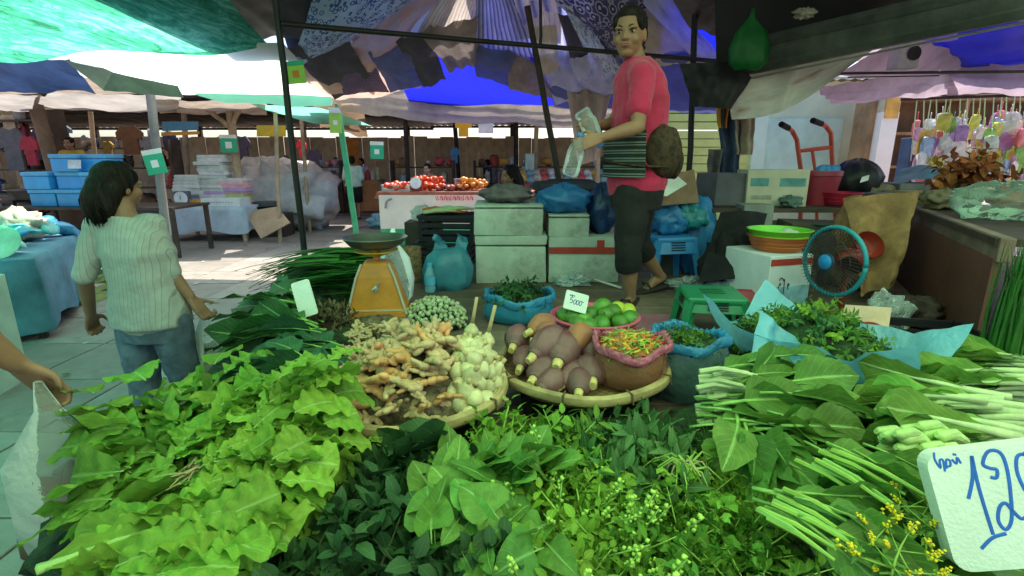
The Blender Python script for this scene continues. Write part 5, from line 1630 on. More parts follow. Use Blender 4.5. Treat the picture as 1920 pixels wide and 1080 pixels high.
for (u, v, lab) in ((1060, 940, 'flowering basil bunch with pale spikes in the middle front'), (1110, 985, 'flowering basil bunch touching the coriander'), (1020, 1030, 'flowering basil bunch near the bottom centre'), (1090, 1085, 'flowering basil bunch at the bottom edge')):
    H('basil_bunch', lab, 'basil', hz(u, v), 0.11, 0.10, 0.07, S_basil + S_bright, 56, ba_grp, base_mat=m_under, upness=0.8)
for (u, v, S, lab) in ((1000, 825, S_bright, 'bright leafy bunch standing in front of the banana flower tray'), (1055, 835, S_sweet, 'narrow leaved herb bunch right of the bright leafy one'), (945, 830, S_bright, 'bright herb bunch beside the blue plastic scrap')):
    H('herb_bunch', lab, 'herbs', hz(u, v), 0.10, 0.09, 0.07, S, 56, 'bright herb bunches mid front', base_mat=m_under, upness=0.7)
for (u, v, lab) in ((1190, 815, 'grey green sage like bunch under the chili bag'), (1260, 840, 'grey green sage like bunch beside the kale stems'), (1120, 850, 'grey green sage like bunch behind the coriander'), (1190, 870, 'grey green leaves low in front of the sage like bunch')):
    H('sage_bunch', lab, 'herbs', hz(u, v), 0.11, 0.09, 0.06, S_sage, 44, 'grey green herb bunches', base_mat=m_under)
for (u, v, lab) in ((590, 930, 'dark purple green herb bunch beside the lettuce'), (690, 920, 'dark herb bunch below the betel leaves'), (780, 930, 'dark herb bunch next to the round leaf vines'), (600, 1010, 'dark herb bunch at the lower left of the dark patch'),
                    (700, 1010, 'dark herb bunch in the middle of the dark patch'), (790, 1020, 'dark herb bunch at the right of the dark patch'), (560, 1080, 'dark herb bunch at the bottom edge, leftmost'), (680, 1090, 'dark herb bunch at the bottom edge, middle'), (800, 1095, 'dark herb bunch at the bottom edge, rightmost')):
    H('dark_herb_bunch', lab, 'herbs', hz(u, v), 0.115, 0.10, 0.06, S_dark, 40, 'dark herb bunches bottom centre', base_mat=m_under)
D_grp = 'dark broad leaves below the ginger tray'
bunch('betel_leaf_bunch', 'dark broad betel leaves spread below the ginger tray', 'leaves', pz(870, 865, 0.77), pz(680, 890, 0.79), V_dark, 16, 40, 0.12, D_grp, layers=0.08)
bunch('betel_leaf_bunch', 'dark leaves standing against the ginger tray rim', 'leaves', pz(800, 870, 0.76), pz(780, 825, 0.80), V_dark, 12, 60, 0.2, D_grp)
bunch('betel_leaf_bunch', 'dark greyish leaves lying above the dark herbs', 'leaves', pz(720, 860, 0.77), pz(840, 890, 0.79), V_dark, 14, 60, 0.12, D_grp)
M_grp = 'round leaf vine bunches'
bunch('vine_spinach_bunch', 'round leaved vine spinach bunch left of the flowering basil', 'greens', pz(900, 920, 0.78), pz(930, 850, 0.85), V_mal, 24, 75, 0.2, M_grp, lenj=0.4, stemjit=0.09, layers=0.08, ll=0.125)
bunch('vine_spinach_bunch', 'round leaved vine spinach bunch with big leaves near bottom centre', 'greens', pz(910, 1000, 0.80), pz(880, 890, 0.88), V_mal, 24, 75, 0.25, M_grp, lenj=0.4, stemjit=0.09, layers=0.08, ll=0.125)
bunch('vine_spinach_bunch', 'large pale vine spinach leaves at the bottom centre', 'greens', pz(960, 1010, 0.84), pz(890, 1060, 0.84), V_mal, 22, 90, 0.2, M_grp, lenj=0.4, stemjit=0.09, ll=0.12)
bunch('vine_spinach_bunch', 'vine spinach leaves behind the flowering basil', 'greens', pz(960, 900, 0.82), pz(1000, 860, 0.90), V_mal, 18, 90, 0.3, M_grp, lenj=0.4, stemjit=0.08, ll=0.11)
bunch('sun_fleck_leaves', 'small bright leaf cluster standing in for a sun fleck below the ginger tray', 'leaves', pz(715, 850, 0.78), pz(700, 830, 0.80), V_lett2, 7, 70, 0.3, ll=0.07)  # sun fleck imitated by a few bright leaves
# low bed of loose leaves under everything
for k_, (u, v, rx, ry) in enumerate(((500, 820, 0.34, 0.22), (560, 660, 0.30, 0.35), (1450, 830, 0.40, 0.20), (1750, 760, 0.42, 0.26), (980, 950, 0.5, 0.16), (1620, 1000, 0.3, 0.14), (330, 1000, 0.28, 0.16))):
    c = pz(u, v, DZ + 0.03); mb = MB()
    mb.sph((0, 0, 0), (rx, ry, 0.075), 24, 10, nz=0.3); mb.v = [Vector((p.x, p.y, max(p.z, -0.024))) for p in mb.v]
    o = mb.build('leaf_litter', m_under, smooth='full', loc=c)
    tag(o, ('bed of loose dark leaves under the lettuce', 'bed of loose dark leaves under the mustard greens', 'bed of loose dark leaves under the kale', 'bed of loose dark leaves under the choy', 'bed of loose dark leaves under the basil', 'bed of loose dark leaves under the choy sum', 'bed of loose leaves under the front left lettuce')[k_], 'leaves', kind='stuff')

# ================================================================== trays, baskets, bags and small produce
m_bamboo = M('bamboo', (0.42, 0.32, 0.15), 0.55, 0.2, 12, bump=0.2, bscale=60)
m_weave = MPAT('bamboo_weave', [(0, (0.30, 0.22, 0.10)), (0.5, (0.20, 0.14, 0.06))], 'BRICK', 60, tl=0, uv=False)
def tray(label, c, r, sx=1.0):
    t = thing('bamboo_tray', label, 'tray', c)
    mb = MB(); mb.lathe([(0.0, 0.004), (r * 0.6, 0.006), (r * 0.9, 0.012), (r * 0.97, 0.03), (r, 0.06), (r * 0.985, 0.06), (r * 0.955, 0.032), (r * 0.88, 0.018), (0, 0.010)], 48)
    mb.build('mat', m_weave, t)
    for k, (rr, z, th) in enumerate(((r * 1.005, 0.052, 0.013), (r * 0.978, 0.054, 0.011))):
        mb = MB()
        mb.tube([Vector((rr * math.cos(a), rr * math.sin(a), z + 0.003 * math.sin(a * 5))) for a in [i * 6.2832 / 64 for i in range(65)]], th, 8, flat=1.25, up=(0, 0, 1))
        mb.build('rim', m_bamboo, t)
    for i in range(9):
        a = i * 0.7 + 0.2
        mb = MB(); p = Vector((r * 0.992 * math.cos(a), r * 0.992 * math.sin(a), 0.053))
        q = Vector((math.cos(a), math.sin(a), 0))
        mb.tube([p + q * 0.022 + Vector((0, 0, -0.014)), p + q * 0.016 + Vector((0, 0, 0.016)), p - q * 0.014 + Vector((0, 0, 0.016)), p - q * 0.022 + Vector((0, 0, -0.012))], 0.0035, 5)
        mb.build('binding', M('binding', (0.12, 0.08, 0.04), 0.7), t)
    return t
TZ = 0.775
gc = at(775, 712, 1.60); gc.z = 0
_c = atz(772, 722, TZ + 0.05)
gt = tray('round bamboo tray heaped with ginger and garlic', (_c.x, _c.y, TZ), 0.285)
# riser crates under the trays
m_crate_dark = M('black_plastic', (0.012, 0.012, 0.014), 0.5, 0.15, 6, rnd=0.1)
def crate(label, c, d, mat, rz=0.0, slats=4, group=None, name='plastic_crate'):
    """open slatted crate: four corner posts, slats on each side, floor"""
    t = thing(name, label, 'crate', c, rz, group)
    x, y, z = d[0] / 2, d[1] / 2, d[2]
    for sx in (-1, 1):
        for sy in (-1, 1):
            mb = MB(); mb.box((sx * (x - 0.012), sy * (y - 0.012), z / 2), (0.026, 0.026, z)); mb.build('corner', mat, t, smooth=False)
    for k in range(slats):
        zz = z * (k + 0.5) / slats
        h = z / slats * 0.62
        for sy in (-1, 1):
            mb = MB(); mb.box((0, sy * (y - 0.004), zz), (d[0] - 0.05, 0.008, h)); mb.build('slat', mat, t, smooth=False)
        for sx in (-1, 1):
            mb = MB(); mb.box((sx * (x - 0.004), 0, zz), (0.008, d[1] - 0.05, h)); mb.build('slat', mat, t, smooth=False)
    mb = MB(); mb.box((0, 0, 0.006), (d[0] - 0.01, d[1] - 0.01, 0.01)); mb.build('floor', mat, t, smooth=False)
    mb = MB()
    for sy in (-1, 1):
        mb.box((0, sy * (y + 0.003), z - 0.012), (d[0] + 0.02, 0.018, 0.022))
    for sx in (-1, 1):
        mb.box((sx * (x + 0.003), 0, z - 0.012), (0.018, d[1] - 0.012, 0.022))
    mb.build('rim', mat, t, smooth=False)
    return t
crate('upturned black crate under the ginger tray', (_c.x, _c.y + 0.02, DZ), (0.40, 0.34, TZ - DZ), m_crate_dark, group='crates under the trays')
_b = atz(1090, 688, TZ + 0.03)
crate('upturned black crate under the banana flower tray', (_b.x, _b.y + 0.04, DZ), (0.40, 0.34, TZ - DZ - 0.01), m_crate_dark, group='crates under the trays')
bt = tray('round bamboo tray holding banana flowers and a pink bag', (_b.x, _b.y, TZ - 0.01), 0.285)

# ginger
m_ging = M('ginger_skin', (0.52, 0.37, 0.20), 0.6, 0.2, 30, bump=0.25, bscale=90, rnd=0.12)
m_ging2 = M('ginger_orange', (0.64, 0.33, 0.14), 0.6, 0.18, 30, bump=0.25, bscale=90, rnd=0.12)
def ginger_mesh(seed, mat, L=0.085):
    rg = random.Random(seed)
    mb = MB()
    n = rg.randint(3, 5)
    p = Vector((-L / 2, 0, 0)); d = Vector((1, rg.uniform(-0.3, 0.3), rg.uniform(-0.1, 0.1))).normalized()
    def knob(p, e, r):
        pts, rs = [], []
        for k in range(9):
            t = k / 8
            pts.append(p.lerp(e, t)); rs.append(max(0.002, r * math.sin(math.pi * (0.14 + 0.74 * t)) ** 0.7 * (1 + 0.10 * (k % 2) + 0.06 * math.sin(k * 2.6))))
        mb.tube(pts, rs, 9, flat=0.8)
    for i in range(n):
        l = L / n * rg.uniform(1.0, 1.4)
        r = rg.uniform(0.0085, 0.0125)
        e = p + d * l
        knob(p - d * 0.004, e, r)
        for q in range(rg.randint(1, 2)):
            a = rg.uniform(-0.6, 0.6) + (math.pi if rg.random() < 0.5 else 0)
            k = p.lerp(e, rg.uniform(0.1, 0.9))
            knob(k, k + Vector((rg.uniform(-0.2, 0.6), math.cos(a), 0.6 * math.sin(a))).normalized() * rg.uniform(0.020, 0.042), r * rg.uniform(0.65, 0.95))
        p = e - d * l * 0.15
        d = (d + Vector((0, rg.uniform(-0.9, 0.9), rg.uniform(-0.3, 0.3)))).normalized()
    return mb.mesh('ginger_root', mat, smooth='full')
G1 = [ginger_mesh(i, m_ging) for i in range(8)]
G2 = [ginger_mesh(i + 20, m_ging2, 0.10) for i in range(5)]
def mound(n, rx, ry, h, base=0.0, pw=0.5):
    for i in range(n):
        r = ((i + 0.5) / n) ** pw
        a = i * 2.39996
        yield Vector((r * math.cos(a) * rx, r * math.sin(a) * ry, base + h * (1 - r * r))), r, a
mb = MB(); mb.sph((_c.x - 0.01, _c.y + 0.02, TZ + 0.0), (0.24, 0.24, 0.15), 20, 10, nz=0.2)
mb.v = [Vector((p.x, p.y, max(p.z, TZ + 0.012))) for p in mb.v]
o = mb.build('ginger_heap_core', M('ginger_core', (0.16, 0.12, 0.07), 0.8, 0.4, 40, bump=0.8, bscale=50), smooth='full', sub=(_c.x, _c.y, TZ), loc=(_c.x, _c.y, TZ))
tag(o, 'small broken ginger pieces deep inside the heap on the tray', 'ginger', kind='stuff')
k = 0
for p, r, a in mound(125, 0.245, 0.245, 0.17, TZ + 0.032, 0.55):
    if p.x > 0.12 and p.y > -0.19:
        continue
    front = p.y < -0.10 and p.x < 0.02
    me = rng.choice(G2 if (front and U(0, 1) < 0.7) or U(0, 1) < 0.06 else G1)
    o = link('ginger_root', me, None, (_c.x + p.x + U(-0.01, 0.01), _c.y + 0.01 + p.y, p.z + U(-0.006, 0.012)), (U(-0.7, 0.7), U(-0.7, 0.7), U(0, 6.28)))
    s_ = U(0.95, 1.45); o.scale = (s_, s_, s_)
    if me in G2:
        tag(o, 'orange tinged ginger root in the %s of the tray heap' % zone(p.x + 0.08, p.y + 0.1, 0.14, 0.14), 'ginger', 'ginger roots heaped on the bamboo tray')
    else:
        tag(o, 'tan knobbly ginger root in the %s of the tray heap' % zone(p.x, p.y, 0.24, 0.24), 'ginger', 'ginger roots heaped on the bamboo tray')
# loose small ginger spilling behind
for i in range(46):
    u, v = U(640, 760), U(610, 660)
    p = atz(u, v, TZ + 0.05 + (v < 640) * 0.015)
    if (p - Vector((_c.x, _c.y, p.z))).length < 0.24:
        p.z = TZ + 0.13
    o = link('ginger_root', rng.choice(G1), None, p, (U(-0.6, 0.6), U(-0.6, 0.6), U(0, 6.28)))
    s_ = U(0.45, 0.7); o.scale = (s_, s_, s_)
    tag(o, 'small thin ginger finger at the back of the heap by the scale', 'ginger', 'small ginger fingers behind the tray')
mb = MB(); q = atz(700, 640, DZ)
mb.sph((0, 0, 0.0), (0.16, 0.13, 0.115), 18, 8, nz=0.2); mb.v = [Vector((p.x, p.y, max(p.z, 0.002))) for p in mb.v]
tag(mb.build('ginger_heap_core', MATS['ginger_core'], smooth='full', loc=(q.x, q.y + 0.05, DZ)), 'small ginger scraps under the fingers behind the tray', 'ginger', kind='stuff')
# garlic bulbs
m_garl = M('garlic', (0.66, 0.60, 0.34), 0.5, 0.14, 16, bump=0.1, rnd=0.1, tl=0.08)
m_stalk = M('garlic_stalk', (0.56, 0.44, 0.22), 0.7, 0.15, 14, bump=0.2)
def garlic_mesh(seed, stalk):
    mb = MB()
    mb.lathe([(0.004, -0.020), (0.014, -0.019), (0.024, -0.008), (0.0265, 0.004), (0.021, 0.016), (0.011, 0.026), (0.007, 0.034)], 18, rip=0.07, ripn=6, seed=seed)
    L = 0.10 if stalk else 0.018
    mb.tube([(0, 0, 0.028), (0.003, 0.002, 0.03 + L * 0.5), (0.002 * seed % 0.01, 0.004, 0.03 + L)], [0.0075, 0.0065, 0.0062], 7, 1)
    return mb.mesh('garlic_bulb', [m_garl, m_stalk], smooth='full')
GA = [garlic_mesh(i, False) for i in range(4)]
GS = garlic_mesh(3, True)
k = 0
for p, r, a in mound(62, 0.115, 0.20, 0.13, TZ + 0.03, 0.5):
    o = link('garlic_bulb', GA[k % 4], None, (_c.x + 0.185 + p.x * 0.8 - 0.25 * p.y * p.y, _c.y + 0.03 + p.y, p.z + U(-0.005, 0.012)), (U(-1.2, 1.2), U(-1.2, 1.2), U(0, 6.28)))
    s_ = U(0.8, 1.15); o.scale = (s_, s_, s_)
    tag(o, 'pale yellow garlic bulb in the %s of the garlic on the ginger tray' % zone(p.x, p.y, 0.11, 0.2), 'garlic', 'garlic bulbs on the bamboo tray')
    k += 1
for (u, v, rx, ry) in ((884, 622, 0.12, 0.1), (913, 640, 0.18, 0.12)):
    p = atz(u, v, TZ + 0.13)
    o = link('garlic_bulb', GS, None, p, (0.05, rx, 0))
    tag(o, 'garlic bulb with its long dry stalk standing up, %s of the two' % ('left' if u < 900 else 'right'), 'garlic', 'garlic bulbs with stalks')
# tiny round eggplants
m_pea = M('pea_eggplant', (0.40, 0.46, 0.27), 0.4, 0.2, 60, rnd=0.16, spec=0.5)
me_pea = MB(); me_pea.sph((0, 0, 0), 0.0125, 10, 7); me_pea.tube([(0, 0, 0.011), (0.001, 0, 0.017)], [0.003, 0.002], 5, 1)
me_pea = me_pea.mesh('small_eggplant', [m_pea, s_dark], smooth='full')
ec = atz(822, 600, DZ)
ec = Vector((ec.x + 0.0, ec.y - 0.10, DZ))
mb = MB(); mb.sph((0, 0, 0.03), (0.145, 0.12, 0.10), 18, 10); mb.v = [Vector((p.x, p.y, max(p.z, 0.002))) for p in mb.v]
tag(mb.build('eggplant_pile_core', M('pea_dark', (0.03, 0.04, 0.02), 0.7), smooth='full', loc=ec), 'dark inside of the pile of tiny eggplants', 'eggplants', kind='stuff')
for i in range(250):
    z = 1 - (i + 0.5) / 250
    a = i * 2.39996
    rr = math.sqrt(max(0.0, 1 - z * z))
    o = link('small_eggplant', me_pea, None, ec + Vector((0.155 * rr * math.cos(a) + U(-0.008, 0.008), 0.13 * rr * math.sin(a), 0.02 + 0.12 * z + U(-0.008, 0.01))), (U(-1.5, 1.5), U(-1.5, 1.5), 0))
    s_ = U(0.85, 1.15); o.scale = (s_, s_, s_)
    tag(o, 'tiny round pale green eggplant in the %s of the pile beside the scale' % zone(math.cos(a) * rr, math.sin(a) * rr, 1, 1), 'eggplant', 'pile of tiny round eggplants')

# banana flowers
m_ban = M('banana_flower', (0.155, 0.052, 0.058), 0.42, 0.25, 9, col2=(0.19, 0.11, 0.105), bump=0.1, rnd=0.15)
m_ban_o = M('banana_flower_orange', (0.42, 0.17, 0.06), 0.5, 0.25, 9, col2=(0.24, 0.10, 0.07), bump=0.1)
m_cut = M('banana_cut', (0.62, 0.50, 0.20), 0.7, 0.2, 30, bump=0.3)
def banana_flower(label, c, d, L, r, mat, tip=False, up=(0, 0, 1)):
    t = thing('banana_flower', label, 'banana flower', c, 0, 'banana flowers on the tray')
    d = Vector(d).normalized()
    T = frame((0, 0, 0), d, up)
    core = MB(); core.tube([T @ Vector((x * L, 0, 0)) for x in (0, 0.15, 0.5, 0.85, 0.98)], [r * 0.4, r * 0.8, r * 0.95, r * 0.5, r * 0.08], 14)
    core.build('heart', mat, t, smooth='full')
    for k in range(5):
        a0 = k * 1.2566 * 2 + 0.3
        mb = MB()
        vs, fs, uv = [], [], []
        sc = 1.0 + 0.035 * (k % 3)
        for i in range(11):
            x = i / 10
            prof = (0.42 + 0.62 * math.sin(min(1.0, x * 1.75) * math.pi / 2)) * math.sqrt(max(0.0, 1 - max(0, (x - 0.45) / 0.56) ** 2.2))
            for j in range(7):
                a = a0 + (j / 6 - 0.5) * 2.5
                q = r * prof * sc * (1.03 + 0.03 * math.cos((j / 6 - 0.5) * 3.1))
                vs.append(T @ Vector((x * L * (1 - 0.03 * (k % 3)), q * math.cos(a), q * math.sin(a)))); uv.append((j / 6, x))
        for i in range(10):
            for j in range(6):
                fs.append((i * 7 + j, i * 7 + j + 1, (i + 1) * 7 + j + 1, (i + 1) * 7 + j))
        mb.add(vs, fs, 0, uv)
        mb.build('bract', mat, t, smooth='full')
    mb = MB()
    mb.tube([T @ Vector((x, 0, 0)) for x in (-0.030, -0.018, 0.0, 0.012)], [r * 0.27, r * 0.30, r * 0.36, r * 0.44], 10)
    mb.build('cut_stem', m_cut, t)
    return t
BF = [(1000, 668, 0.10, (0.55, 0.62, 0.30), 0.16, 0.047, m_ban, 'greyish banana flower pointing up right, left middle of the tray'),
      (1046, 680, 0.085, (0.25, 0.75, 0.22), 0.15, 0.055, m_ban, 'plump purple banana flower at the centre of the pile'),
      (1000, 712, 0.045, (0.35, 0.7, 0.1), 0.15, 0.046, m_ban, 'dark banana flower low at the left, pale cut end forward'),
      (1052, 722, 0.03, (0.45, 0.62, 0.1), 0.15, 0.043, m_ban, 'brown banana flower at the front rim of the tray'),
      (1110, 715, 0.045, (0.05, 0.9, 0.12), 0.13, 0.050, m_ban, 'banana flower seen end on at the front, beside the pink bag'),
      (1108, 668, 0.085, (0.05, 0.85, 0.25), 0.13, 0.042, m_ban, 'banana flower with a pale star shaped cut end'),
      (962, 650, 0.09, (0.2, 0.8, 0.15), 0.13, 0.042, m_ban, 'dark banana flower at the far left of the pile'),
      (995, 622, 0.135, (0.5, 0.5, 0.1), 0.12, 0.042, m_ban_o, 'orange brown banana flower on top at the back'),
      (1040, 640, 0.12, (-0.3, 0.55, 0.2), 0.10, 0.036, m_ban_o, 'small tan banana flower beside the lime basket'),
      (975, 690, 0.05, (0.2, 0.8, 0.1), 0.13, 0.04, m_ban, 'small dark banana flower tucked at the left rim'),
      (1085, 735, 0.03, (0.15, 0.85, 0.1), 0.12, 0.042, m_ban, 'brown banana flower lowest at the front of the tray'),
      (1012, 732, 0.03, (0.5, 0.6, 0.1), 0.12, 0.04, m_ban, 'banana flower at the front left rim of the tray'),
      (1075, 650, 0.12, (0.3, 0.6, 0.2), 0.12, 0.042, m_ban_o, 'reddish banana flower on top near the limes')]
for (u, v, dz, d, L, r, mt, lab) in BF:
    banana_flower(lab, atz(u, v, TZ + dz), d, L, r, mt)

# lime basket
m_pinkp = M('pink_plastic', (0.55, 0.10, 0.17), 0.4, 0.1, 6, spec=0.5)
_l = atz(1117, 632, DZ + 0.06)
lbk = thing('lime_basket', 'round pink plastic basket of limes with a price card', 'basket', (_l.x, _l.y + 0.05, DZ))
lbk.scale = (1.1, 1.1, 1.05)
mb = MB(); mb.lathe([(0.0, 0.012), (0.125, 0.012), (0.135, 0.02), (0.165, 0.125), (0.172, 0.13), (0.182, 0.135), (0.184, 0.142), (0.176, 0.146), (0.165, 0.142), (0.155, 0.125), (0.128, 0.028), (0.0, 0.022)], 40)
mb.build('bowl', m_pinkp, lbk)
for k in range(5):
    z = 0.035 + k * 0.02; r = 0.1395 + (z - 0.02) / 0.105 * 0.03
    mb = MB(); mb.tube([(r * math.cos(a), r * math.sin(a), z) for a in [i * 6.2832 / 40 for i in range(41)]], 0.003, 5); mb.build('ridge', m_pinkp, lbk)
lc = Vector((_l.x, _l.y + 0.05, DZ))
m_lime = M('lime', (0.085, 0.27, 0.03), 0.35, 0.2, 10, bump=0.12, bscale=150, rnd=0.25, spec=0.5)
m_limey = M('lime_yellow', (0.50, 0.58, 0.05), 0.35, 0.15, 10, bump=0.12, bscale=150, spec=0.5)
def lime_mesh(mt):
    mb = MB(); mb.lathe([(0.0, -0.036), (0.006, -0.035), (0.018, -0.030), (0.029, -0.015), (0.032, 0.0), (0.029, 0.015), (0.018, 0.030), (0.006, 0.0345), (0.0, 0.037)], 18)
    mb.tube([(0, 0, 0.034), (0, 0, 0.0385)], [0.004, 0.003], 6, 1)
    return mb.mesh('lime', [mt, s_dark], smooth='full')
ml1, ml2 = lime_mesh(m_lime), lime_mesh(m_limey)
LI = [(1075, 595), (1082, 608), (1107, 590), (1135, 592), (1130, 575), (1128, 608), (1162, 605), (1182, 598), (1105, 612), (1060, 590), (1150, 585), (1095, 600), (1178, 583), (1158, 580)]
for i, (u, v) in enumerate(LI):
    lay = 0.15 + (0.045 if v < 593 else 0)
    p = at(u, v, lc.y - 0.10 + (612 - v) * 0.0055)
    p.z = max(p.z, DZ + 0.07)
    y = i in (12, 13)
    o = link('lime', ml2 if y else ml1, None, p, (U(0.6, 2.2), U(-1, 1), U(0, 6)))
    s_ = U(1.12, 1.3); o.scale = (s_, s_, s_)
    tag(o, 'yellow lime on top of the pink basket, %s of the pair' % ('right' if i == 12 else 'left') if y else 'green lime in the %s of the heap in the pink basket' % zone(p.x - lc.x, p.y - lc.y, 0.13, 0.1), 'lime', 'limes in the pink basket')
for i in range(14):
    a = i * 0.4488; p = lc + Vector((0.11 * math.cos(a), 0.11 * math.sin(a), 0.075))
    o = link('lime', ml1, None, p, (U(0.6, 2.2), U(-1, 1), U(0, 6)))
    tag(o, 'green lime deep in the %s of the pink basket' % zone(p.x - lc.x, p.y - lc.y, 0.13, 0.13), 'lime', 'limes in the pink basket')
# price cards
m_foam = M('foam_board', (0.70, 0.78, 0.72), 0.85, 0.05, 8, bump=0.25, bscale=160, dirt=0.1)
m_ink = M('blue_ink', (0.02, 0.13, 0.55), 0.6, 0.08, 20)
m_ink2 = M('navy_ink', (0.03, 0.06, 0.25), 0.6, 0.08, 20)
def rrect(w, h, r, n=5):
    out = []
    for cx, cy, a0 in ((w / 2 - r, h / 2 - r, 0), (-w / 2 + r, h / 2 - r, 90), (-w / 2 + r, -h / 2 + r, 180), (w / 2 - r, -h / 2 + r, 270)):
        for i in range(n + 1):
            a = R(a0 + 90 * i / n); out.append((cx + r * math.cos(a), cy + r * math.sin(a)))
    return out
DIG0 = [(0.5, 1.0), (0.15, 0.75), (0.05, 0.4), (0.3, 0.02), (0.7, 0.15), (0.9, 0.55), (0.8, 0.9), (0.5, 1.0)]
def card(name, label, c, x, z, w, h, th, mat, corner=0.008, lines=None, ink=None, r=0.002, stick=None):
    T = frame(c, x, z)
    t = tag(MB().prism(rrect(w, h, corner), -th / 2, th / 2).build(name, mat, smooth=False), label, 'price card')
    t.matrix_basis = T
    if lines:
        mb = MB(); strokes(mb, lines, r, Matrix.Translation((0, 0, th / 2 + r * 0.1)))
        mb.build('handwriting', ink, t)
    if stick:
        mb = MB(); mb.tube([(0, -h / 2 + 0.01, 0), (0, -h / 2 - stick, 0)], 0.003, 6); mb.build('stick', m_bamboo, t)
    return t
yy = lc.y - 0.03
c_ = at(1080, 566, yy)
sc_ = 0.018
def num(x, y, sx, sy, glyph):
    return [(x + gx * sx, y + gy * sy) for gx, gy in glyph]
FIVE = [(0.9, 1.0), (0.3, 1.0), (0.2, 0.55), (0.6, 0.62), (0.85, 0.35), (0.55, 0.02), (0.1, 0.12)]
ONE = [(0.0, 0.65), (0.45, 1.0), (0.5, 0.5), (0.55, 0.0)]
lines = [num(-0.030, -0.012, 0.016, 0.026, FIVE)] + [num(-0.012 + k * 0.013, -0.014, 0.013, 0.022, DIG0) for k in range(3)]
lines += [[(-0.034, 0.026), (-0.03, 0.018), (-0.024, 0.027), (-0.022, 0.018), (-0.016, 0.025), (-0.010, 0.019)], [(0.034, 0.004), (0.026, 0.006)]]
card('price_card', 'small white card with blue numbers stuck among the limes', c_, (1, 0.05, -0.30), (0.1, -1, 0.55), 0.105, 0.085, 0.008, m_foam, 0.006, lines, m_ink2, 0.0016)
c_ = at(571, 560, 2.02)
card('price_card', 'blank white card stuck in the dark greens in front of the spring onions', c_, (0.93, 0.1, 0.28), (0.0, -1, 0.35), 0.075, 0.15, 0.008, m_foam, 0.010, None, None, 0.001)
# big foam price board 12,000
bw, bh = 0.235, 0.20
TLp, BLp, TRp = at(1722, 848, 0.78), at(1783, 1066, 0.71), at(1885, 806, 0.765)
yb = (TLp - BLp); bh = yb.length
xb = (TRp - TLp); xb = xb - yb * (xb.dot(yb) / yb.dot(yb))
zb = xb.cross(yb)
cb = TLp - yb * 0.5 + xb.normalized() * bw * 0.5
big = [
 [(-0.053, 0.018), (-0.043, 0.050), (-0.040, 0.084)],
 [(-0.040, 0.084), (-0.036, 0.030), (-0.026, -0.040)],
 [(-0.045, -0.060), (-0.028, -0.045), (-0.008, -0.040)],
 [(-0.018, 0.048), (-0.010, 0.046), (-0.008, 0.058), (-0.018, 0.062), (-0.026, 0.070), (-0.016, 0.088), (0.000, 0.084), (0.006, 0.060), (0.006, 0.020), (0.002, -0.020), (-0.008, -0.034), (-0.016, -0.020), (-0.012, 0.000), (-0.003, 0.006), (0.006, -0.008), (0.016, -0.020), (0.026, -0.014)],
 [(0.026, -0.012), (0.030, -0.010)],
]
for k in range(3):
    ox = 0.016 + k * 0.026
    big.append([(ox + 0.018, 0.078), (ox + 0.006, 0.074), (ox + 0.004, 0.045), (ox + 0.018, 0.006), (ox + 0.036, 0.000), (ox + 0.044, 0.025), (ox + 0.038, 0.060), (ox + 0.024, 0.080), (ox + 0.014, 0.076)])
small = [[(-0.098, 0.096), (-0.100, 0.084), (-0.094, 0.070), (-0.092, 0.082), (-0.086, 0.082), (-0.088, 0.064)], [(-0.084, 0.068), (-0.080, 0.082), (-0.074, 0.080), (-0.076, 0.072), (-0.083, 0.072)], [(-0.070, 0.082), (-0.064, 0.074), (-0.060, 0.084), (-0.056, 0.074)], [(-0.066, 0.09), (-0.060, 0.088)]]
big = [[(x - 0.034 + 0.13 * y, y) for x, y in l_] for l_ in big]
small = [[(x * 0.8 - 0.036, y) for x, y in l_] for l_ in small]
pb = card('price_board', 'thick white foam price board reading 12,000 at the right edge', cb, xb, zb, bw, bh, 0.035, m_foam, 0.025, None, None, 0.003, stick=0.12)
mb = MB(); strokes(mb, big, 0.0028, Matrix.Translation((0.012, 0, 0.0178))); mb.build('handwriting', m_ink, pb)
mb = MB(); strokes(mb, small, 0.0018, Matrix.Translation((0.012, 0, 0.0178))); mb.build('handwriting', m_ink, pb)
mb = MB(); mb.sph((0.006, -0.012, 0.0178), (0.005, 0.005, 0.001), 8, 4); mb.build('handwriting', m_ink, pb)

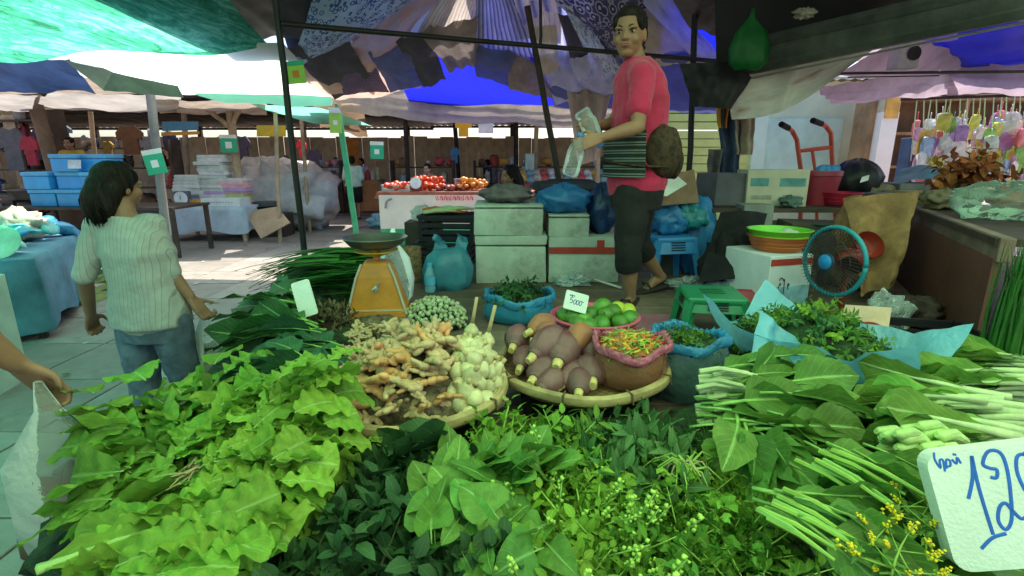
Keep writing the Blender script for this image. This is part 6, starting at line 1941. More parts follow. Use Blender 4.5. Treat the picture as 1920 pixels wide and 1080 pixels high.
# ---------------- plastic bags of produce
def MFILM(name, col, tl=0.35, alpha=0.75, rough=0.25):
    return M(name, col, rough, 0.12, 5, tl=tl, bump=0.5, bscale=22, spec=0.6, alpha=alpha)
m_bluef = MFILM('blue_film', (0.07, 0.42, 0.74), 0.4, 0.86)
m_blueclear = MFILM('blue_clear_film', (0.22, 0.38, 0.44), 0.3, 0.50, 0.15)
m_pinkf = MFILM('pink_film', (0.70, 0.20, 0.30), 0.35, 0.97)
m_pinkclear = MFILM('pink_clear_film', (0.50, 0.20, 0.14), 0.3, 0.42, 0.15)
def open_bag(name, label, c, r, h, m_rim, m_body, rim_h=0.035, rim_r=0.016, lump=0.014, sx=1.0, sy=1.0, seed=0.0, rimdrop=0.0):
    """bag with its mouth rolled over into a thick wavy collar"""
    t = thing(name, label, 'bag', c)
    mb = MB()
    mb.lathe([(r * 0.72, 0.0), (r * 0.96, h * 0.12), (r * 1.05, h * 0.4), (r * 1.0, h * 0.72), (r * 0.95, h * 0.95)], 40, rip=0.02, ripn=9, sx=sx, sy=sy, seed=seed)
    mb.v = [p + Vector((p.x, p.y, 0)).normalized() * (lump * fbm(p + Vector((seed, 0, 0)), 11, 4)) for p in mb.v]
    mb.f = [f for f in mb.f if len(f) < 30] + [tuple(reversed(range(40)))]
    mb.m = [0] * len(mb.f)
    mb.build('body', m_body, t, smooth='full')
    mb = MB()
    vs, fs = [], []
    n, k = 120, 12
    for i in range(n):
        a = i / n * 6.2832
        wob = 1 + 0.03 * math.sin(3 * a + seed) + 0.02 * math.sin(7 * a + seed * 2)
        zz = h * 0.97 + 0.012 * math.sin(2 * a + seed) + 0.008 * math.sin(5 * a) - rimdrop * math.sin(a)
        for j in range(k):
            b = j / k * 6.2832
            q = rim_r * (1 + 0.18 * fbm((math.cos(a) * 3 + seed, math.sin(a) * 3, j * 0.7), 2.0, 3))
            ck = 0.010 * fbm((math.cos(a) * 9 + seed, math.sin(a) * 9, j * 0.35), 2.6, 4)
            vs.append(Vector(((r * wob + q * math.cos(b) + ck) * math.cos(a) * sx, (r * wob + q * math.cos(b) + ck) * math.sin(a) * sy, zz + rim_h * 0.5 * math.sin(b) + ck * 1.2)))
    for i in range(n):
        for j in range(k):
            fs.append((i * k + j, ((i + 1) % n) * k + j, ((i + 1) % n) * k + (j + 1) % k, i * k + (j + 1) % k))
    mb.add(vs, fs)
    mb.build('rolled_rim', m_rim, t, smooth='full')
    return t
def fill_heap(c, rx, ry, h, S, n, label, name='herb_fill', cat='herbs', scale=(0.6, 0.9), upness=0.3):
    return heap(name, label, cat, c, rx, ry, h, S, n, upness=upness, scale=scale, base_mat=m_under)
# blue bag of dark leaves
q = atz(973, 612, DZ); bc = Vector((q.x, q.y + 0.12, DZ))
open_bag('blue_bag', 'open blue plastic bag of dark green leaves behind the banana flowers', bc, 0.175, 0.13, m_bluef, m_bluef, 0.045, 0.012, seed=1, sy=0.8)
S_bagdark = sprigs('leaf_sprig', 5, [MLEAF('bag_leaf', (0.03, 0.10, 0.03), (0.07, 0.18, 0.06), 0.4, 0.15), s_dark, g_flower], nl=11, L=0.11, leaf=tiny, leafsize=(0.35, 0.6))
fill_heap(bc + Vector((0, 0, 0.09)), 0.15, 0.12, 0.085, S_bagdark, 60, 'dark green leaves filling the open blue bag')
fill_heap(bc + Vector((-0.06, -0.07, 0.125)), 0.04, 0.03, 0.03, S_fill, 6, 'few lighter leaves at the front of the open blue bag')
# pink bag of chilies on the tray
q = atz(1190, 735, TZ + 0.01); pc_ = Vector((q.x, q.y + 0.085, TZ + 0.005))
open_bag('pink_bag', 'clear bag of chilies with rolled pink rim on the bamboo tray', pc_, 0.118, 0.14, m_pinkf, m_pinkclear, 0.03, 0.008, seed=2, rimdrop=0.0)
m_chi = [M('chili_orange', (0.70, 0.20, 0.03), 0.35, 0.15, 20, spec=0.5), M('chili_yellow', (0.62, 0.48, 0.05), 0.35, 0.15, 20, spec=0.5), M('chili_green', (0.22, 0.42, 0.05), 0.35, 0.15, 20, spec=0.5), M('chili_red', (0.55, 0.05, 0.03), 0.35, 0.15, 20, spec=0.5), M('chili_brown', (0.34, 0.16, 0.05), 0.5, 0.2, 20)]
CH = []
for i in range(10):
    rg = random.Random(i); mb = MB(); b_ = rg.uniform(-0.02, 0.02)
    mb.tube([(-0.028, 0, 0), (-0.01, b_ * 0.5, 0.001), (0.012, b_ * 0.4, 0.002), (0.032, -b_ * 0.3, 0)], [0.0035, 0.0045, 0.0038, 0.0006], 6)
    mb.tube([(-0.028, 0, 0), (-0.042, b_ * 0.3, 0.003)], [0.0018, 0.0013], 4, 1)
    CH.append(mb.mesh('chili', [m_chi[(0, 1, 2, 0, 4, 1, 2, 3, 4, 1)[i]], s_mid], smooth='full'))
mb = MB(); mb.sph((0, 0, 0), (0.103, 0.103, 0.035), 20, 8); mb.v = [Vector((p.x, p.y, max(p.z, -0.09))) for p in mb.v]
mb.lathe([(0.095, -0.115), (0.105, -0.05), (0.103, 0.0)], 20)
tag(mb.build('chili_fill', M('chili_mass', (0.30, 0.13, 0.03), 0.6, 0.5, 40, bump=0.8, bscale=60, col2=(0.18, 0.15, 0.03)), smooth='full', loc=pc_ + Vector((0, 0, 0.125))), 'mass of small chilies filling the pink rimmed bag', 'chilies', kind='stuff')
for i in range(170):
    r = math.sqrt(U(0, 1)); a = U(0, 6.28)
    o = link('chili', CH[i % 10], None, pc_ + Vector((0.095 * r * math.cos(a), 0.095 * r * math.sin(a), 0.128 + 0.036 * (1 - r * r) + U(0, 0.006))), (U(-0.4, 0.4), U(-0.4, 0.4), U(0, 6.28)))
    cn = ('orange', 'yellow', 'green', 'orange', 'brown', 'yellow', 'green', 'red', 'brown', 'yellow')[i % 10]
    tag(o, 'thin %s chili in the %s of the pink rimmed bag' % (cn, zone(r * math.cos(a), r * math.sin(a), 1, 1)), 'chili', 'chilies in the pink rimmed bag')
# clear bag with blue rim, green herbs
q = atz(1320, 790, DZ); gb = Vector((q.x + 0.0, q.y + 0.19, DZ))
open_bag('clear_bag', 'tall clear bag with rolled blue rim full of chopped green herbs', gb, 0.122, 0.225, m_bluef, m_blueclear, 0.035, 0.009, seed=3, lump=0.02)
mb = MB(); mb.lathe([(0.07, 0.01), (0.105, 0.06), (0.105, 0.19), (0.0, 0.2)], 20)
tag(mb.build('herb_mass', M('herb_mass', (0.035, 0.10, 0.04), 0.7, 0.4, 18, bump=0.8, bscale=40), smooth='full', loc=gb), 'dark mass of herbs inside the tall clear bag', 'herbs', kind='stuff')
fill_heap(gb + Vector((0, 0, 0.19)), 0.095, 0.095, 0.04, S_fill + S_cor, 40, 'small green leaves in the mouth of the tall clear bag', scale=(0.4, 0.65))
# blue sheet bag with a long heap of herbs behind the kale
q0 = atz(1425, 640, DZ + 0.10); q1 = atz(1660, 690, DZ + 0.14)
mid_ = (q0 + q1) / 2
bs = thing('blue_sheet_bag', 'opened light blue plastic bag spread under a long heap of herbs on the right', 'bag', (mid_.x, mid_.y, DZ))
def blf(a, b, p):
    e = 2 * b - 1
    s_ = 2 * a - 1
    return Vector((0.02 * fbm(p, 9, 3), 0.02 * fbm(p + Vector((5, 0, 0)), 9, 3), 0.16 * max(0, abs(e) - 0.45) / 0.55 + 0.10 * max(0, abs(s_) - 0.6) / 0.4 + 0.025 * fbm(p, 7, 3)))
mb = MB()
dx = (q1 - q0); dx.z = 0; dx.normalize(); dn = Vector((-dx.y, dx.x, 0))
L_ = 0.36; W_ = 0.22
o_ = Vector((mid_.x, mid_.y, DZ + 0.05))
mb.sheet(o_ - dx * L_ - dn * W_, o_ + dx * L_ - dn * W_, o_ + dx * L_ + dn * W_, o_ - dx * L_ + dn * W_, 40, 30, blf)
mb.build('sheet', MFILM('lightblue_film', (0.22, 0.60, 0.78), 0.35, 0.97), bs, smooth='full', sub=bs.location)
fl = at(1440, 590, mid_.y - 0.05)
mb = MB()
a_, b2_ = atz(1405, 690, DZ + 0.12), atz(1530, 680, DZ + 0.14)
mb.sheet(a_, b2_, at(1500, 640, mid_.y - 0.02), at(1425, 582, mid_.y + 0.05), 26, 26, lambda a, b, p: Vector((0, -1, 0.2)) * (0.03 * fbm(p, 7, 4) + 0.02 * math.sin(a * 9)))
mb.build('flap', MATS['lightblue_film'], bs, smooth='full', sub=bs.location)
h1 = heap('herb_heap', 'long heap of bright green herb leaves lying on the light blue plastic', 'herbs', o_ + Vector((0, 0.03, 0.02)), 0.34, 0.17, 0.21, S_fill + S_sweet + S_bright, 200, upness=0.35, scale=(0.55, 0.85), base_mat=m_under, rot=math.atan2(dx.y, dx.x))

# ---------------- scale
m_org = M('orange_enamel', (0.60, 0.24, 0.025), 0.42, 0.12, 6, dirt=0.25, spec=0.5)
m_yelp = M('yellow_plate', (0.72, 0.50, 0.02), 0.4, 0.1, 6)
m_pan = M('steel_pan', (0.17, 0.19, 0.16), 0.4, 0.12, 5, metal=0.75, dirt=0.15)
m_trim = M('scale_trim', (0.45, 0.42, 0.33), 0.45, 0.1, 6)
q = atz(703, 598, DZ + 0.07)
scl = thing('kitchen_scale', 'orange spring scale with a wide grey pan standing on a board', 'scale', (q.x, q.y + 0.10, DZ + 0.07), R(6))
mb = MB()
vs = []
for (z, x, y) in ((0.0, 0.140, 0.10), (0.035, 0.140, 0.10), (0.045, 0.132, 0.094), (0.20, 0.088, 0.075), (0.262, 0.062, 0.06), (0.272, 0.05, 0.05)):
    vs.append([(-x, -y, z), (x, -y, z), (x, y, z), (-x, y, z)])
V_, F_ = [p for r_ in vs for p in r_], []
for i in range(len(vs) - 1):
    for j in range(4):
        F_.append((i * 4 + j, i * 4 + (j + 1) % 4, (i + 1) * 4 + (j + 1) % 4, (i + 1) * 4 + j))
F_.append((3, 2, 1, 0)); F_.append(tuple(len(V_) - 4 + j for j in range(4)))
mb.add(V_, F_)
ho = mb.build('housing', m_org, scl, smooth=False)
bv = ho.modifiers.new('b', 'BEVEL'); bv.width = 0.006; bv.segments = 2
for sx in (-1, 1):
    mb = MB(); mb.tube([(sx * 0.143, -0.102, 0.02), (sx * 0.134, -0.097, 0.05), (sx * 0.091, -0.079, 0.20), (sx * 0.064, -0.063, 0.265)], 0.006, 6); mb.build('trim', m_trim, scl)
mb = MB(); mb.box((0, -0.1005, 0.04), (0.25, 0.003, 0.006)); mb.build('trim', m_trim, scl, smooth=False)
mb = MB(); mb.tube([(0, 0, 0.268), (0, 0, 0.335)], 0.017, 10); mb.tube([(0, -0.035, 0.30), (0, -0.035, 0.345)], 0.014, 8); mb.build('spindle', m_org, scl)
mb = MB(); mb.lathe([(0.0, 0.300), (0.05, 0.300), (0.105, 0.320), (0.108, 0.326), (0.06, 0.312), (0.0, 0.310)], 28); mb.build('carrier', m_yelp, scl)
mb = MB(); mb.lathe([(0.0, 0.332), (0.085, 0.334), (0.125, 0.350), (0.153, 0.382), (0.158, 0.386), (0.155, 0.389), (0.148, 0.384), (0.121, 0.355), (0.083, 0.340), (0.0, 0.338)], 44); mb.build('pan', m_pan, scl)
# worn silver emblem on the front
mb = MB()
for seg in ([(0.012, 0.165), (0.018, 0.178), (0.010, 0.172)], [(0.006, 0.162), (-0.004, 0.15), (-0.016, 0.142)], [(0.004, 0.16), (0.006, 0.145), (-0.002, 0.128)], [(0.01, 0.16), (0.002, 0.15), (0.0, 0.132)]):
    pts = [(x, -0.080 - (0.2 - z) * 0.125 - 0.003, z) for x, z in seg]
    mb.tube(pts, [0.006, 0.007, 0.004], 6)
mb.build('emblem', M('worn_silver', (0.5, 0.5, 0.46), 0.35, 0.2, 30, metal=0.6), scl)
bd = MB(); bd.cbox((0, 0, 0.035), (0.36, 0.27, 0.07), 0.004)
tag(bd.build('scale_board', M('grey_board', (0.28, 0.27, 0.22), 0.8, 0.2, 5, bump=0.2, dirt=0.4), loc=(q.x - 0.01, q.y + 0.10, DZ), rot=(0, 0, R(6)), smooth=False), 'low grey wooden block under the orange scale', 'block')
# water bottle beside the blue bag
bm1, cm1 = bottle_mb(0.19, 0.035)
pb_ = atz(807, 548, DZ)
wb = tag(bm1.build('water_bottle', MCLEAR('bottle_blue', (0.35, 0.75, 0.9), 0.35, 0.1), smooth='full', loc=(pb_.x, pb_.y, DZ)), 'clear water bottle with pale blue cap behind the tiny eggplants', 'bottle')
cm1.build('cap', M('cap_cyan', (0.10, 0.45, 0.75), 0.4), wb)
mb = MB(); mb.lathe([(0.0358, 0.055), (0.0358, 0.105)], 18); mb.f = mb.f[:-2]; mb.m = mb.m[:-2]; mb.build('label_band', M('bottle_label', (0.12, 0.5, 0.75), 0.4), wb, smooth='full')

# ================================================================== things on the platform behind the produce
m_box = M('foam_box', (0.46, 0.53, 0.45), 0.8, 0.10, 4, bump=0.25, bscale=120, dirt=0.7)
def foam_box(label, u0, v0, u1, v1, Y, depth, zb=None, lid=0.25, tape=None, rz=0.0, group='white foam boxes stacked on the platform'):
    a, b = at(u0, v1, Y), at(u1, v0, Y)
    z0 = a.z if zb is None else zb
    w, h = b.x - a.x, b.z - z0
    t = thing('foam_box', label, 'box', ((a.x + b.x) / 2, Y + depth / 2, z0), rz, group)
    hb = h * (1 - lid)
    mb = MB(); mb.cbox((0, 0, hb / 2), (w * 0.985, depth * 0.985, hb), 0.012, jit=0.004); mb.build('body', m_box, t)
    mb = MB(); mb.cbox((0, 0, hb + h * lid / 2 + 0.002), (w, depth, h * lid - 0.004), 0.012, jit=0.004); mb.build('lid', m_box, t)
    if tape:
        mb = MB(); mb.box((0, -depth / 2 * 0.985 - 0.003, hb - 0.012), (w * 0.98, 0.004, 0.045)); mb.build('tape', tape, t, smooth=False)
        mb = MB(); mb.box((w * 0.22, -depth / 2 - 0.004, hb + 0.03), (0.05, 0.004, 0.06)); mb.build('tape', tape, t, smooth=False)
    return t, z0 + h
m_redtape = M('red_tape', (0.42, 0.05, 0.03), 0.5)
Yb = 3.42
t_, z1 = foam_box('large white foam box at the left bottom of the stack', 892, 442, 1026, 530, Yb, 0.42, DZ, 0.22)
t_, z2 = foam_box('white foam box on the left, topmost, under the grey cloth', 888, 384, 1020, 441, Yb, 0.40, z1, 0.12)
t_, z3 = foam_box('white foam box with a red tape strip at the right bottom', 1027, 445, 1165, 528, Yb + 0.02, 0.40, DZ, 0.25, m_redtape)
t_, z4 = foam_box('small white foam box on top of the red taped one', 1028, 402, 1107, 440, Yb + 0.04, 0.30, z3, 0.15)
# cloth on the left box
def lump(name, label, cat, c, r, mat, nz=0.35, ns=9, flatb=True, group=None, seed=0, squash=1.0):
    mb = MB(); mb.sph((0, 0, 0), (1, 1, 1), 30, 18)
    vs = []
    for p in mb.v:
        if squash != 1.0:
            p = Vector([math.copysign(abs(q_) ** squash, q_) for q_ in p]) * 0.86
        k = 1 + nz * fbm(p * 1.3 + Vector((seed, seed * 0.7, 0)), 1.6, 4) + 0.06 * math.sin(9 * math.atan2(p.y, p.x) + 4 * p.z + seed)
        q = Vector((p.x * r[0] * k, p.y * r[1] * k, p.z * r[2] * k + r[2] * 0.9))
        if flatb:
            q.z = max(q.z, 0.003)
        vs.append(q)
    mb.v = vs
    return tag(mb.build(name, mat, smooth='full', loc=c), label, cat, group)
m_gcloth = M('grey_cloth', (0.14, 0.125, 0.13), 0.85, 0.2, 9, bump=0.3)
c = at(948, 384, Yb + 0.2); lump('folded_cloth', 'crumpled dark grey cloth on the topmost left foam box', 'cloth', (c.x, Yb + 0.2, z2), (0.17, 0.14, 0.065), m_gcloth, seed=1)
m_bbag = MFILM('blue_bag', (0.04, 0.26, 0.58), 0.3, 0.99, 0.3)
c = at(1055, 400, Yb + 0.2); lump('blue_bag', 'stuffed sky blue plastic bag on the small foam box', 'bag', (c.x, Yb + 0.2, z4), (0.19, 0.15, 0.10), m_bbag, seed=2, nz=0.25)
c = at(1125, 440, Yb + 0.25); lump('dark_blue_bag', 'dark blue plastic bag slumped beside the sky blue one', 'bag', (c.x, Yb + 0.25, z3), (0.10, 0.14, 0.175), MFILM('navy_bag', (0.015, 0.055, 0.16), 0.2, 0.99, 0.3), seed=3, nz=0.25)
c = at(1060, 350, Yb + 0.75); lump('navy_sack', 'long dark navy sack lying behind the blue bags', 'sack', (c.x, Yb + 0.72, 1.22), (0.26, 0.12, 0.075), M('navy_sack', (0.025, 0.03, 0.045), 0.7, 0.2, 8), seed=4, nz=0.2)
bb = MB(); bb.cbox((0, 0, 0.27), (0.62, 0.3, 0.54), 0.01); tag(bb.build('cardboard_box', M('brown_card', (0.22, 0.14, 0.08), 0.85, 0.15, 6), loc=(c.x, Yb + 0.72, DZ)), 'brown cardboard box under the navy sack', 'box')
# black crates and cardboard left of the foam boxes
for i, (u, v, lab) in enumerate(((835, 470, 'black crate on the platform behind the teal bag'), (842, 432, 'black crate stacked on top behind the teal bag'))):
    p = at(u, v, 4.0)
    crate(lab, (p.x, 4.05, DZ + i * 0.21), (0.42, 0.32, 0.205), m_crate_dark, R(-4), group='black crates by the foam boxes')
p = at(842, 412, 4.0)
for i in range(16):
    mb = MB(); a = U(-0.4, 0.4)
    mb.tube([(-0.1, 0, 0), (0, 0.01, 0.012), (0.12, 0, 0.0)], [0.014, 0.018, 0.004], 8)
    o = mb.build('carrot', M('carrot', (0.55, 0.16, 0.04), 0.5, 0.2, 20, rnd=0.2) if i % 3 else s_pale, smooth='full', loc=(p.x + U(-0.14, 0.14), 4.05 + U(-0.1, 0.1), DZ + 0.42 + U(0, 0.03)), rot=(0, 0, a))
    tag(o, 'orange root lying on the upper black crate' if i % 3 else 'pale green stalk lying on the upper black crate', 'vegetable', 'roots on the black crates')
m_teal = MFILM('teal_bag', (0.10, 0.42, 0.55), 0.4, 0.82, 0.2)
p = atz(842, 545, DZ)
def carrier(label, c, r, h, mat, seed=0, name='carrier_bag'):
    """full carrier bag standing, two handles up"""
    t = thing(name, label, 'bag', c)
    mb = MB()
    mb.lathe([(r * 0.8, 0), (r * 1.02, h * 0.15), (r * 1.05, h * 0.4), (r * 0.92, h * 0.62), (r * 0.6, h * 0.72), (r * 0.5, h * 0.74)], 30, rip=0.05, ripn=7, sy=0.75, seed=seed)
    mb.v = [q + Vector((1, 1, 0.3)) * (0.04 * fbm(q + Vector((seed, 0, 0)), 10, 4)) for q in mb.v]
    mb.build('body', mat, t, smooth='full')
    for sx in (-1, 1):
        mb = MB()
        mb.sheet((sx * r * 0.85, -0.02, h * 0.58), (sx * r * 0.15, -0.01, h * 0.66), (sx * r * 0.35, 0.0, h), (sx * r * 0.75, 0.01, h * 0.96), 8, 10, lambda a, b, q: Vector((0.4, 1, 0.4)) * (0.07 * fbm(q, 9, 3)))
        mb.build('handle', mat, t, smooth='full')
    return t
carrier('teal plastic carrier bag with its handles up, left of the foam boxes', (p.x, p.y + 0.08, DZ), 0.145, 0.36, m_teal, 2)
p = atz(772, 530, DZ)
for i in range(4):
    mb = MB(); mb.lathe([(0.0, 0.0), (0.062, 0.0), (0.07, 0.02), (0.066, 0.045), (0.07, 0.06), (0.064, 0.062), (0.06, 0.01), (0, 0.008)], 20, rip=0.01, ripn=10)
    o = mb.build('rice_basket', M('basket_brown', (0.30, 0.20, 0.10), 0.8, 0.3, 30, bump=0.6, bscale=90), smooth=True, loc=(p.x + U(-0.005, 0.005), p.y + 0.05, DZ + i * 0.06))
    tag(o, 'small brown woven basket, %s of the stack beside the scale' % ('lowest', 'second lowest', 'second highest', 'topmost')[i], 'basket', 'woven baskets beside the scale')
c = at(768, 520, 2.9)
film_bag('clear_bag', 'wrinkled clear plastic bag hanging behind the scale pan', (c.x - 0.05, 2.75, 1.14), 0.20, 0.42, m_bagfilm, seed=6)
# crumpled clear bags and a stick on the platform floor
for (u, v, r, lab, sd) in ((1295, 545, 0.13, 'crumpled clear plastic bag on the platform beside the blue stool', 1), (1075, 535, 0.11, 'crushed clear plastic sheet in front of the foam boxes', 2)):
    p = atz(u, v, DZ); lump('clear_bag', lab, 'bag', (p.x, p.y, DZ), (r, r * 0.7, r * 0.35), m_clear, nz=0.9, seed=sd)
a, b = atz(1115, 524, DZ + 0.03), atz(1165, 540, DZ + 0.01)
mb = MB(); mb.tube([a, b], 0.008, 6); tag(mb.build('white_stick', M('white_stick', (0.6, 0.6, 0.55), 0.6), sub=a, loc=a), 'thin white stick lying by the vendor foot', 'stick')
# blue stool with bags behind the vendor
m_stool = M('blue_plastic', (0.03, 0.22, 0.52), 0.4, 0.1, 5, spec=0.5, dirt=0.1)
def stool(label, c, w, h, mat, rz=0.0, group=None, seatw=0.8):
    t = thing('plastic_stool', label, 'stool', c, rz, group)
    s_ = w * seatw
    mb = MB(); mb.cbox((0, 0, h - 0.018), (s_, s_, 0.036), 0.014, seg=3); st = mb.build('seat', mat, t)
    for k in (-1, 0, 1):
        mb = MB(); mb.box((0, k * 0.035, h + 0.0005), (s_ * 0.4, 0.009, 0.002)); mb.build('slot', m_crate_dark, st, smooth=False)
    for sx in (-1, 1):
        for sy in (-1, 1):
            mb = MB()
            a0 = Vector((sx * (s_ / 2 - 0.02), sy * (s_ / 2 - 0.02), h - 0.02)); b0 = Vector((sx * (w / 2 - 0.012), sy * (w / 2 - 0.012), 0))
            mb.tube([b0, b0.lerp(a0, 0.5), a0], [0.022, 0.026, 0.03], 4, up=(1, 0, 0)); mb.build('leg', mat, t)
    for (ax, sg) in ((0, -1), (0, 1), (1, -1), (1, 1)):
        mb = MB()
        y1, y2 = s_ / 2 - 0.004, s_ / 2 + 0.22 * (w - s_)
        P = [(-s_ / 2 + 0.02, -y1, h - 0.03), (s_ / 2 - 0.02, -y1, h - 0.03), (s_ / 2 - 0.0, -y2, h * 0.68), (-s_ / 2 + 0.0, -y2, h * 0.68)]
        Rm = Matrix.Rotation((0 if sg < 0 else math.pi) + (math.pi / 2 if ax else 0), 4, 'Z')
        mb.add(P, [(0, 1, 2, 3)], T=Rm); ap = mb.build('apron_panel', mat, t)
        mb = MB()
        for k in range(4):
            z = h * 0.9 - k * h * 0.05
            mb.box((0, -(y1 + (y2 - y1) * (h - z) / (h * 0.34)) - 0.002, z), (s_ * 0.34, 0.003, h * 0.022))
        mb.v = [Rm @ p_ for p_ in mb.v]; mb.build('vent', m_crate_dark, ap, smooth=False)
    return t
p = atz(1262, 545, DZ); stool('blue plastic stool behind the vendor foot', (p.x + 0.02, p.y + 0.25, DZ), 0.36, 0.33, m_stool, R(10))
sz = DZ + 0.33
for i, (u, v, r, mt, lab) in enumerate(((1245, 440, 0.13, m_bbag, 'blue plastic bag heaped on the blue stool'), (1285, 430, 0.12, MFILM('teal_bag2', (0.03, 0.30, 0.34), 0.3, 0.98), 'teal plastic bag leaning at the back of the blue stool'), (1240, 400, 0.11, MATS['teal_bag2'], 'teal plastic bag on top behind the vendor knee'))):
    q = at(u, v, 3.55); lump('plastic_bag', lab, 'bag', (q.x, 3.5 + 0.04 * i, sz if i == 0 else sz + 0.02 + 0.1 * (i == 2)), (r, r * 0.8, r * 0.8), mt, seed=10 + i, group='bags on the blue stool')
q = at(1300, 470, 3.7); lump('blue_sack', 'big blue plastic sack filling the gap right of the stool', 'sack', (q.x, 3.75, DZ), (0.15, 0.16, 0.30), m_bbag, seed=14, nz=0.2)
def slab(name, label, cat, pts, th, mat, group=None):
    """stiff sheet (card, board) through four points, with thickness"""
    P = [Vector(p) for p in pts]
    n = (P[1] - P[0]).cross(P[3] - P[0]).normalized() * th
    mb = MB(); mb.add(P + [p + n for p in P], [(3, 2, 1, 0), (4, 5, 6, 7), (0, 1, 5, 4), (1, 2, 6, 5), (2, 3, 7, 6), (3, 0, 4, 7)])
    c = sum(P, Vector()) / 4
    return tag(mb.build(name, mat, smooth=False, sub=c, loc=c), label, cat, group)
slab('cardboard_sheet', 'brown cardboard sheet tilted behind the vendor hip', 'cardboard', [at(1215, 388, 3.3), at(1310, 380, 3.5), at(1300, 318, 3.5), at(1225, 335, 3.4)], 0.006, MATS['brown_card'])
slab('paper_sheet', 'pale green paper sheet sticking up behind the vendor hip', 'paper', [at(1222, 366, 3.22), at(1250, 368, 3.25), at(1288, 345, 3.3), at(1258, 320, 3.27)], 0.002, M('pale_paper', (0.62, 0.72, 0.64), 0.8))
# green stool in the front right
m_grn = M('green_plastic', (0.012, 0.20, 0.085), 0.35, 0.08, 5, spec=0.5)
p = atz(1342, 640, DZ); stool('green plastic stool with slotted sides between limes and herbs', (p.x, p.y + 0.10, DZ), 0.31, 0.215, m_grn, R(-8), seatw=0.86)
# pink tray under lime basket
p = atz(1225, 620, DZ); slab('pink_sheet', 'flat dusty pink plastic sheet behind the pink bag', 'sheet', [atz(1170, 640, DZ + 0.02), atz(1270, 640, DZ + 0.02), atz(1275, 590, DZ + 0.025), atz(1190, 590, DZ + 0.025)], 0.004, M('dusty_pink', (0.30, 0.12, 0.16), 0.6))
# red mesh basket
m_red = M('maroon_plastic', (0.28, 0.025, 0.045), 0.4, 0.1, 5, spec=0.5)
p = atz(1412, 600, DZ)
rb = thing('red_basket', 'shallow maroon plastic basket with ringed rim in front of the white carton', 'basket', (p.x, p.y + 0.06, DZ))
mb = MB(); mb.lathe([(0, 0.01), (0.10, 0.01), (0.115, 0.03), (0.135, 0.10), (0.148, 0.112), (0.145, 0.118), (0.128, 0.108), (0.105, 0.03), (0, 0.02)], 36); mb.build('bowl', m_red, rb)
for k in range(5):
    r = 0.118 + 0.005 * k; z = 0.04 + 0.014 * k
    mb = MB(); mb.tube([((r + 0.002) * math.cos(a), (r + 0.002) * math.sin(a), z) for a in [i * 6.2832 / 36 for i in range(37)]], 0.0025, 5); mb.build('ring', M('maroon_light', (0.42, 0.08, 0.12), 0.4), rb)
# white carton with red stripe and lettering
m_wcart = M('white_carton', (0.60, 0.66, 0.70), 0.6, 0.06, 5, dirt=0.15)
a, b = at(1392, 590, 2.72), at(1502, 478, 2.72)
w = b.x - a.x; hh = b.z - DZ
wc = thing('white_carton', 'white carton with a red stripe and black handwriting under the green basin', 'carton', ((a.x + b.x) / 2 + 0.04, 2.72 + 0.16, DZ), R(16))
mb = MB(); mb.cbox((0, 0, hh / 2), (w, 0.36, hh), 0.006); mb.build('body', m_wcart, wc, smooth=False)
mb = MB(); mb.box((0, -0.1815, hh - 0.035), (w * 0.985, 0.002, 0.035)); mb.build('stripe', m_redtape, wc, smooth=False)
mb = MB(); mb.box((0, -0.1815, hh * 0.28), (w * 0.97, 0.002, hh * 0.4)); mb.build('print_panel', M('pale_blue_print', (0.30, 0.52, 0.66), 0.6, 0.3, 9), wc, smooth=False)
lao = [[(-0.062, 0.075), (-0.052, 0.088), (-0.040, 0.082), (-0.030, 0.070)], [(-0.028, 0.082), (-0.026, 0.04), (-0.026, 0.0)], [(-0.060, 0.055), (-0.052, 0.058), (-0.050, 0.048), (-0.058, 0.048), (-0.062, 0.03)], [(-0.006, 0.05), (0.004, 0.054), (0.006, 0.042), (-0.004, 0.044), (0.004, 0.02)]]
mb = MB(); strokes(mb, lao, 0.0028, Matrix.Translation((-0.01, -0.1835, hh * 0.36)) @ Matrix.Rotation(R(90), 4, 'X')); mb.build('handwriting', M('black_ink', (0.02, 0.02, 0.025), 0.6), wc)
# basins on the carton
p = wc.location + Vector((0.05, 0.0, 0))
def basin(label, c, r, h, mat, matin=None, tilt=(0, 0, 0), group=None, name='plastic_basin'):
    t = thing(name, label, 'basin', c, group=group, rot=tilt)
    mb = MB(); mb.lathe([(0, 0), (r * 0.7, 0), (r * 0.78, h * 0.12), (r * 0.95, h * 0.85), (r, h * 0.95), (r * 1.03, h), (r * 1.0, h * 1.02)], 36); mb.f = [f for f in mb.f if len(f) < 30]; mb.m = [0] * len(mb.f)
    mb.build('outer', mat, t, smooth='full')
    mb = MB(); mb.lathe([(0, 0.008), (r * 0.68, 0.008), (r * 0.75, h * 0.14), (r * 0.925, h * 0.85), (r * 0.985, h * 1.01)], 36); mb.f = [f for f in mb.f if len(f) < 30]; mb.m = [0] * len(mb.f)
    mb.build('inner', matin or mat, t, smooth='full')
    for k in (0.35, 0.6):
        rr = r * (0.78 + 0.17 * (k - 0.12) / 0.73)
        mb = MB(); mb.tube([((rr + 0.001) * math.cos(a), (rr + 0.001) * math.sin(a), h * k) for a in [i * 6.2832 / 36 for i in range(37)]], 0.003, 5); mb.build('ridge', mat, t)
    return t
m_lime_p = M('lime_plastic', (0.16, 0.52, 0.04), 0.4, 0.08, 5, spec=0.5)
m_orange_p = M('orange_plastic', (0.45, 0.11, 0.02), 0.4, 0.1, 5, spec=0.5)
bz = DZ + hh
ob = basin('orange plastic basin nested under the lime green one on the carton', (p.x, p.y, bz), 0.165, 0.085, m_orange_p)
basin('lime green plastic basin on top of the white carton', (p.x, p.y, bz + 0.035), 0.168, 0.085, m_lime_p)
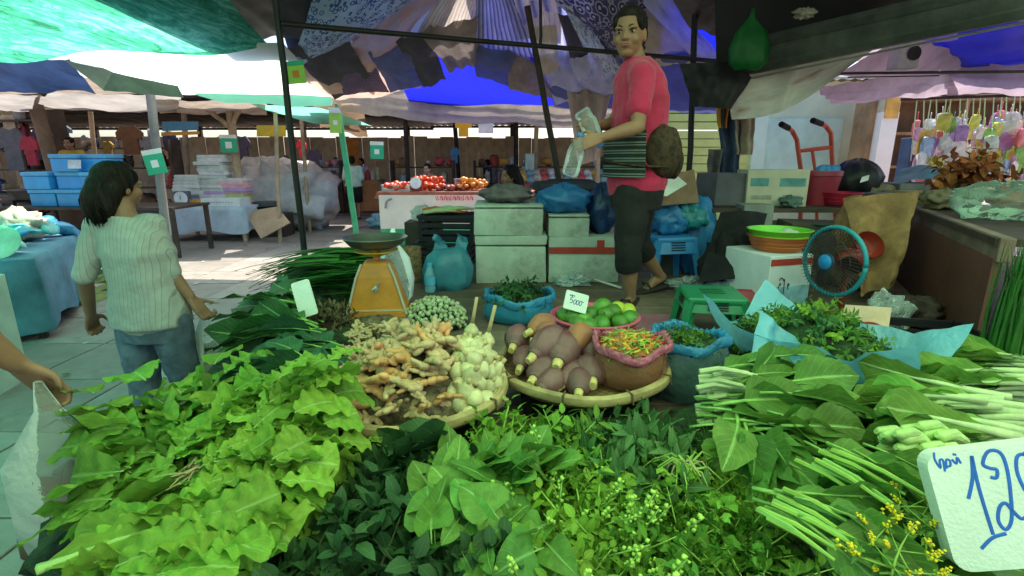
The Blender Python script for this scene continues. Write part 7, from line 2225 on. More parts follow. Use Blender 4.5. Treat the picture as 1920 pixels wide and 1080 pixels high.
lump('clear_bag', 'clear bag of white things lying in the lime green basin', 'bag', (p.x + 0.04, p.y - 0.02, bz + 0.05), (0.07, 0.06, 0.035), M('milky', (0.5, 0.55, 0.5), 0.4), seed=20)
# black cloth draped left of the basin
m_bcl = M('black_jacket', (0.008, 0.008, 0.010), 0.85, 0.3, 8, bump=0.3)
mb = MB()
P = [at(1352, 398, 3.25), at(1440, 400, 3.25), at(1395, 520, 2.95), at(1308, 530, 2.95)]
mb.sheet(*P, 24, 30, lambda a, b, q: Vector((0, -1, 0.3)) * (0.05 * math.sin(a * 3.14) + 0.03 * fbm(q, 5, 4)))
tag(mb.build('black_jacket', m_bcl, smooth='full', sub=P[0], loc=P[0]), 'black jacket draped over a rack left of the lime green basin', 'jacket')
lump('black_jacket_heap', 'black cloth heap under the draped jacket', 'cloth', (at(1370, 540, 3.1).x, 3.12, DZ), (0.18, 0.14, 0.20), m_bcl, seed=22)
# fan
m_fan = M('fan_grille', (0.03, 0.025, 0.024), 0.5, 0.1, 5)
m_fanrim = M('fan_rim', (0.02, 0.25, 0.32), 0.4, 0.08, 5)
fc = at(1563, 490, 2.45)
fan = thing('electric_fan', 'standing electric fan with dark grille, teal rim and blue hub', 'fan', (fc.x, fc.y, DZ), R(-72))
cz = fc.z - DZ
FR = 0.165
Tf = Matrix.Translation((0, 0, cz)) @ Matrix.Rotation(R(90), 4, 'X')
for zz in (0.045, -0.045):
    mb = MB()
    for k in range(56):
        a = k / 56 * 6.2832
        mb.tube([Tf @ Vector((q_ * FR * math.cos(a + 0.25 * (1 - q_)), q_ * FR * math.sin(a + 0.25 * (1 - q_)), zz * (1.25 - 0.55 * q_ ** 3))) for q_ in (0.22, 0.5, 0.8, 1.0)], 0.0016, 3, cap=False)
    for q_ in (0.25, 0.5, 0.75):
        mb.tube([Tf @ Vector((q_ * FR * math.cos(a), q_ * FR * math.sin(a), zz * (1.25 - 0.55 * q_ ** 3))) for a in [i * 6.2832 / 32 for i in range(33)]], 0.0018, 4)
    mb.build('grille', m_fan, fan)
mb = MB(); mb.tube([Tf @ Vector((FR * math.cos(a), FR * math.sin(a), 0)) for a in [i * 6.2832 / 48 for i in range(49)]], 0.011, 8); mb.build('rim', m_fanrim, fan, smooth='full')
mb = MB(); mb.lathe([(0, 0.066), (0.03, 0.064), (0.042, 0.052), (0.043, 0.045), (0, 0.045)], 20, T=Tf); mb.build('hub', M('hub_blue', (0.02, 0.24, 0.60), 0.4), fan)
for k in range(3):
    mb = MB(); a0 = k * 2.0944
    vs = []
    for i in range(7):
        q_ = 0.15 + 0.75 * i / 6; wdt = 0.32 * math.sin(math.pi * (0.15 + 0.75 * i / 6))
        for s_ in (-1, 0, 1):
            a = a0 + s_ * wdt * 1.4
            vs.append(Tf @ Vector((q_ * FR * math.cos(a), q_ * FR * math.sin(a), 0.012 * s_)))
    fs = [(i * 3 + j, i * 3 + j + 1, (i + 1) * 3 + j + 1, (i + 1) * 3 + j) for i in range(6) for j in range(2)]
    mb.add(vs, fs); mb.build('blade', M('fan_blade', (0.035, 0.022, 0.02), 0.5), fan, smooth='full')
mb = MB(); mb.sph((0, 0.10, cz), (0.055, 0.075, 0.06), 16, 10); mb.build('motor', M('fan_red', (0.25, 0.03, 0.02), 0.4), fan)
mb = MB(); mb.tube([(0, 0.09, 0.03), (0, 0.09, cz - 0.03)], 0.016, 10); mb.build('stand', M('fan_red2', (0.20, 0.03, 0.02), 0.4), fan)
mb = MB(); mb.lathe([(0, 0), (0.13, 0), (0.135, 0.015), (0.10, 0.035), (0, 0.04)], 28, c=(0, 0.09, 0)); mb.build('base', MATS['fan_red2'], fan)
# brown panel of a wooden counter at the right
m_panel = M('red_brown_panel', (0.17, 0.06, 0.045), 0.5, 0.35, 2.5, bump=0.1, dirt=0.4, col2=(0.09, 0.045, 0.035))
pa, pb2 = atz(1895, 655, DZ), Vector((2.75, 3.6, DZ))
pa = Vector((1.95, 2.05, DZ))
dv = (pb2 - pa); Lp = dv.length
cn = thing('side_counter', 'dark red brown wooden counter front slanting back on the right', 'counter', pa, math.atan2(dv.y, dv.x))
for i in range(3):
    mb = MB(); mb.box((Lp * (i + 0.5) / 3, -0.02, 0.215), (Lp / 3 - 0.004, 0.025, 0.43)); mb.build('panel', m_panel, cn, smooth=False)
mb = MB(); mb.cbox((Lp / 2, -0.035, 0.47), (Lp + 0.04, 0.05, 0.10), 0.006); mb.build('rail', M('grey_rail', (0.18, 0.13, 0.10), 0.7, 0.25, 5, dirt=0.3), cn, smooth=False)
mb = MB(); mb.box((Lp / 2, -0.45, 0.50), (Lp, 0.9, 0.03)); mb.build('top', m_dark, cn, smooth=False)
# beige sack draped over the counter end
m_sack = M('jute', (0.30, 0.17, 0.075), 0.9, 0.15, 14, bump=0.4, bscale=90)
P = [at(1585, 372, 3.25), at(1718, 358, 3.05), at(1680, 540, 2.75), at(1612, 555, 2.85)]
mb = MB(); mb.sheet(*P, 26, 34, lambda a, b, q: Vector((-0.3, -1, 0)) * (0.03 * math.sin(a * 8 + 2 * b) + 0.05 * fbm(q, 4, 4)))
tag(mb.build('jute_sack', m_sack, smooth='full', sub=P[0], loc=P[0]), 'tan jute sack draped over the counter beside the fan', 'sack')
p = at(1640, 420, 3.1); lump('jute_sack', 'stuffed tan sack standing behind the fan', 'sack', (p.x + 0.05, 3.3, DZ), (0.17, 0.15, 0.31), m_sack, seed=24, nz=0.15)
p = at(1625, 480, 2.9); basin('dark red bowl behind the fan', (p.x, 2.95, 1.0), 0.08, 0.07, M('fan_red3', (0.28, 0.03, 0.015), 0.5), tilt=(R(60), 0, 0))
# back table with boxes, tubs and bags
bt_ = thing('back_table', 'rough wooden table at the back of the platform carrying boxes', 'table', (2.35, 4.1, DZ))
mb = MB(); mb.box((0, 0, 0.47), (2.6, 0.8, 0.03)); mb.build('top', m_dark, bt_, smooth=False)
for sx in (-1, 1):
    for sy in (-1, 1):
        mb = MB(); mb.box((sx * 1.25, sy * 0.35, 0.228), (0.06, 0.06, 0.455)); mb.build('leg', m_dark, bt_, smooth=False)
mb = MB(); mb.box((0, -0.385, 0.2), (2.5, 0.012, 0.4)); mb.build('front_board', M('grey_card', (0.12, 0.105, 0.09), 0.8, 0.3, 3, dirt=0.4), bt_, smooth=False)
BT = DZ + 0.486
def carton(label, u0, v0, u1, v1, Y, depth, mat, rz=0.0, z0=None, group=None, flaps=False, name='cardboard_box'):
    a, b = at(u0, v1, Y), at(u1, v0, Y)
    z0 = a.z if z0 is None else z0
    w, h = b.x - a.x, b.z - z0
    t = thing(name, label, 'box', ((a.x + b.x) / 2, Y + depth / 2, z0), rz, group)
    mb = MB(); mb.cbox((0, 0, h / 2), (w, depth, h), 0.004, jit=0.003, seg=1); mb.build('body', mat, t, smooth=False)
    if flaps:
        for sy in (-1, 1):
            mb = MB(); mb.box((0, sy * (depth / 2 + 0.05), h + 0.02), (w * 0.98, 0.12, 0.005), T=Matrix.Translation((0, 0, 0))); mb.build('flap', mat, t, smooth=False)
    return t, w, h
m_pcard = M('pale_card', (0.50, 0.47, 0.36), 0.8, 0.1, 4, dirt=0.2)
t_, w, h = carton('pale printed carton with green blue panels on the back table', 1405, 318, 1522, 385, 3.85, 0.3, m_pcard, R(-8), BT)
for (x0, z0_, ww, h2) in ((-0.3, 0.66, 0.30, 0.22), (0.24, 0.66, 0.42, 0.22), (-0.25, 0.25, 0.34, 0.12), (0.25, 0.25, 0.3, 0.12)):
    mb = MB(); mb.box((x0 * w, -0.152, z0_ * h), (ww * w, 0.002, h2 * h)); mb.build('print_panel', M('teal_print', (0.10, 0.27, 0.27), 0.7, 0.2, 8) if z0_ > 0.5 else M('grey_print', (0.30, 0.30, 0.24), 0.7, 0.2, 8), t_, smooth=False)
p = at(1553, 380, 3.9)
tb = thing('maroon_bin', 'maroon plastic bin beside the printed carton', 'bin', (p.x, 4.05, BT))
mb = MB(); mb.lathe([(0, 0), (0.11, 0), (0.145, 0.215), (0.152, 0.22), (0.152, 0.255), (0.142, 0.258), (0.105, 0.01), (0, 0.01)], 28); mb.build('body', m_red, tb)
basin('crimson bowl in front of the black helmet like bag', (at(1590, 372, 3.85).x, 3.95, BT), 0.15, 0.10, M('crimson', (0.42, 0.02, 0.05), 0.4))
p = at(1602, 355, 4.3); lump('black_bag', 'rounded black bag with a small white tag on the back table', 'bag', (p.x, 4.3, BT + 0.02), (0.19, 0.17, 0.17), M('black_nylon', (0.012, 0.012, 0.014), 0.5, 0.2, 6), seed=30, nz=0.08)
slab('paper_tag', 'small white tag stuck on the black bag', 'tag', [at(1612, 343, 4.08), at(1628, 338, 4.08), at(1630, 328, 4.1), at(1616, 332, 4.1)], 0.002, M('white_paper', (0.7, 0.7, 0.7), 0.7))
for i, (u, v) in enumerate(((1535, 320), (1548, 314), (1562, 318), (1572, 310))):
    p = at(u, v, 4.05); lump('bottle_cap_bag', 'small blue wrapped packet in the maroon bin, %s from the left' % ('first', 'second', 'third', 'fourth')[i], 'packet', (p.x, 4.02 + 0.02 * i, BT + 0.23), (0.035, 0.03, 0.035), M('packet_blue', (0.04, 0.25, 0.55), 0.4), seed=40 + i, group='packets in the maroon bin')
carton('dark grey carton at the left of the back table', 1330, 325, 1402, 395, 3.9, 0.3, M('slate_carton', (0.10, 0.10, 0.115), 0.8, 0.15, 4), R(10), BT)
carton('grey white box below the printed carton', 1395, 385, 1455, 440, 3.62, 0.2, M('grey_box', (0.28, 0.30, 0.28), 0.8, 0.15, 4, dirt=0.3), R(-6), DZ + 0.18)
carton('brown carton holding up the grey white box', 1385, 435, 1460, 520, 3.6, 0.25, MATS['brown_card'], R(-4), DZ)
p = at(1530, 400, 3.55); basin('dark green tray with netted rim behind the basin', (p.x, 3.5, DZ + 0.36), 0.16, 0.05, M('dark_green_p', (0.03, 0.12, 0.08), 0.5))
carton('carton stack under the dark green tray', 1478, 420, 1590, 560, 3.38, 0.3, M('dim_card', (0.09, 0.075, 0.06), 0.85, 0.25, 4), R(-10), DZ)
carton('yellowish carton on the right end of the back table', 1722, 362, 1802, 408, 3.7, 0.3, M('yellow_card', (0.36, 0.27, 0.10), 0.85, 0.15, 5), R(5), BT)
carton('grey carton beside the yellowish one', 1662, 365, 1722, 408, 3.75, 0.3, M('grey_carton', (0.16, 0.16, 0.16), 0.85, 0.2, 5), R(2), BT)
P = [at(1672, 345, 4.2), at(1815, 352, 4.0), at(1790, 328, 4.5), at(1690, 318, 4.6)]
mb = MB(); mb.sheet(*P, 20, 16, lambda a, b, q: Vector((0, 0, 0.06 * math.sin(a * 3.14) + 0.03 * fbm(q, 6, 3))))
tag(mb.build('teal_sheet', M('teal_sheet', (0.06, 0.20, 0.25), 0.5, 0.15, 5, tl=0.1), smooth='full', sub=P[0], loc=P[0]), 'teal plastic sheet laid over boxes on the right', 'sheet')
carton('box under the teal plastic sheet', 1685, 345, 1800, 366, 4.1, 0.4, MATS['grey_carton'], 0, BT)
p = at(1855, 400, 2.75); lump('clear_bag', 'inflated clear plastic bag on the counter at the right', 'bag', (p.x + 0.04, 2.75, 1.19), (0.19, 0.16, 0.105), MCLEAR('clear_bag_mint', (0.6, 0.75, 0.65), 0.10, 0.12), nz=0.5, seed=33)
p = at(1860, 360, 3.2); heap('dried_leaves', 'orange brown dried leafy bundle at the right edge of the back table', 'leaves', (p.x, 3.4, 1.32), 0.12, 0.10, 0.12, sprigs('dry_sprig', 4, [MLEAF('dry_leaf', (0.33, 0.10, 0.03), (0.4, 0.2, 0.1), 0.7, 0.2), s_dark, g_flower], nl=9, L=0.14, leaf=tiny, leafsize=(0.5, 0.8)), 26, upness=0.9)
# red hand trolley
m_trol = M('red_trolley', (0.50, 0.09, 0.05), 0.45, 0.12, 6)
tr = thing('hand_trolley', 'red tubular hand trolley with black grips behind the cartons', 'trolley', at(1520, 320, 5.2))
def tl_(pts, r, name, mt):
    mb = MB(); mb.tube([at(u, v, y) - tr.location for u, v, y in pts], r, 8); return mb.build(name, mt, tr)
tl_([(1500, 430, 5.2), (1503, 330, 5.2), (1494, 262, 5.2), (1485, 245, 5.2), (1470, 236, 5.05)], 0.022, 'handle_tube', m_trol)
tl_([(1568, 430, 5.2), (1562, 330, 5.2), (1558, 250, 5.2), (1548, 236, 5.2), (1530, 228, 5.05)], 0.022, 'handle_tube', m_trol)
tl_([(1478, 240, 5.12), (1465, 233, 5.0)], 0.028, 'grip', m_bcl)
tl_([(1540, 232, 5.12), (1524, 226, 5.0)], 0.028, 'grip', m_bcl)
tl_([(1500, 283, 5.2), (1560, 276, 5.2)], 0.02, 'crossbar', m_trol)
tl_([(1523, 282, 5.2), (1530, 330, 5.2), (1532, 430, 5.2)], 0.016, 'upright', m_trol)
tl_([(1502, 420, 5.2), (1566, 420, 5.2)], 0.02, 'crossbar', m_trol)
# black crate at the right and grass bundle
p = atz(1745, 690, DZ); crate('black plastic crate behind the choy on the right', (p.x + 0.03, p.y + 0.12, DZ), (0.42, 0.30, 0.13), m_crate_dark, R(-14), 3)
ch2 = thing('chive_bundle', 'tall upright bundle of thin green chives at the right edge', 'chives', (at(1905, 640, 1.72).x, 1.74, DZ))
for i in range(170):
    a, r = U(0, 6.28), math.sqrt(U(0, 1)) * 0.075
    lean = Vector((math.cos(a) * r * 0.9 + U(-0.05, 0.05), math.sin(a) * r * 0.9 + U(-0.05, 0.05), 1))
    l = U(0.40, 0.56)
    T = frame((math.cos(a) * r, math.sin(a) * r, 0.0), lean, (math.cos(a), math.sin(a), 0.2)) @ Matrix.Diagonal((l, l * 0.55, l * 0.4, 1))
    link('blade', rng.choice(V_chive), ch2, mat=T)
# printed snack packet and clear bag in front of the counter
pk_ = at(1620, 620, 2.25)
tp = slab('snack_packet', 'cream and red printed packet behind the herb heap', 'packet', [at(1560, 640, 2.2), at(1655, 655, 2.12), at(1665, 588, 2.2), at(1580, 582, 2.3)], 0.05, M('packet_cream', (0.62, 0.42, 0.30), 0.4, 0.15, 6))
T_ = frame(at(1632, 618, 2.135) , (1, -0.3, -0.05), (0.25, -1, 0.25))
mb = MB(); mb.tube([(0.05 * math.cos(a), 0.03 * math.sin(a), 0) for a in [i * 6.2832 / 24 for i in range(25)]], 0.005, 6, up=(0, 0, 1)); mb.sph((0.012, 0, 0), (0.024, 0.016, 0.004), 12, 6, 1); mb.tube([(-0.03, 0.008, 0.002), (-0.018, 0.0, 0.003), (-0.022, -0.012, 0.002)], 0.005, 6)
eo = mb.build('emblem', [m_redtape, M('white_print', (0.7, 0.7, 0.66), 0.5)], tp); eo.matrix_basis = Matrix.Translation(-tp.location) @ T_
p = atz(1690, 640, DZ); lump('clear_bag', 'clear plastic bag slumped behind the snack packet', 'bag', (p.x, p.y + 0.12, DZ), (0.10, 0.08, 0.10), m_clear, nz=0.5, seed=36)
p = atz(1530, 600, DZ); slab('pink_packet', 'flat maroon wrapped packet beside the snack packet', 'packet', [at(1480, 612, 2.45), at(1580, 630, 2.3), at(1590, 590, 2.5), at(1500, 580, 2.6)], 0.03, M('maroon_pack', (0.24, 0.05, 0.08), 0.5))
# hanging things in the dark corner
m_gcl = M('green_cloth', (0.015, 0.16, 0.04), 0.4, 0.15, 6, tl=0.4, alpha=0.85, bump=0.5, bscale=14)
film_bag('green_bag', 'green plastic bag hung in the dark roof corner', at(1412, 15, 3.9), 0.27, 0.40, m_gcl, seed=9)
lump('white_rag', 'small whitish rag tucked under the dark roof', 'rag', at(1508, 34, 3.6), (0.06, 0.03, 0.03), M('rag', (0.22, 0.2, 0.16), 0.8, 0.3, 8), nz=0.8, flatb=False, seed=91)
for (u0, v0, u1, v1, mt, lab) in ((1345, 205, 1395, 330, M('navy_cloth', (0.03, 0.05, 0.10), 0.8, 0.2, 6), 'navy cloth hanging down beside the vendor'), (1340, 175, 1378, 240, M('red_yellow', (0.45, 0.10, 0.02), 0.7, 0.3, 4, col2=(0.5, 0.32, 0.03)), 'red and yellow cloth hanging behind the grey banner'), (1370, 200, 1420, 290, M('tan_cloth', (0.34, 0.27, 0.20), 0.8, 0.2, 6), 'tan cloth hanging below the grey banner'), (1325, 280, 1362, 345, MATS['grey_cloth'], 'grey rag hanging from the pole behind the vendor')):
    P = [at(u0, v0, 4.5), at(u1, v0, 4.5), at(u1 - 8, v1, 4.5), at(u0 + 6, v1, 4.5)]
    mb = MB(); mb.sheet(*P, 16, 20, lambda a, b, q: Vector((0, -1, 0)) * (0.04 * math.sin(a * 12) + 0.05 * fbm(q, 4, 3)))
    tag(mb.build('hanging_cloth', mt, smooth='full', sub=P[0], loc=P[0]), lab, 'cloth', 'cloths hanging at the right pole')

# more clutter on the right counter and back table
for i, (u, v, Y, z, r, cn, lab) in enumerate(((1760, 392, 3.3, 1.195, 0.10, (0.20, 0.16, 0.10), 'brown paper bundle on the counter left of the clear bag'), (1800, 372, 3.5, 1.195, 0.12, (0.33, 0.36, 0.33), 'grey plastic bundle on the counter behind the clear bag'),
        (1900, 372, 3.1, 1.195, 0.12, (0.30, 0.06, 0.04), 'dark red bundle at the right end of the counter'), (1480, 395, 3.75, 1.166, 0.07, (0.10, 0.16, 0.14), 'dark green bundle in front of the printed carton'), (1650, 350, 4.2, 1.17, 0.12, (0.28, 0.22, 0.16), 'tan sack beside the round black bag'),
        (1462, 560, 3.05, DZ, 0.10, (0.12, 0.12, 0.13), 'grey rag bundle behind the white carton'), (1345, 560, 3.0, DZ, 0.09, (0.25, 0.33, 0.38), 'pale blue rag on the platform by the black jacket'), (1710, 600, 2.5, DZ, 0.12, (0.07, 0.05, 0.04), 'dark sack at the foot of the counter'))):
    q = at(u, v, Y); lump('cloth_bundle', lab, 'bundle', (q.x, Y, z), (r, r * 0.8, r * 0.65), M('bundle_%d' % i, cn, 0.7, 0.2, 9, bump=0.3), seed=100 + i, nz=0.5)

# ================================================================== stalls of the left aisle and the far market
def table(label, x0, x1, y0, y1, h, mat, cloth=None, drop=0.5, group=None, rz=0.0):
    c = Vector(((x0 + x1) / 2, (y0 + y1) / 2, 0))
    t = thing('market_table', label, 'table', c, rz, group)
    w, d = x1 - x0, y1 - y0
    mb = MB(); mb.box((0, 0, h - 0.02), (w, d, 0.04)); mb.build('top', mat, t, smooth=False)
    for sx in (-1, 1):
        for sy in (-1, 1):
            mb = MB(); mb.box((sx * (w / 2 - 0.05), sy * (d / 2 - 0.05), (h - 0.04) / 2), (0.06, 0.06, h - 0.04)); mb.build('leg', mat, t, smooth=False)
    if cloth:
        mb = MB()
        n = 40
        ring = []
        per = []
        for i in range(n):
            a = i / n * 4
            k, f = int(a), a - int(a)
            P = [(-w / 2, -d / 2), (w / 2, -d / 2), (w / 2, d / 2), (-w / 2, d / 2)]
            p, q = P[k], P[(k + 1) % 4]
            per.append((p[0] + (q[0] - p[0]) * f, p[1] + (q[1] - p[1]) * f))
        vs, fs, uv = [], [], []
        for j in range(7):
            s_ = j / 6
            for i, (x, y) in enumerate(per):
                k = 1 + 0.02 + 0.02 * s_ * (1.5 + math.sin(i * 1.9))
                vs.append((x * k + 0.015 * math.sin(i), y * k, h + 0.004 - s_ * drop * (1 + 0.08 * math.sin(i * 0.9)))); uv.append((i / n, s_))
        for j in range(6):
            for i in range(n):
                q = (i + 1) % n
                fs.append((j * n + i, (j + 1) * n + i, (j + 1) * n + q, j * n + q))
        fs.append(tuple(range(n)))
        mb.add(vs, fs, 0, uv)
        mb.build('cloth', cloth, t, smooth='full')
    return t
m_bcloth = M('blue_cloth', (0.03, 0.22, 0.50), 0.5, 0.2, 3, bump=0.2, spec=0.5)
m_bcloth2 = M('blue_cloth_dull', (0.10, 0.25, 0.36), 0.6, 0.2, 3, bump=0.2)
# fish table at the left edge
table('blue cloth covered table heaped with cyan packets at the left edge', -6.69, -4.29, 3.46, 5.26, 0.70, m_dark, m_bcloth2, 0.60, rz=R(30.7))
TB = Matrix.Translation((-5.49, 4.36, 0)) @ Matrix.Rotation(R(30.7), 4, 'Z')
m_cy = [M('cyan_packet', (0.10, 0.52, 0.58), 0.35, 0.25, 9, spec=0.6, rnd=0.25), M('mint_packet', (0.30, 0.66, 0.55), 0.35, 0.2, 9, spec=0.6, rnd=0.2), M('blue_packet', (0.04, 0.30, 0.60), 0.35, 0.2, 9, spec=0.6, rnd=0.2)]
def packet_mesh(seed, mt, r=(0.11, 0.075, 0.03), sq=1.0):
    mb = MB(); mb.sph((0, 0, 0), (1, 1, 1), 12, 8)
    if sq < 1:
        mb.v = [Vector([math.copysign(abs(c_) ** sq, c_) for c_ in p]) * 0.85 for p in mb.v]
    mb.v = [Vector((p.x * r[0] * (1 + 0.3 * fbm(p + Vector((seed, 0, 0)), 1.5, 3)), p.y * r[1] * (1 + 0.3 * fbm(p + Vector((0, seed, 0)), 1.5, 3)), p.z * r[2] * (1 + 0.5 * fbm(p + Vector((0, 0, seed)), 2, 3)))) for p in mb.v]
    return mb.mesh('packet', mt, smooth='full')
PK = [packet_mesh(i, m_cy[i % 3]) for i in range(9)]
for i in range(90):
    lx_, ly_ = U(-1.1, 1.1), U(-0.8, 0.6)
    x, y, _z = TB @ Vector((lx_, ly_, 0))
    o = link('packet', PK[(0, 1, 3, 4, 6, 7, 0, 3, 2)[i % 9]], None, (x, y, 0.73 + 0.10 * (1 - (ly_ / 0.9) ** 2) + U(0, 0.04)), (U(-0.5, 0.5), U(-0.5, 0.5), U(0, 6)))
    s_ = U(0.8, 1.3); o.scale = (s_, s_, s_)
    tag(o, 'shiny cyan packet in the %s of the heap on the left blue table' % zone(lx_, ly_, 1.1, 0.7), 'packet', 'cyan packets on the left table')
for i in range(12):
    x, y, _z = TB @ Vector((-1.1 + i * 0.2, 0.72 + U(-0.08, 0.08), 0))
    o = link('packet', PK[(2, 5, 8)[i % 3]], None, (x, y, 0.79 + U(0, 0.08)), (U(-0.5, 0.5), U(-0.5, 0.5), U(0, 6)))
    o.scale = (1.8, 1.5, 2.2)
    tag(o, 'blue plastic bundle along the back of the left table', 'packet', 'blue bundles on the left table')
p = at(10, 455, 4.0)
mb = MB(); mb.lathe([(0, -0.008), (0.125, -0.008), (0.13, 0.0), (0.115, 0.01), (0, 0.006)], 28)
o = mb.build('round_tray', M('mint_plate', (0.38, 0.66, 0.52), 0.4), loc=(p.x, 3.98, p.z), rot=(R(60), 0, R(5))); tag(o, 'pale mint round dish propped at the left edge', 'dish')
crate('yellow green slatted crate under the left table', (-4.75, 5.5, 0.0), (0.45, 0.6, 0.28), M('lime_crate', (0.26, 0.34, 0.12), 0.6, 0.2, 6, rnd=0.1), R(8), 3, name='slatted_crate')
p = at(0, 600, 2.6); carton('pale foam box standing at the left edge of the aisle', -330, 545, -120, 640, 2.9, 0.4, M('mint_foam', (0.55, 0.72, 0.6), 0.8, 0.1, 5), R(12), 0.0)
lump('white_sack', 'pale cloth sack slumped on the left table by the walking woman', 'sack', (-5.0, 5.2, 0.71), (0.22, 0.2, 0.16), M('cream_sack', (0.55, 0.5, 0.4), 0.8, 0.15, 8), seed=50)
lump('green_sack', 'small bright green bag beside the pale sack', 'bag', (-4.75, 4.75, 0.71), (0.10, 0.1, 0.10), M('green_sackm', (0.03, 0.42, 0.16), 0.6), seed=51)
# table with blue coolers
table('wooden table under the stack of blue coolers', -7.9, -5.2, 7.9, 8.9, 0.80, m_dark)
m_cool = M('cooler_blue', (0.03, 0.30, 0.62), 0.4, 0.1, 4, spec=0.5, rnd=0.1)
m_coolw = M('cooler_lid', (0.10, 0.42, 0.68), 0.4, 0.1, 4, rnd=0.1)
for k in range(3):
    for i in range(3):
        if k == 2 and i == 0:
            continue
        c = Vector((-7.3 + i * 0.44 + U(-0.03, 0.03), 8.25 + U(-0.05, 0.05), 0.80 + k * 0.265))
        t = thing('cooler_box', 'blue plastic cooler box, %s from the left in the %s row' % (('first', 'second', 'third', 'fourth')[i], ('bottom', 'middle', 'top')[k]), 'cooler', c, 0, 'stack of blue cooler boxes')
        mb = MB(); mb.cbox((0, 0, 0.10), (0.40, 0.36, 0.20), 0.02); mb.build('body', m_cool, t)
        mb = MB(); mb.cbox((0, 0, 0.232), (0.425, 0.38, 0.06), 0.015); mb.build('lid', m_coolw, t)
slab('paper_sign', 'small white paper sign standing on the blue coolers', 'sign', [at(128, 316, 8.0), at(152, 316, 8.0), at(152, 300, 8.0), at(127, 300, 8.0)], 0.004, M('white_sign', (0.6, 0.66, 0.7), 0.7))
# left dark stall with bowls and hung clothes
table('dark wooden counter of the far left clothes stall', -12.2, -8.3, 8.6, 9.6, 0.85, m_dark)
basin('big shallow metal bowl on the far left counter', (at(55, 340, 8.7).x, 9.0, 0.86), 0.55, 0.16, M('dull_metal', (0.14, 0.13, 0.12), 0.5, 0.2, 4, metal=0.4))
p = at(40, 345, 8.6); lump('navy_heap', 'navy cloth heap in the big metal bowl', 'cloth', (at(55, 340, 8.7).x, 9.0, 0.9), (0.32, 0.28, 0.09), M('navy_heapm', (0.02, 0.03, 0.12), 0.8), seed=60)
cols = [(0.12, 0.11, 0.12), (0.35, 0.03, 0.05), (0.06, 0.05, 0.09), (0.45, 0.33, 0.22), (0.10, 0.14, 0.2), (0.16, 0.08, 0.04), (0.25, 0.17, 0.04), (0.2, 0.2, 0.22)]
HANG = [(12, 240, 40, 320, 10.4, 0, 'dark grey garment'), (50, 255, 66, 310, 10.2, 1, 'crimson garment'), (70, 240, 95, 300, 10.6, 2, 'black garment'), (5, 215, 32, 245, 10.8, 3, 'straw coloured hat cloth'),
        (105, 235, 130, 265, 12.5, 4, 'slate blue garment'), (228, 235, 262, 290, 12, 5, 'brown orange garment'), (195, 265, 210, 290, 12.2, 6, 'mustard garment'), (270, 255, 290, 300, 12, 7, 'pale grey garment'),
        (446, 255, 466, 300, 13, 2, 'black round bag'), (560, 262, 572, 296, 12.8, 1, 'bright red vest'), (580, 280, 600, 320, 13.5, 2, 'black garment behind the tent pole'), (846, 276, 860, 306, 16, 4, 'light blue towel')]
def tee(mb, w, h):
    P = [(-w * 0.3, 0), (-w * 0.3, h * 0.55), (-w * 0.5, h * 0.5), (-w * 0.52, h * 0.75), (-w * 0.25, h), (-w * 0.08, h * 0.96), (w * 0.08, h * 0.96), (w * 0.25, h), (w * 0.52, h * 0.75), (w * 0.5, h * 0.5), (w * 0.3, h * 0.55), (w * 0.3, 0)]
    return mb.prism([(x, y) for x, y in P], -0.03, 0.03, T=Matrix.Rotation(R(90), 4, 'X'))
for (u0, v0, u1, v1, Y, ci, lab) in HANG:
    a, b = at(u0, v1, Y), at(u1, v0, Y)
    mb = MB(); tee(mb, (b.x - a.x) * 1.1, b.z - a.z)
    col = cols[ci] if lab != 'bright red vest' else (0.6, 0.03, 0.05)
    if 'light blue' in lab:
        col = (0.1, 0.3, 0.6)
    o = mb.build('hung_garment', M('garm_%s' % lab.replace(' ', '_'), col, 0.8, 0.15, 6), loc=((a.x + b.x) / 2, Y, a.z), smooth=False)
    tag(o, lab + ' hanging in the background stalls', 'garment', 'garments hung in the far stalls')
a, b = at(857, 256, 10), at(881, 224, 10)
mb = MB(); tee(mb, (b.x - a.x) * 1.2, b.z - a.z)
tag(mb.build('hung_garment', M('yellow_shirt', (0.65, 0.33, 0.02), 0.8, 0.1), loc=((a.x + b.x) / 2, 10, a.z), smooth=False), 'small yellow T-shirt hanging in the middle of the far market', 'garment')
slab('paper_sign', 'white paper sign hanging right of the yellow shirt', 'sign', [at(897, 250, 10), at(925, 250, 10), at(925, 222, 10), at(897, 222, 10)], 0.004, M('white_paper2', (0.62, 0.6, 0.6), 0.7))
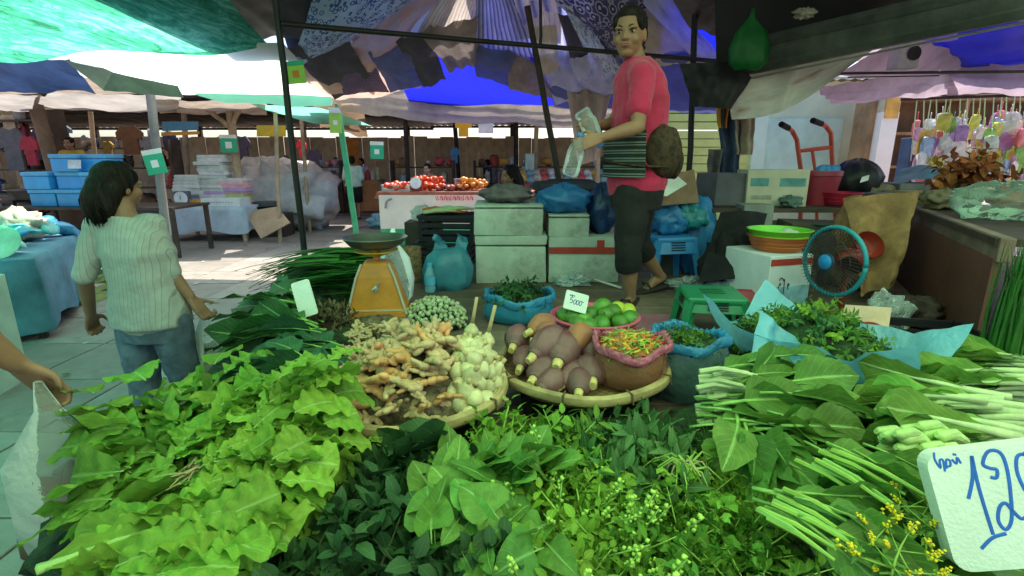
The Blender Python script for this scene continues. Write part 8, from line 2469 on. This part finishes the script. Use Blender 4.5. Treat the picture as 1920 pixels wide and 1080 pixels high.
# green payment placards on posts (code left out)
m_plg = M('placard_green', (0.02, 0.36, 0.20), 0.5, 0.08)
m_plw = M('placard_white', (0.66, 0.68, 0.66), 0.5, 0.05)
for (u0, v0, u1, v1, Y, lab, tl_) in ((286, 280, 316, 326, 7.0, 'green placard with white head on the thick grey post', -0.16), (419, 253, 447, 286, 10.0, 'green placard on the pale braced post', 0.0), (697, 266, 720, 298, 9.0, 'green placard hanging right of the green post', 0.03), (550, 118, 580, 160, 3.9, 'yellow green placard hanging at the canopy corner', -0.08), (622, 203, 641, 250, 8.45, 'light green sleeve sign tied on the green post', 0.02)):
    a, b = at(u0, v1, Y), at(u1, v0, Y)
    w, h = b.x - a.x, b.z - a.z
    t = thing('placard', lab, 'placard', ((a.x + b.x) / 2, Y - 0.08, a.z), 0, 'green placards on the posts', rot=(0, tl_, 0))
    yel = 'yellow' in lab
    mb = MB(); mb.cbox((0, 0, h * 0.4), (w, 0.01, h * 0.8), 0.004); mb.build('panel', M('placard_lime', (0.30, 0.55, 0.08), 0.5, 0.08) if yel or 'light' in lab else m_plg, t, smooth=False)
    mb = MB(); mb.cbox((0, 0, h * 0.9), (w, 0.01, h * 0.2), 0.004); mb.build('head', m_plg if yel else m_plw, t, smooth=False)
    mb = MB(); mb.box((0, -0.007, h * 0.42), (w * 0.36, 0.003, w * 0.36)); mb.build('patch', M('placard_orange', (0.6, 0.2, 0.03), 0.5) if yel else m_plw, t, smooth=False)
# table with folded cloths, scale, foam box
table('pale cloth covered table with folded cloths and a foam box', -6.55, -5.0, 9.6, 10.6, 0.66, m_postwood, M('pale_blue_cloth', (0.42, 0.52, 0.62), 0.7, 0.12, 3), 0.48)
tcol = [(0.55, 0.6, 0.58), (0.5, 0.55, 0.5), (0.16, 0.24, 0.36), (0.62, 0.35, 0.4), (0.35, 0.5, 0.15), (0.6, 0.6, 0.62), (0.05, 0.09, 0.2), (0.45, 0.3, 0.55)]
mbf = MB(); mbf.cbox((0, 0, 0), (0.52, 0.36, 0.06), 0.025, jit=0.01)
for s_, (x, n, lab) in enumerate(((-6.25, 9, 'left'), (-5.78, 15, 'middle'), (-5.40, 8, 'right'))):
    for i in range(n):
        ci = (6, 2, 2, 0, 0, 5, 0, 1, 0) if s_ == 0 else (2, 2, 5, 7, 0, 5, 1, 0, 0, 5, 0, 1, 0, 5, 0) if s_ == 1 else (3, 4, 4, 3, 7, 3, 3, 5)
        nm = 'fold_%d' % ci[i]
        me = bpy.data.meshes.get(nm) or mbf.mesh(nm, M('folded_%d' % ci[i], tcol[ci[i]], 0.8, 0.1, 5, rnd=0.1))
        o = link('folded_cloth', me, None, (x + U(-0.05, 0.05), 10.2 + U(-0.03, 0.03), 0.70 + i * 0.062), (0, 0, U(-0.15, 0.15)))
        tag(o, '%s folded cloth, number %d from bottom in the %s stack on pale table' % (('white', 'grey green', 'slate blue', 'pink', 'green', 'pale grey', 'navy', 'violet')[ci[i]], i + 1, lab), 'cloth', 'folded cloths stacked on the pale table')
t_, w, h = carton('white foam box with faint grey print on the pale table', 380, 372, 448, 405, 9.62, 0.4, M('white_foam2', (0.62, 0.66, 0.68), 0.7, 0.06, 5), 0, 0.665)
mb = MB()
for i in range(9):
    mb.box((-0.22 + i * 0.055, -0.203, h * 0.5), (0.03, 0.003, 0.02))
mb.build('print', M('grey_ink', (0.35, 0.38, 0.45), 0.7), t_, smooth=False)
carton('small amber plastic box beside the foam box', 357, 374, 384, 404, 9.65, 0.25, M('amber', (0.55, 0.28, 0.02), 0.4), 0, 0.665)
p = at(341, 390, 9.6)
mb = MB(); mb.cbox((0, 0.06, 0.14), (0.26, 0.12, 0.28), 0.02); ds = mb.build('dial_scale', M('scale_body', (0.10, 0.12, 0.16), 0.5), loc=(p.x, 9.62, 0.665)); tag(ds, 'dial scale with a round white face on the pale table', 'scale')
mb = MB(); mb.lathe([(0, 0), (0.125, 0), (0.125, 0.012), (0, 0.014)], 24, T=Matrix.Translation((0, -0.005, 0.15)) @ Matrix.Rotation(R(90), 4, 'X')); mb.build('dial', M('dial_white', (0.7, 0.75, 0.8), 0.4), ds)
mb = MB(); mb.box((0.0, -0.022, 0.17), (0.01, 0.004, 0.07)); mb.build('needle', m_bcl, ds, smooth=False)
# grey covered heap
m_cover = M('grey_cover', (0.56, 0.55, 0.57), 0.6, 0.15, 3, bump=0.2, bscale=8, tl=0.1)
p = at(510, 400, 10.6)
lump('covered_heap', 'big heap under a pale grey plastic cover in the left stalls', 'heap', (p.x - 0.05, 11.5, 0.0), (1.05, 0.75, 0.80), m_cover, nz=0.5, seed=70, squash=0.55)
for (u, v, mt, lab, r) in ((490, 400, m_bcl, 'black tray of goods in front of the covered heap', 0.3), (497, 385, M('grey_tub', (0.12, 0.12, 0.12), 0.6), 'grey tub in front of the covered heap', 0.22)):
    q = at(u, v, 10.3); basin(lab, (q.x, 10.35, 0.42 if 'tub' not in lab else 0.5), r, 0.2, mt)
carton('low carton under the black tray', 455, 402, 530, 440, 10.2, 0.5, m_dark, 0, 0.0)
slab('cardboard_sheet', 'flat brown cardboard leaning against the pale table', 'cardboard', [at(491, 448, 9.45), at(545, 418, 9.3), at(520, 388, 9.75), at(460, 398, 9.9)], 0.02, M('card_tan', (0.48, 0.33, 0.22), 0.85, 0.1, 3))
p = atz(578, 414, 0); basin('purple plastic tub standing on the aisle floor', (p.x, p.y + 0.3, 0.0), 0.40, 0.48, M('purple_plastic', (0.11, 0.05, 0.14), 0.45, 0.1, 4))
p = atz(553, 414, 0); basin('black plastic tub beside the purple one', (p.x, p.y + 0.35, 0.0), 0.34, 0.42, M('black_tub', (0.02, 0.022, 0.03), 0.5))
t_, w, h = carton('lilac carton at the back of the aisle', 588, 320, 618, 368, 15, 0.5, M('lilac_card', (0.48, 0.42, 0.55), 0.8), 0, 0.0)
# far counter (orange) with goods
table('orange wooden counter at the far end of the aisle', -6.3, -4.0, 15.6, 16.5, 0.92, M('orange_wood', (0.50, 0.24, 0.09), 0.6, 0.15, 2))
mb = MB(); mb.box((-5.15, 15.58, 0.46), (2.3, 0.03, 0.9)); tag(mb.build('counter_front', M('orange_wood2', (0.52, 0.25, 0.10), 0.6, 0.15, 2), sub=(-5.15, 15.58, 0), loc=(-5.15, 15.58, 0), smooth=False), 'orange front board of the far counter', 'board')
for i in range(14):
    mt = [M('bott_a', (0.6, 0.62, 0.68), 0.4), M('bott_b', (0.5, 0.62, 0.3), 0.4), M('bott_c', (0.65, 0.4, 0.5), 0.4), M('bott_d', (0.55, 0.08, 0.08), 0.4)][i % 4]
    b_, c_ = bottle_mb(U(0.25, 0.42), U(0.05, 0.08), 0, 10)
    o = b_.build('jar', mt, smooth='full', loc=(-6.1 + i * 0.155, 15.9 + U(-0.15, 0.15), 0.92)); tag(o, 'jar on the far orange counter', 'jar', 'jars on the far orange counter')
    c_.build('cap', m_plw, o)
slab('orange_curtain', 'orange curtain behind the far counter', 'curtain', [at(645, 330, 18.5), at(672, 330, 18.5), at(672, 262, 18.5), at(645, 262, 18.5)], 0.02, M('orange_curtain', (0.62, 0.20, 0.03), 0.8, 0.2, 5))
slab('yellow_sign', 'yellow sign on the far wall left of the tent pole', 'sign', [at(482, 256, 14), at(536, 256, 14), at(536, 235, 14), at(482, 235, 14)], 0.02, M('yellow_signm', (0.68, 0.50, 0.03), 0.6, 0.1, 5))
slab('blue_sign', 'blue and orange sign board under the left market roof', 'sign', [at(305, 246, 13), at(372, 244, 13), at(372, 228, 13), at(305, 228, 13)], 0.02, M('blue_signm', (0.06, 0.20, 0.32), 0.6, 0.1, 5))
slab('orange_strip', 'orange strip below the blue sign board', 'sign', [at(303, 255, 13), at(374, 252, 13), at(374, 246, 13), at(303, 248, 13)], 0.02, M('orange_signm', (0.5, 0.25, 0.03), 0.6, 0.1, 5))
# tomato stall with lettered banner
Yt = 9.2
a, b = at(716, 440, Yt), at(900, 360, Yt)
zt = b.z
ts = table('long stall table behind the lettered banner', a.x, 1.6, Yt + 0.03, Yt + 1.5, zt, m_dark, M('brown_top', (0.30, 0.10, 0.06), 0.7, 0.2, 4), 0.12)
bn = thing('stall_banner', 'white banner with red lettering and green hem on the tomato stall', 'banner', ((a.x + 1.4) / 2, Yt - 0.06, 0.0))
Wb = 1.4 - a.x
mb = MB(); mb.sheet((-Wb / 2, 0, 0.30), (Wb / 2, 0, 0.30), (Wb / 2, 0, zt - 0.05), (-Wb / 2, 0, zt - 0.05), 30, 10, lambda p, q, c: Vector((0, 0.02 * math.sin(p * 30) + 0.01 * fbm(c, 3, 3), 0)))
mb.build('cloth', M('banner_white', (0.66, 0.62, 0.56), 0.7, 0.06, 2), bn, smooth='full')
mb = MB(); mb.sheet((-Wb / 2, -0.004, 0.02), (Wb / 2, -0.004, 0.02), (Wb / 2, -0.004, 0.31), (-Wb / 2, -0.004, 0.31), 30, 4, lambda p, q, c: Vector((0, 0.02 * math.sin(p * 30), 0)))
mb.build('hem', M('banner_green', (0.04, 0.36, 0.16), 0.7, 0.15, 4), bn, smooth='full')
m_rlet = M('red_letters', (0.62, 0.10, 0.14), 0.6)
cx = at(845, 392, Yt)
text_mesh('Huoyi Sr', 0.22, m_rlet, 'lettering', bn, Matrix.Translation((cx.x - bn.location.x + 0.05, -0.045, cx.z - 0.04)) @ Matrix.Rotation(R(90), 4, 'X'))
mb = MB()
lx = at(848, 368, Yt)
lao2 = []
for i in range(9):
    x0 = -0.28 + i * 0.075
    lao2.append([(x0, 0.0), (x0 + 0.01, 0.06), (x0 + 0.03, 0.065), (x0 + 0.035, 0.02), (x0 + 0.05, 0.0), (x0 + 0.052, 0.06)] if i % 3 else [(x0, 0.06), (x0 + 0.02, 0.0), (x0 + 0.045, 0.02), (x0 + 0.03, 0.055), (x0 + 0.05, 0.075)])
strokes(mb, lao2, 0.008, Matrix.Translation((lx.x - bn.location.x, -0.045, lx.z - 0.06)) @ Matrix.Rotation(R(90), 4, 'X')); mb.build('lettering', m_rlet, bn)
mb = MB(); strokes(mb, [[(0, 0), (0.03, 0.12), (0.12, 0.17)]], 0.02, Matrix.Translation((a.x - bn.location.x + 0.12, -0.045, zt - 0.28)) @ Matrix.Rotation(R(90), 4, 'X')); mb.build('lettering', M('grey_mark', (0.2, 0.2, 0.24), 0.6), bn)
m_tom = M('tomato', (0.62, 0.07, 0.02), 0.35, 0.2, 8, spec=0.5, rnd=0.2)
m_or = M('orange_fruit', (0.72, 0.28, 0.05), 0.4, 0.15, 8, spec=0.4, rnd=0.2)
m_oni = M('red_onion', (0.30, 0.07, 0.06), 0.4, 0.2, 8, rnd=0.2)
fr = {}
for key, mt in (('t', m_tom), ('o', m_or), ('n', m_oni)):
    mb = MB(); mb.lathe([(0, -0.04), (0.03, -0.036), (0.05, -0.01), (0.046, 0.02), (0.02, 0.036), (0, 0.03)], 12, rip=0.03, ripn=5); fr[key] = mb.mesh('fruit', mt, smooth='full')
for i in range(120):
    k = i % 3
    if k == 0:
        x, y, key, nm, lab, zz = at(U(728, 765), 350, Yt + 0.3).x, Yt + U(0.1, 0.5), 't', 'tomato', 'red tomato heaped at the left end of the banner stall', 0.04 + U(0, 0.1)
    elif k == 1:
        x, y, key, nm, lab, zz = at(U(785, 828), 350, Yt + 0.4).x, Yt + U(0.15, 0.7), 't', 'tomato', 'orange red tomato heaped in the middle of the banner stall', 0.05 + U(0, 0.2)
    else:
        x, y, key, nm, lab, zz = at(U(865, 912), 345, Yt + 0.5).x, Yt + U(0.2, 0.8), 'o', 'orange_fruit', 'orange coloured fruit heaped at the right end of the banner stall', 0.05 + U(0, 0.16)
    o = link(nm, fr[key], None, (x, y, zt + zz), (U(-0.5, 0.5), U(-0.5, 0.5), 0)); s_ = U(0.8, 1.2); o.scale = (s_, s_, s_)
    tag(o, lab, 'fruit', 'fruit on the banner stall ' + lab.split()[-5])
for i in range(40):
    o = link('onion', fr['n'], None, (at(U(822, 880), 350, Yt + 0.4).x, Yt + U(0.1, 0.6), zt + 0.04 + U(0, 0.05)), (U(-0.5, 0.5), U(-0.5, 0.5), 0))
    tag(o, 'dark red onion heaped on the banner stall', 'onion', 'onions on the banner stall')
p = at(777, 342, Yt); 
mb = MB(); mb.cbox((0, 0.05, 0.12), (0.2, 0.1, 0.24), 0.02); ds = mb.build('dial_scale', M('scale_red', (0.3, 0.05, 0.04), 0.5), loc=(p.x, Yt + 0.12, zt)); tag(ds, 'dial scale with white face on the tomato stall', 'scale')
mb = MB(); mb.lathe([(0, 0), (0.10, 0), (0.10, 0.012), (0, 0.014)], 24, T=Matrix.Translation((0, -0.005, 0.15)) @ Matrix.Rotation(R(90), 4, 'X')); mb.build('dial', MATS['dial_white'], ds)
p = at(860, 348, Yt + 0.6); basin('shiny steel pot on the banner stall', (p.x, Yt + 0.9, zt), 0.13, 0.2, M('shiny_steel', (0.55, 0.55, 0.56), 0.2, 0.05, metal=0.9))
crate('white wire crate of tomatoes at the left end of the banner stall', (at(746, 350, Yt + 0.3).x, Yt + 0.32, zt), (0.5, 0.4, 0.12), M('wire_white', (0.55, 0.55, 0.5), 0.5), 0, 2)
lump('clear_bag', 'light blue plastic bag on the floor in front of the banner', 'bag', (atz(722, 428, 0).x, atz(722, 428, 0).y, 0.0), (0.38, 0.25, 0.17), MFILM('pale_blue_bag', (0.30, 0.55, 0.66), 0.3, 0.95), seed=80)
lump('white_bag', 'bright white plastic bag in front of the black crates', 'bag', (at(790, 430, 4.4).x, 4.5, 0.98), (0.10, 0.08, 0.07), M('white_poly', (0.75, 0.73, 0.72), 0.4, tl=0.3), seed=81)
mb = MB(); mb.box((0, 0, 0.49), (0.3, 0.25, 0.98)); tag(mb.build('tall_carton', m_dark, loc=(at(790, 430, 4.4).x, 4.55, 0.0), smooth=False), 'dark tall box under the bright white bag', 'box')
# far right stalls behind the boxes: shelves with red goods
table('far stall table with red goods behind the leaning pole', -0.2, 3.4, 12.6, 13.6, 0.95, m_dark, M('red_cloth', (0.42, 0.08, 0.08), 0.7, 0.2, 3), 0.5)
for i in range(40):
    mt = [M('g_a', (0.6, 0.1, 0.1), 0.5), M('g_b', (0.62, 0.6, 0.6), 0.5), M('g_c', (0.55, 0.33, 0.08), 0.5), M('g_d', (0.2, 0.35, 0.4), 0.5), M('g_e', (0.5, 0.42, 0.36), 0.5)][i % 5]
    me = PK[0].copy() if False else None
    nm = 'good_%d' % (i % 5)
    me = bpy.data.meshes.get(nm) or packet_mesh(i, mt, (0.13, 0.1, 0.11)); me.name = nm
    o = link('packed_goods', me, None, (-0.1 + (i % 20) * 0.18, 12.8 + 0.35 * (i // 20), 1.03 + 0.12 * (i // 20) + U(0, 0.05)), (0, 0, U(0, 6)))
    tag(o, 'small packed goods on the far red stall', 'goods', 'goods on the far red stall')
t_, w, h = carton('pale green cupboard far behind the crouching woman', 985, 288, 1002, 330, 13.5, 0.5, M('pale_cup', (0.45, 0.56, 0.52), 0.7), 0, 0)
# bright far wall panels, fluorescent-bright openings come from the sky itself
# ---------------- bright shop on the right
m_shopw = M('shop_wall', (0.50, 0.62, 0.42), 0.8, 0.08, 2)
shop = thing('shop_front', 'pale green shop front with louvred shutters on the right', 'shop', (4.3, 9.2, 0))
for i in range(16):
    mb = MB(); mb.box((-0.9, 0, 0.25 + i * 0.14), (1.5, 0.03, 0.12), T=Matrix.Identity(4)); mb.build('louvre', M('louvre_yellow', (0.52, 0.62, 0.20), 0.7, 0.08, 2), shop, smooth=False)
mb = MB(); mb.box((-1.68, 0, 1.3), (0.1, 0.1, 2.6)); mb.build('door_post', m_shopw, shop, smooth=False)
mb = MB(); mb.box((-0.05, -0.02, 1.3), (0.22, 0.1, 2.6)); mb.build('door_post', M('mint_wall', (0.55, 0.74, 0.62), 0.8, 0.06, 2), shop, smooth=False)
mb = MB(); mb.box((1.5, 0.1, 1.3), (2.9, 0.06, 2.6)); mb.build('wall', M('shop_cream', (0.55, 0.66, 0.48), 0.8, 0.08, 1.5), shop, smooth=False)
mb = MB(); mb.box((0.75, 0.04, 1.75), (1.3, 0.03, 0.9)); mb.build('window', M('mint_pane', (0.48, 0.72, 0.62), 0.3, 0.1, 2), shop, smooth=False)
mb = MB(); mb.box((-0.85, -0.04, 0.95), (0.3, 0.02, 0.4)); mb.build('poster', M('poster_blue', (0.12, 0.35, 0.62), 0.6, 0.3, 5), shop, smooth=False)
mb = MB(); mb.box((2.35, 0.02, 1.85), (0.4, 0.04, 0.35)); mb.build('poster', M('poster_blue2', (0.10, 0.32, 0.70), 0.6, 0.3, 8), shop, smooth=False)
a, b = at(1640, 330, 8.0), at(1695, 190, 8.0)
sp = thing('shop_pillar', 'bright white square pillar with an orange panel on top', 'pillar', ((a.x + b.x) / 2, 8.2, 0))
mb = MB(); mb.box((0, 0, 1.1), (b.x - a.x, 0.3, 2.2)); mb.build('shaft', M('pillar_white', (0.78, 0.78, 0.74), 0.8, 0.04, 2), sp, smooth=False)
mb = MB(); mb.box((0, -0.155, 2.28), ((b.x - a.x) * 0.8, 0.02, 0.34)); mb.build('panel', M('pillar_orange', (0.66, 0.38, 0.08), 0.7), sp, smooth=False)
mb = MB(); mb.box((0, 0, 2.35), (b.x - a.x, 0.28, 0.3)); mb.build('head', M('pillar_cream', (0.6, 0.55, 0.4), 0.7), sp, smooth=False)
# hanging packets shop at the right edge
p = at(1810, 330, 6.6)
hs = thing('goods_rack', 'wooden shop shelf behind hanging packets at the right edge', 'rack', (6.9, 8.4, 0))
for k in range(5):
    mb = MB(); mb.box((0, 0, 0.4 + k * 0.5), (2.8, 0.4, 0.04)); mb.build('shelf', M('shelf_wood', (0.32, 0.20, 0.10), 0.7, 0.2, 3), hs, smooth=False)
mb = MB(); mb.box((0, 0.22, 1.35), (2.8, 0.03, 2.7)); mb.build('back', M('shelf_back', (0.16, 0.09, 0.05), 0.8, 0.2, 3), hs, smooth=False)
for x in (-1.4, 0, 1.4):
    mb = MB(); mb.box((x, 0, 1.35), (0.06, 0.42, 2.7)); mb.build('upright', MATS['shelf_wood'], hs, smooth=False)
bright = [(0.75, 0.75, 0.78), (0.60, 0.62, 0.1), (0.25, 0.55, 0.1), (0.62, 0.3, 0.5), (0.3, 0.45, 0.7), (0.65, 0.14, 0.16), (0.62, 0.75, 0.68), (0.78, 0.72, 0.66), (0.45, 0.25, 0.6), (0.7, 0.45, 0.1)]
HP = []
for i, c_ in enumerate(bright):
    mb = MB(); mb.sph((0, 0, 0), (1, 1, 1), 12, 8); mb.v = [Vector((0.062 * math.copysign(abs(p.x) ** 0.45, p.x), 0.016 * p.y + 0.02 * fbm(p + Vector((i, 0, 0)), 1.5, 3), 0.085 * math.copysign(abs(p.z) ** 0.5, p.z))) for p in mb.v]; mb.tube([(0, 0, 0.09), (0, 0, 0.16)], 0.004, 4)
    HP.append(mb.mesh('hanging_packet', M('hp_%d' % i, c_, 0.4, 0.15, 20, spec=0.5), smooth='full'))
nmc = ('white', 'olive yellow', 'green', 'mauve', 'blue', 'red', 'mint', 'cream', 'violet', 'orange')
for i in range(190):
    u = U(1715, 1935); v = U(222, 340)
    Y = U(6.3, 7.0)
    p = at(u, v, Y)
    k = 0 if (1770 < u < 1830 and v > 265 and U(0, 1) < 0.7) else rng.randrange(10)
    o = link('hanging_packet', HP[k], None, p, (0, U(-0.15, 0.15), U(-0.6, 0.6))); s_ = U(0.7, 1.4); o.scale = (s_, s_, s_)
    tag(o, '%s packet hanging in the %s of the display at the right edge' % (nmc[k], zone(u - 1820, 280 - v, 100, 58).replace('front', 'lower').replace('back', 'upper')), 'packet', 'packets hanging at the right shop')
for i in range(16):
    u = 1720 + i * 13
    mb = MB(); a, b = at(u + U(-4, 4), 180, 6.6), at(u - 8 + U(-6, 6), 290 + U(-20, 30), 6.7)
    mb.tube([a, a.lerp(b, 0.5), b], 0.008, 4)
    tag(mb.build('hanging_string', M('string_mint', (0.5, 0.68, 0.45), 0.6), sub=a, loc=a), 'pale string number %d from the left in the right packet display' % (i + 1), 'string', 'strings of the packet display')
post('display_rail', 'dark rail the packet strings of the right shop are tied to', at(1690, 186, 6.6), at(1960, 176, 6.4), 0.02, m_dkwood, 'rail')
slab('orange_star', 'yellow orange star shaped toy bag hanging left in the packet display', 'toy', [at(1715, 290, 6.4), at(1738, 275, 6.4), at(1752, 240, 6.4), at(1722, 248, 6.4)], 0.03, M('toy_yellow', (0.68, 0.46, 0.06), 0.5))
table('low shop counter below the hanging packets', 4.6, 8.6, 6.2, 7.2, 0.95, m_postwood, M('shop_cloth', (0.62, 0.5, 0.56), 0.7, 0.1, 3), 0.6)
carton('small blue and black radio box in the right shop', 1702, 258, 1718, 310, 6.8, 0.2, M('radio', (0.06, 0.10, 0.2), 0.5), 0, 1.2)
# wall speaker under the blue tarp
p = at(1695, 105, 5.3)
spk = thing('wall_speaker', 'small grey loudspeaker hung under the lilac awning', 'speaker', p)
mb = MB(); mb.cbox((0, 0, 0), (0.20, 0.16, 0.24), 0.01); mb.build('box', M('grey_speaker', (0.25, 0.25, 0.28), 0.5), spk)
mb = MB(); mb.lathe([(0, 0), (0.06, 0), (0.065, 0.01), (0.03, 0.004), (0, 0.002)], 20, T=Matrix.Translation((0.03, -0.082, 0.01)) @ Matrix.Rotation(R(90), 4, 'X')); mb.build('cone', m_bcl, spk)
mb = MB(); mb.tube([(0, 0, 0.12), (0.02, 0, 0.35)], 0.008, 5); mb.build('bracket', m_steel, spk)
# walls closing the market on the right and behind the shop
rw_ = thing('side_wall', 'pale plastered wall behind the right shops', 'wall', (10.5, 11.5, 0))
mb = MB(); mb.box((0, 0, 1.6), (9.5, 0.15, 3.2)); mb.build('face', M('plaster', (0.55, 0.50, 0.42), 0.85, 0.1, 1), rw_, smooth=False)

# crowded shelves in the background stalls
def shelf_rack(label, u0, u1, Y, nsh, cols_, n, what):
    a, b = at(u0, 300, Y), at(u1, 300, Y)
    w = b.x - a.x
    t = thing('goods_shelf', label, 'shelf', ((a.x + b.x) / 2, Y, 0))
    for k in range(nsh):
        mb = MB(); mb.box((0, 0, 0.35 + k * 0.48), (w, 0.45, 0.035)); mb.build('board', m_dark, t, smooth=False)
    for x in (-w / 2, w / 2):
        mb = MB(); mb.box((x, 0, nsh * 0.25), (0.05, 0.46, nsh * 0.5)); mb.build('upright', m_dark, t, smooth=False)
    ms = []
    for q, (cn, c_) in enumerate(cols_):
        ms.append((cn, packet_mesh(q + len(label), M('shelf_%s' % cn, c_, 0.6, 0.2, 8, rnd=0.25), ((0.10, 0.10, 0.11), (0.16, 0.08, 0.06), (0.06, 0.06, 0.16))[q % 3], 0.45)))
    for i in range(n):
        cn, me = ms[rng.randrange(len(ms))]
        s_ = U(0.7, 1.6)
        o = link('packed_goods', me, None, ((a.x + b.x) / 2 + U(-w / 2 + 0.1, w / 2 - 0.1), Y + U(-0.12, 0.12), 0.37 + rng.randrange(nsh) * 0.48 + 0.10 * s_), (U(-0.2, 0.2), 0, U(0, 6)))
        o.scale = (s_, s_, s_ * U(0.8, 1.4))
        tag(o, '%s bundle at the %s of the %s' % (cn, zone(o.location.x - (a.x + b.x) / 2, o.location.z - 1.3, w / 2, 1).replace('front', 'lower').replace('back', 'upper'), what), 'goods', 'bundles on the ' + what)
DK = [('charcoal', (0.06, 0.055, 0.06)), ('brown', (0.17, 0.09, 0.05)), ('crimson', (0.30, 0.03, 0.05)), ('navy', (0.03, 0.05, 0.14)), ('straw', (0.36, 0.26, 0.15)), ('ash grey', (0.25, 0.24, 0.25))]
LT = [('red', (0.52, 0.08, 0.07)), ('pink', (0.6, 0.35, 0.38)), ('cream', (0.6, 0.54, 0.44)), ('pale blue', (0.4, 0.5, 0.6)), ('orange', (0.6, 0.28, 0.06)), ('grey', (0.3, 0.29, 0.3)), ('brown', (0.2, 0.12, 0.07))]
shelf_rack('dark crowded shelf at the far left edge', -40, 118, 10.9, 5, DK, 60, 'far left shelf')
shelf_rack('crowded shelf behind the stacked coolers', 130, 330, 13.2, 4, DK, 36, 'shelf behind the coolers')
shelf_rack('crowded shelf right of the grey heap', 575, 640, 15.2, 3, LT, 16, 'shelf right of the grey heap')
shelf_rack('crowded shelf behind the tomato stall', 735, 850, 14.6, 3, LT, 24, 'shelf behind the tomato stall')
shelf_rack('crowded shelf behind the crouching woman', 890, 1130, 15.6, 3, LT, 40, 'shelf behind the crouching woman')

# ================================================================== finish
apply_all()
apply_texts()
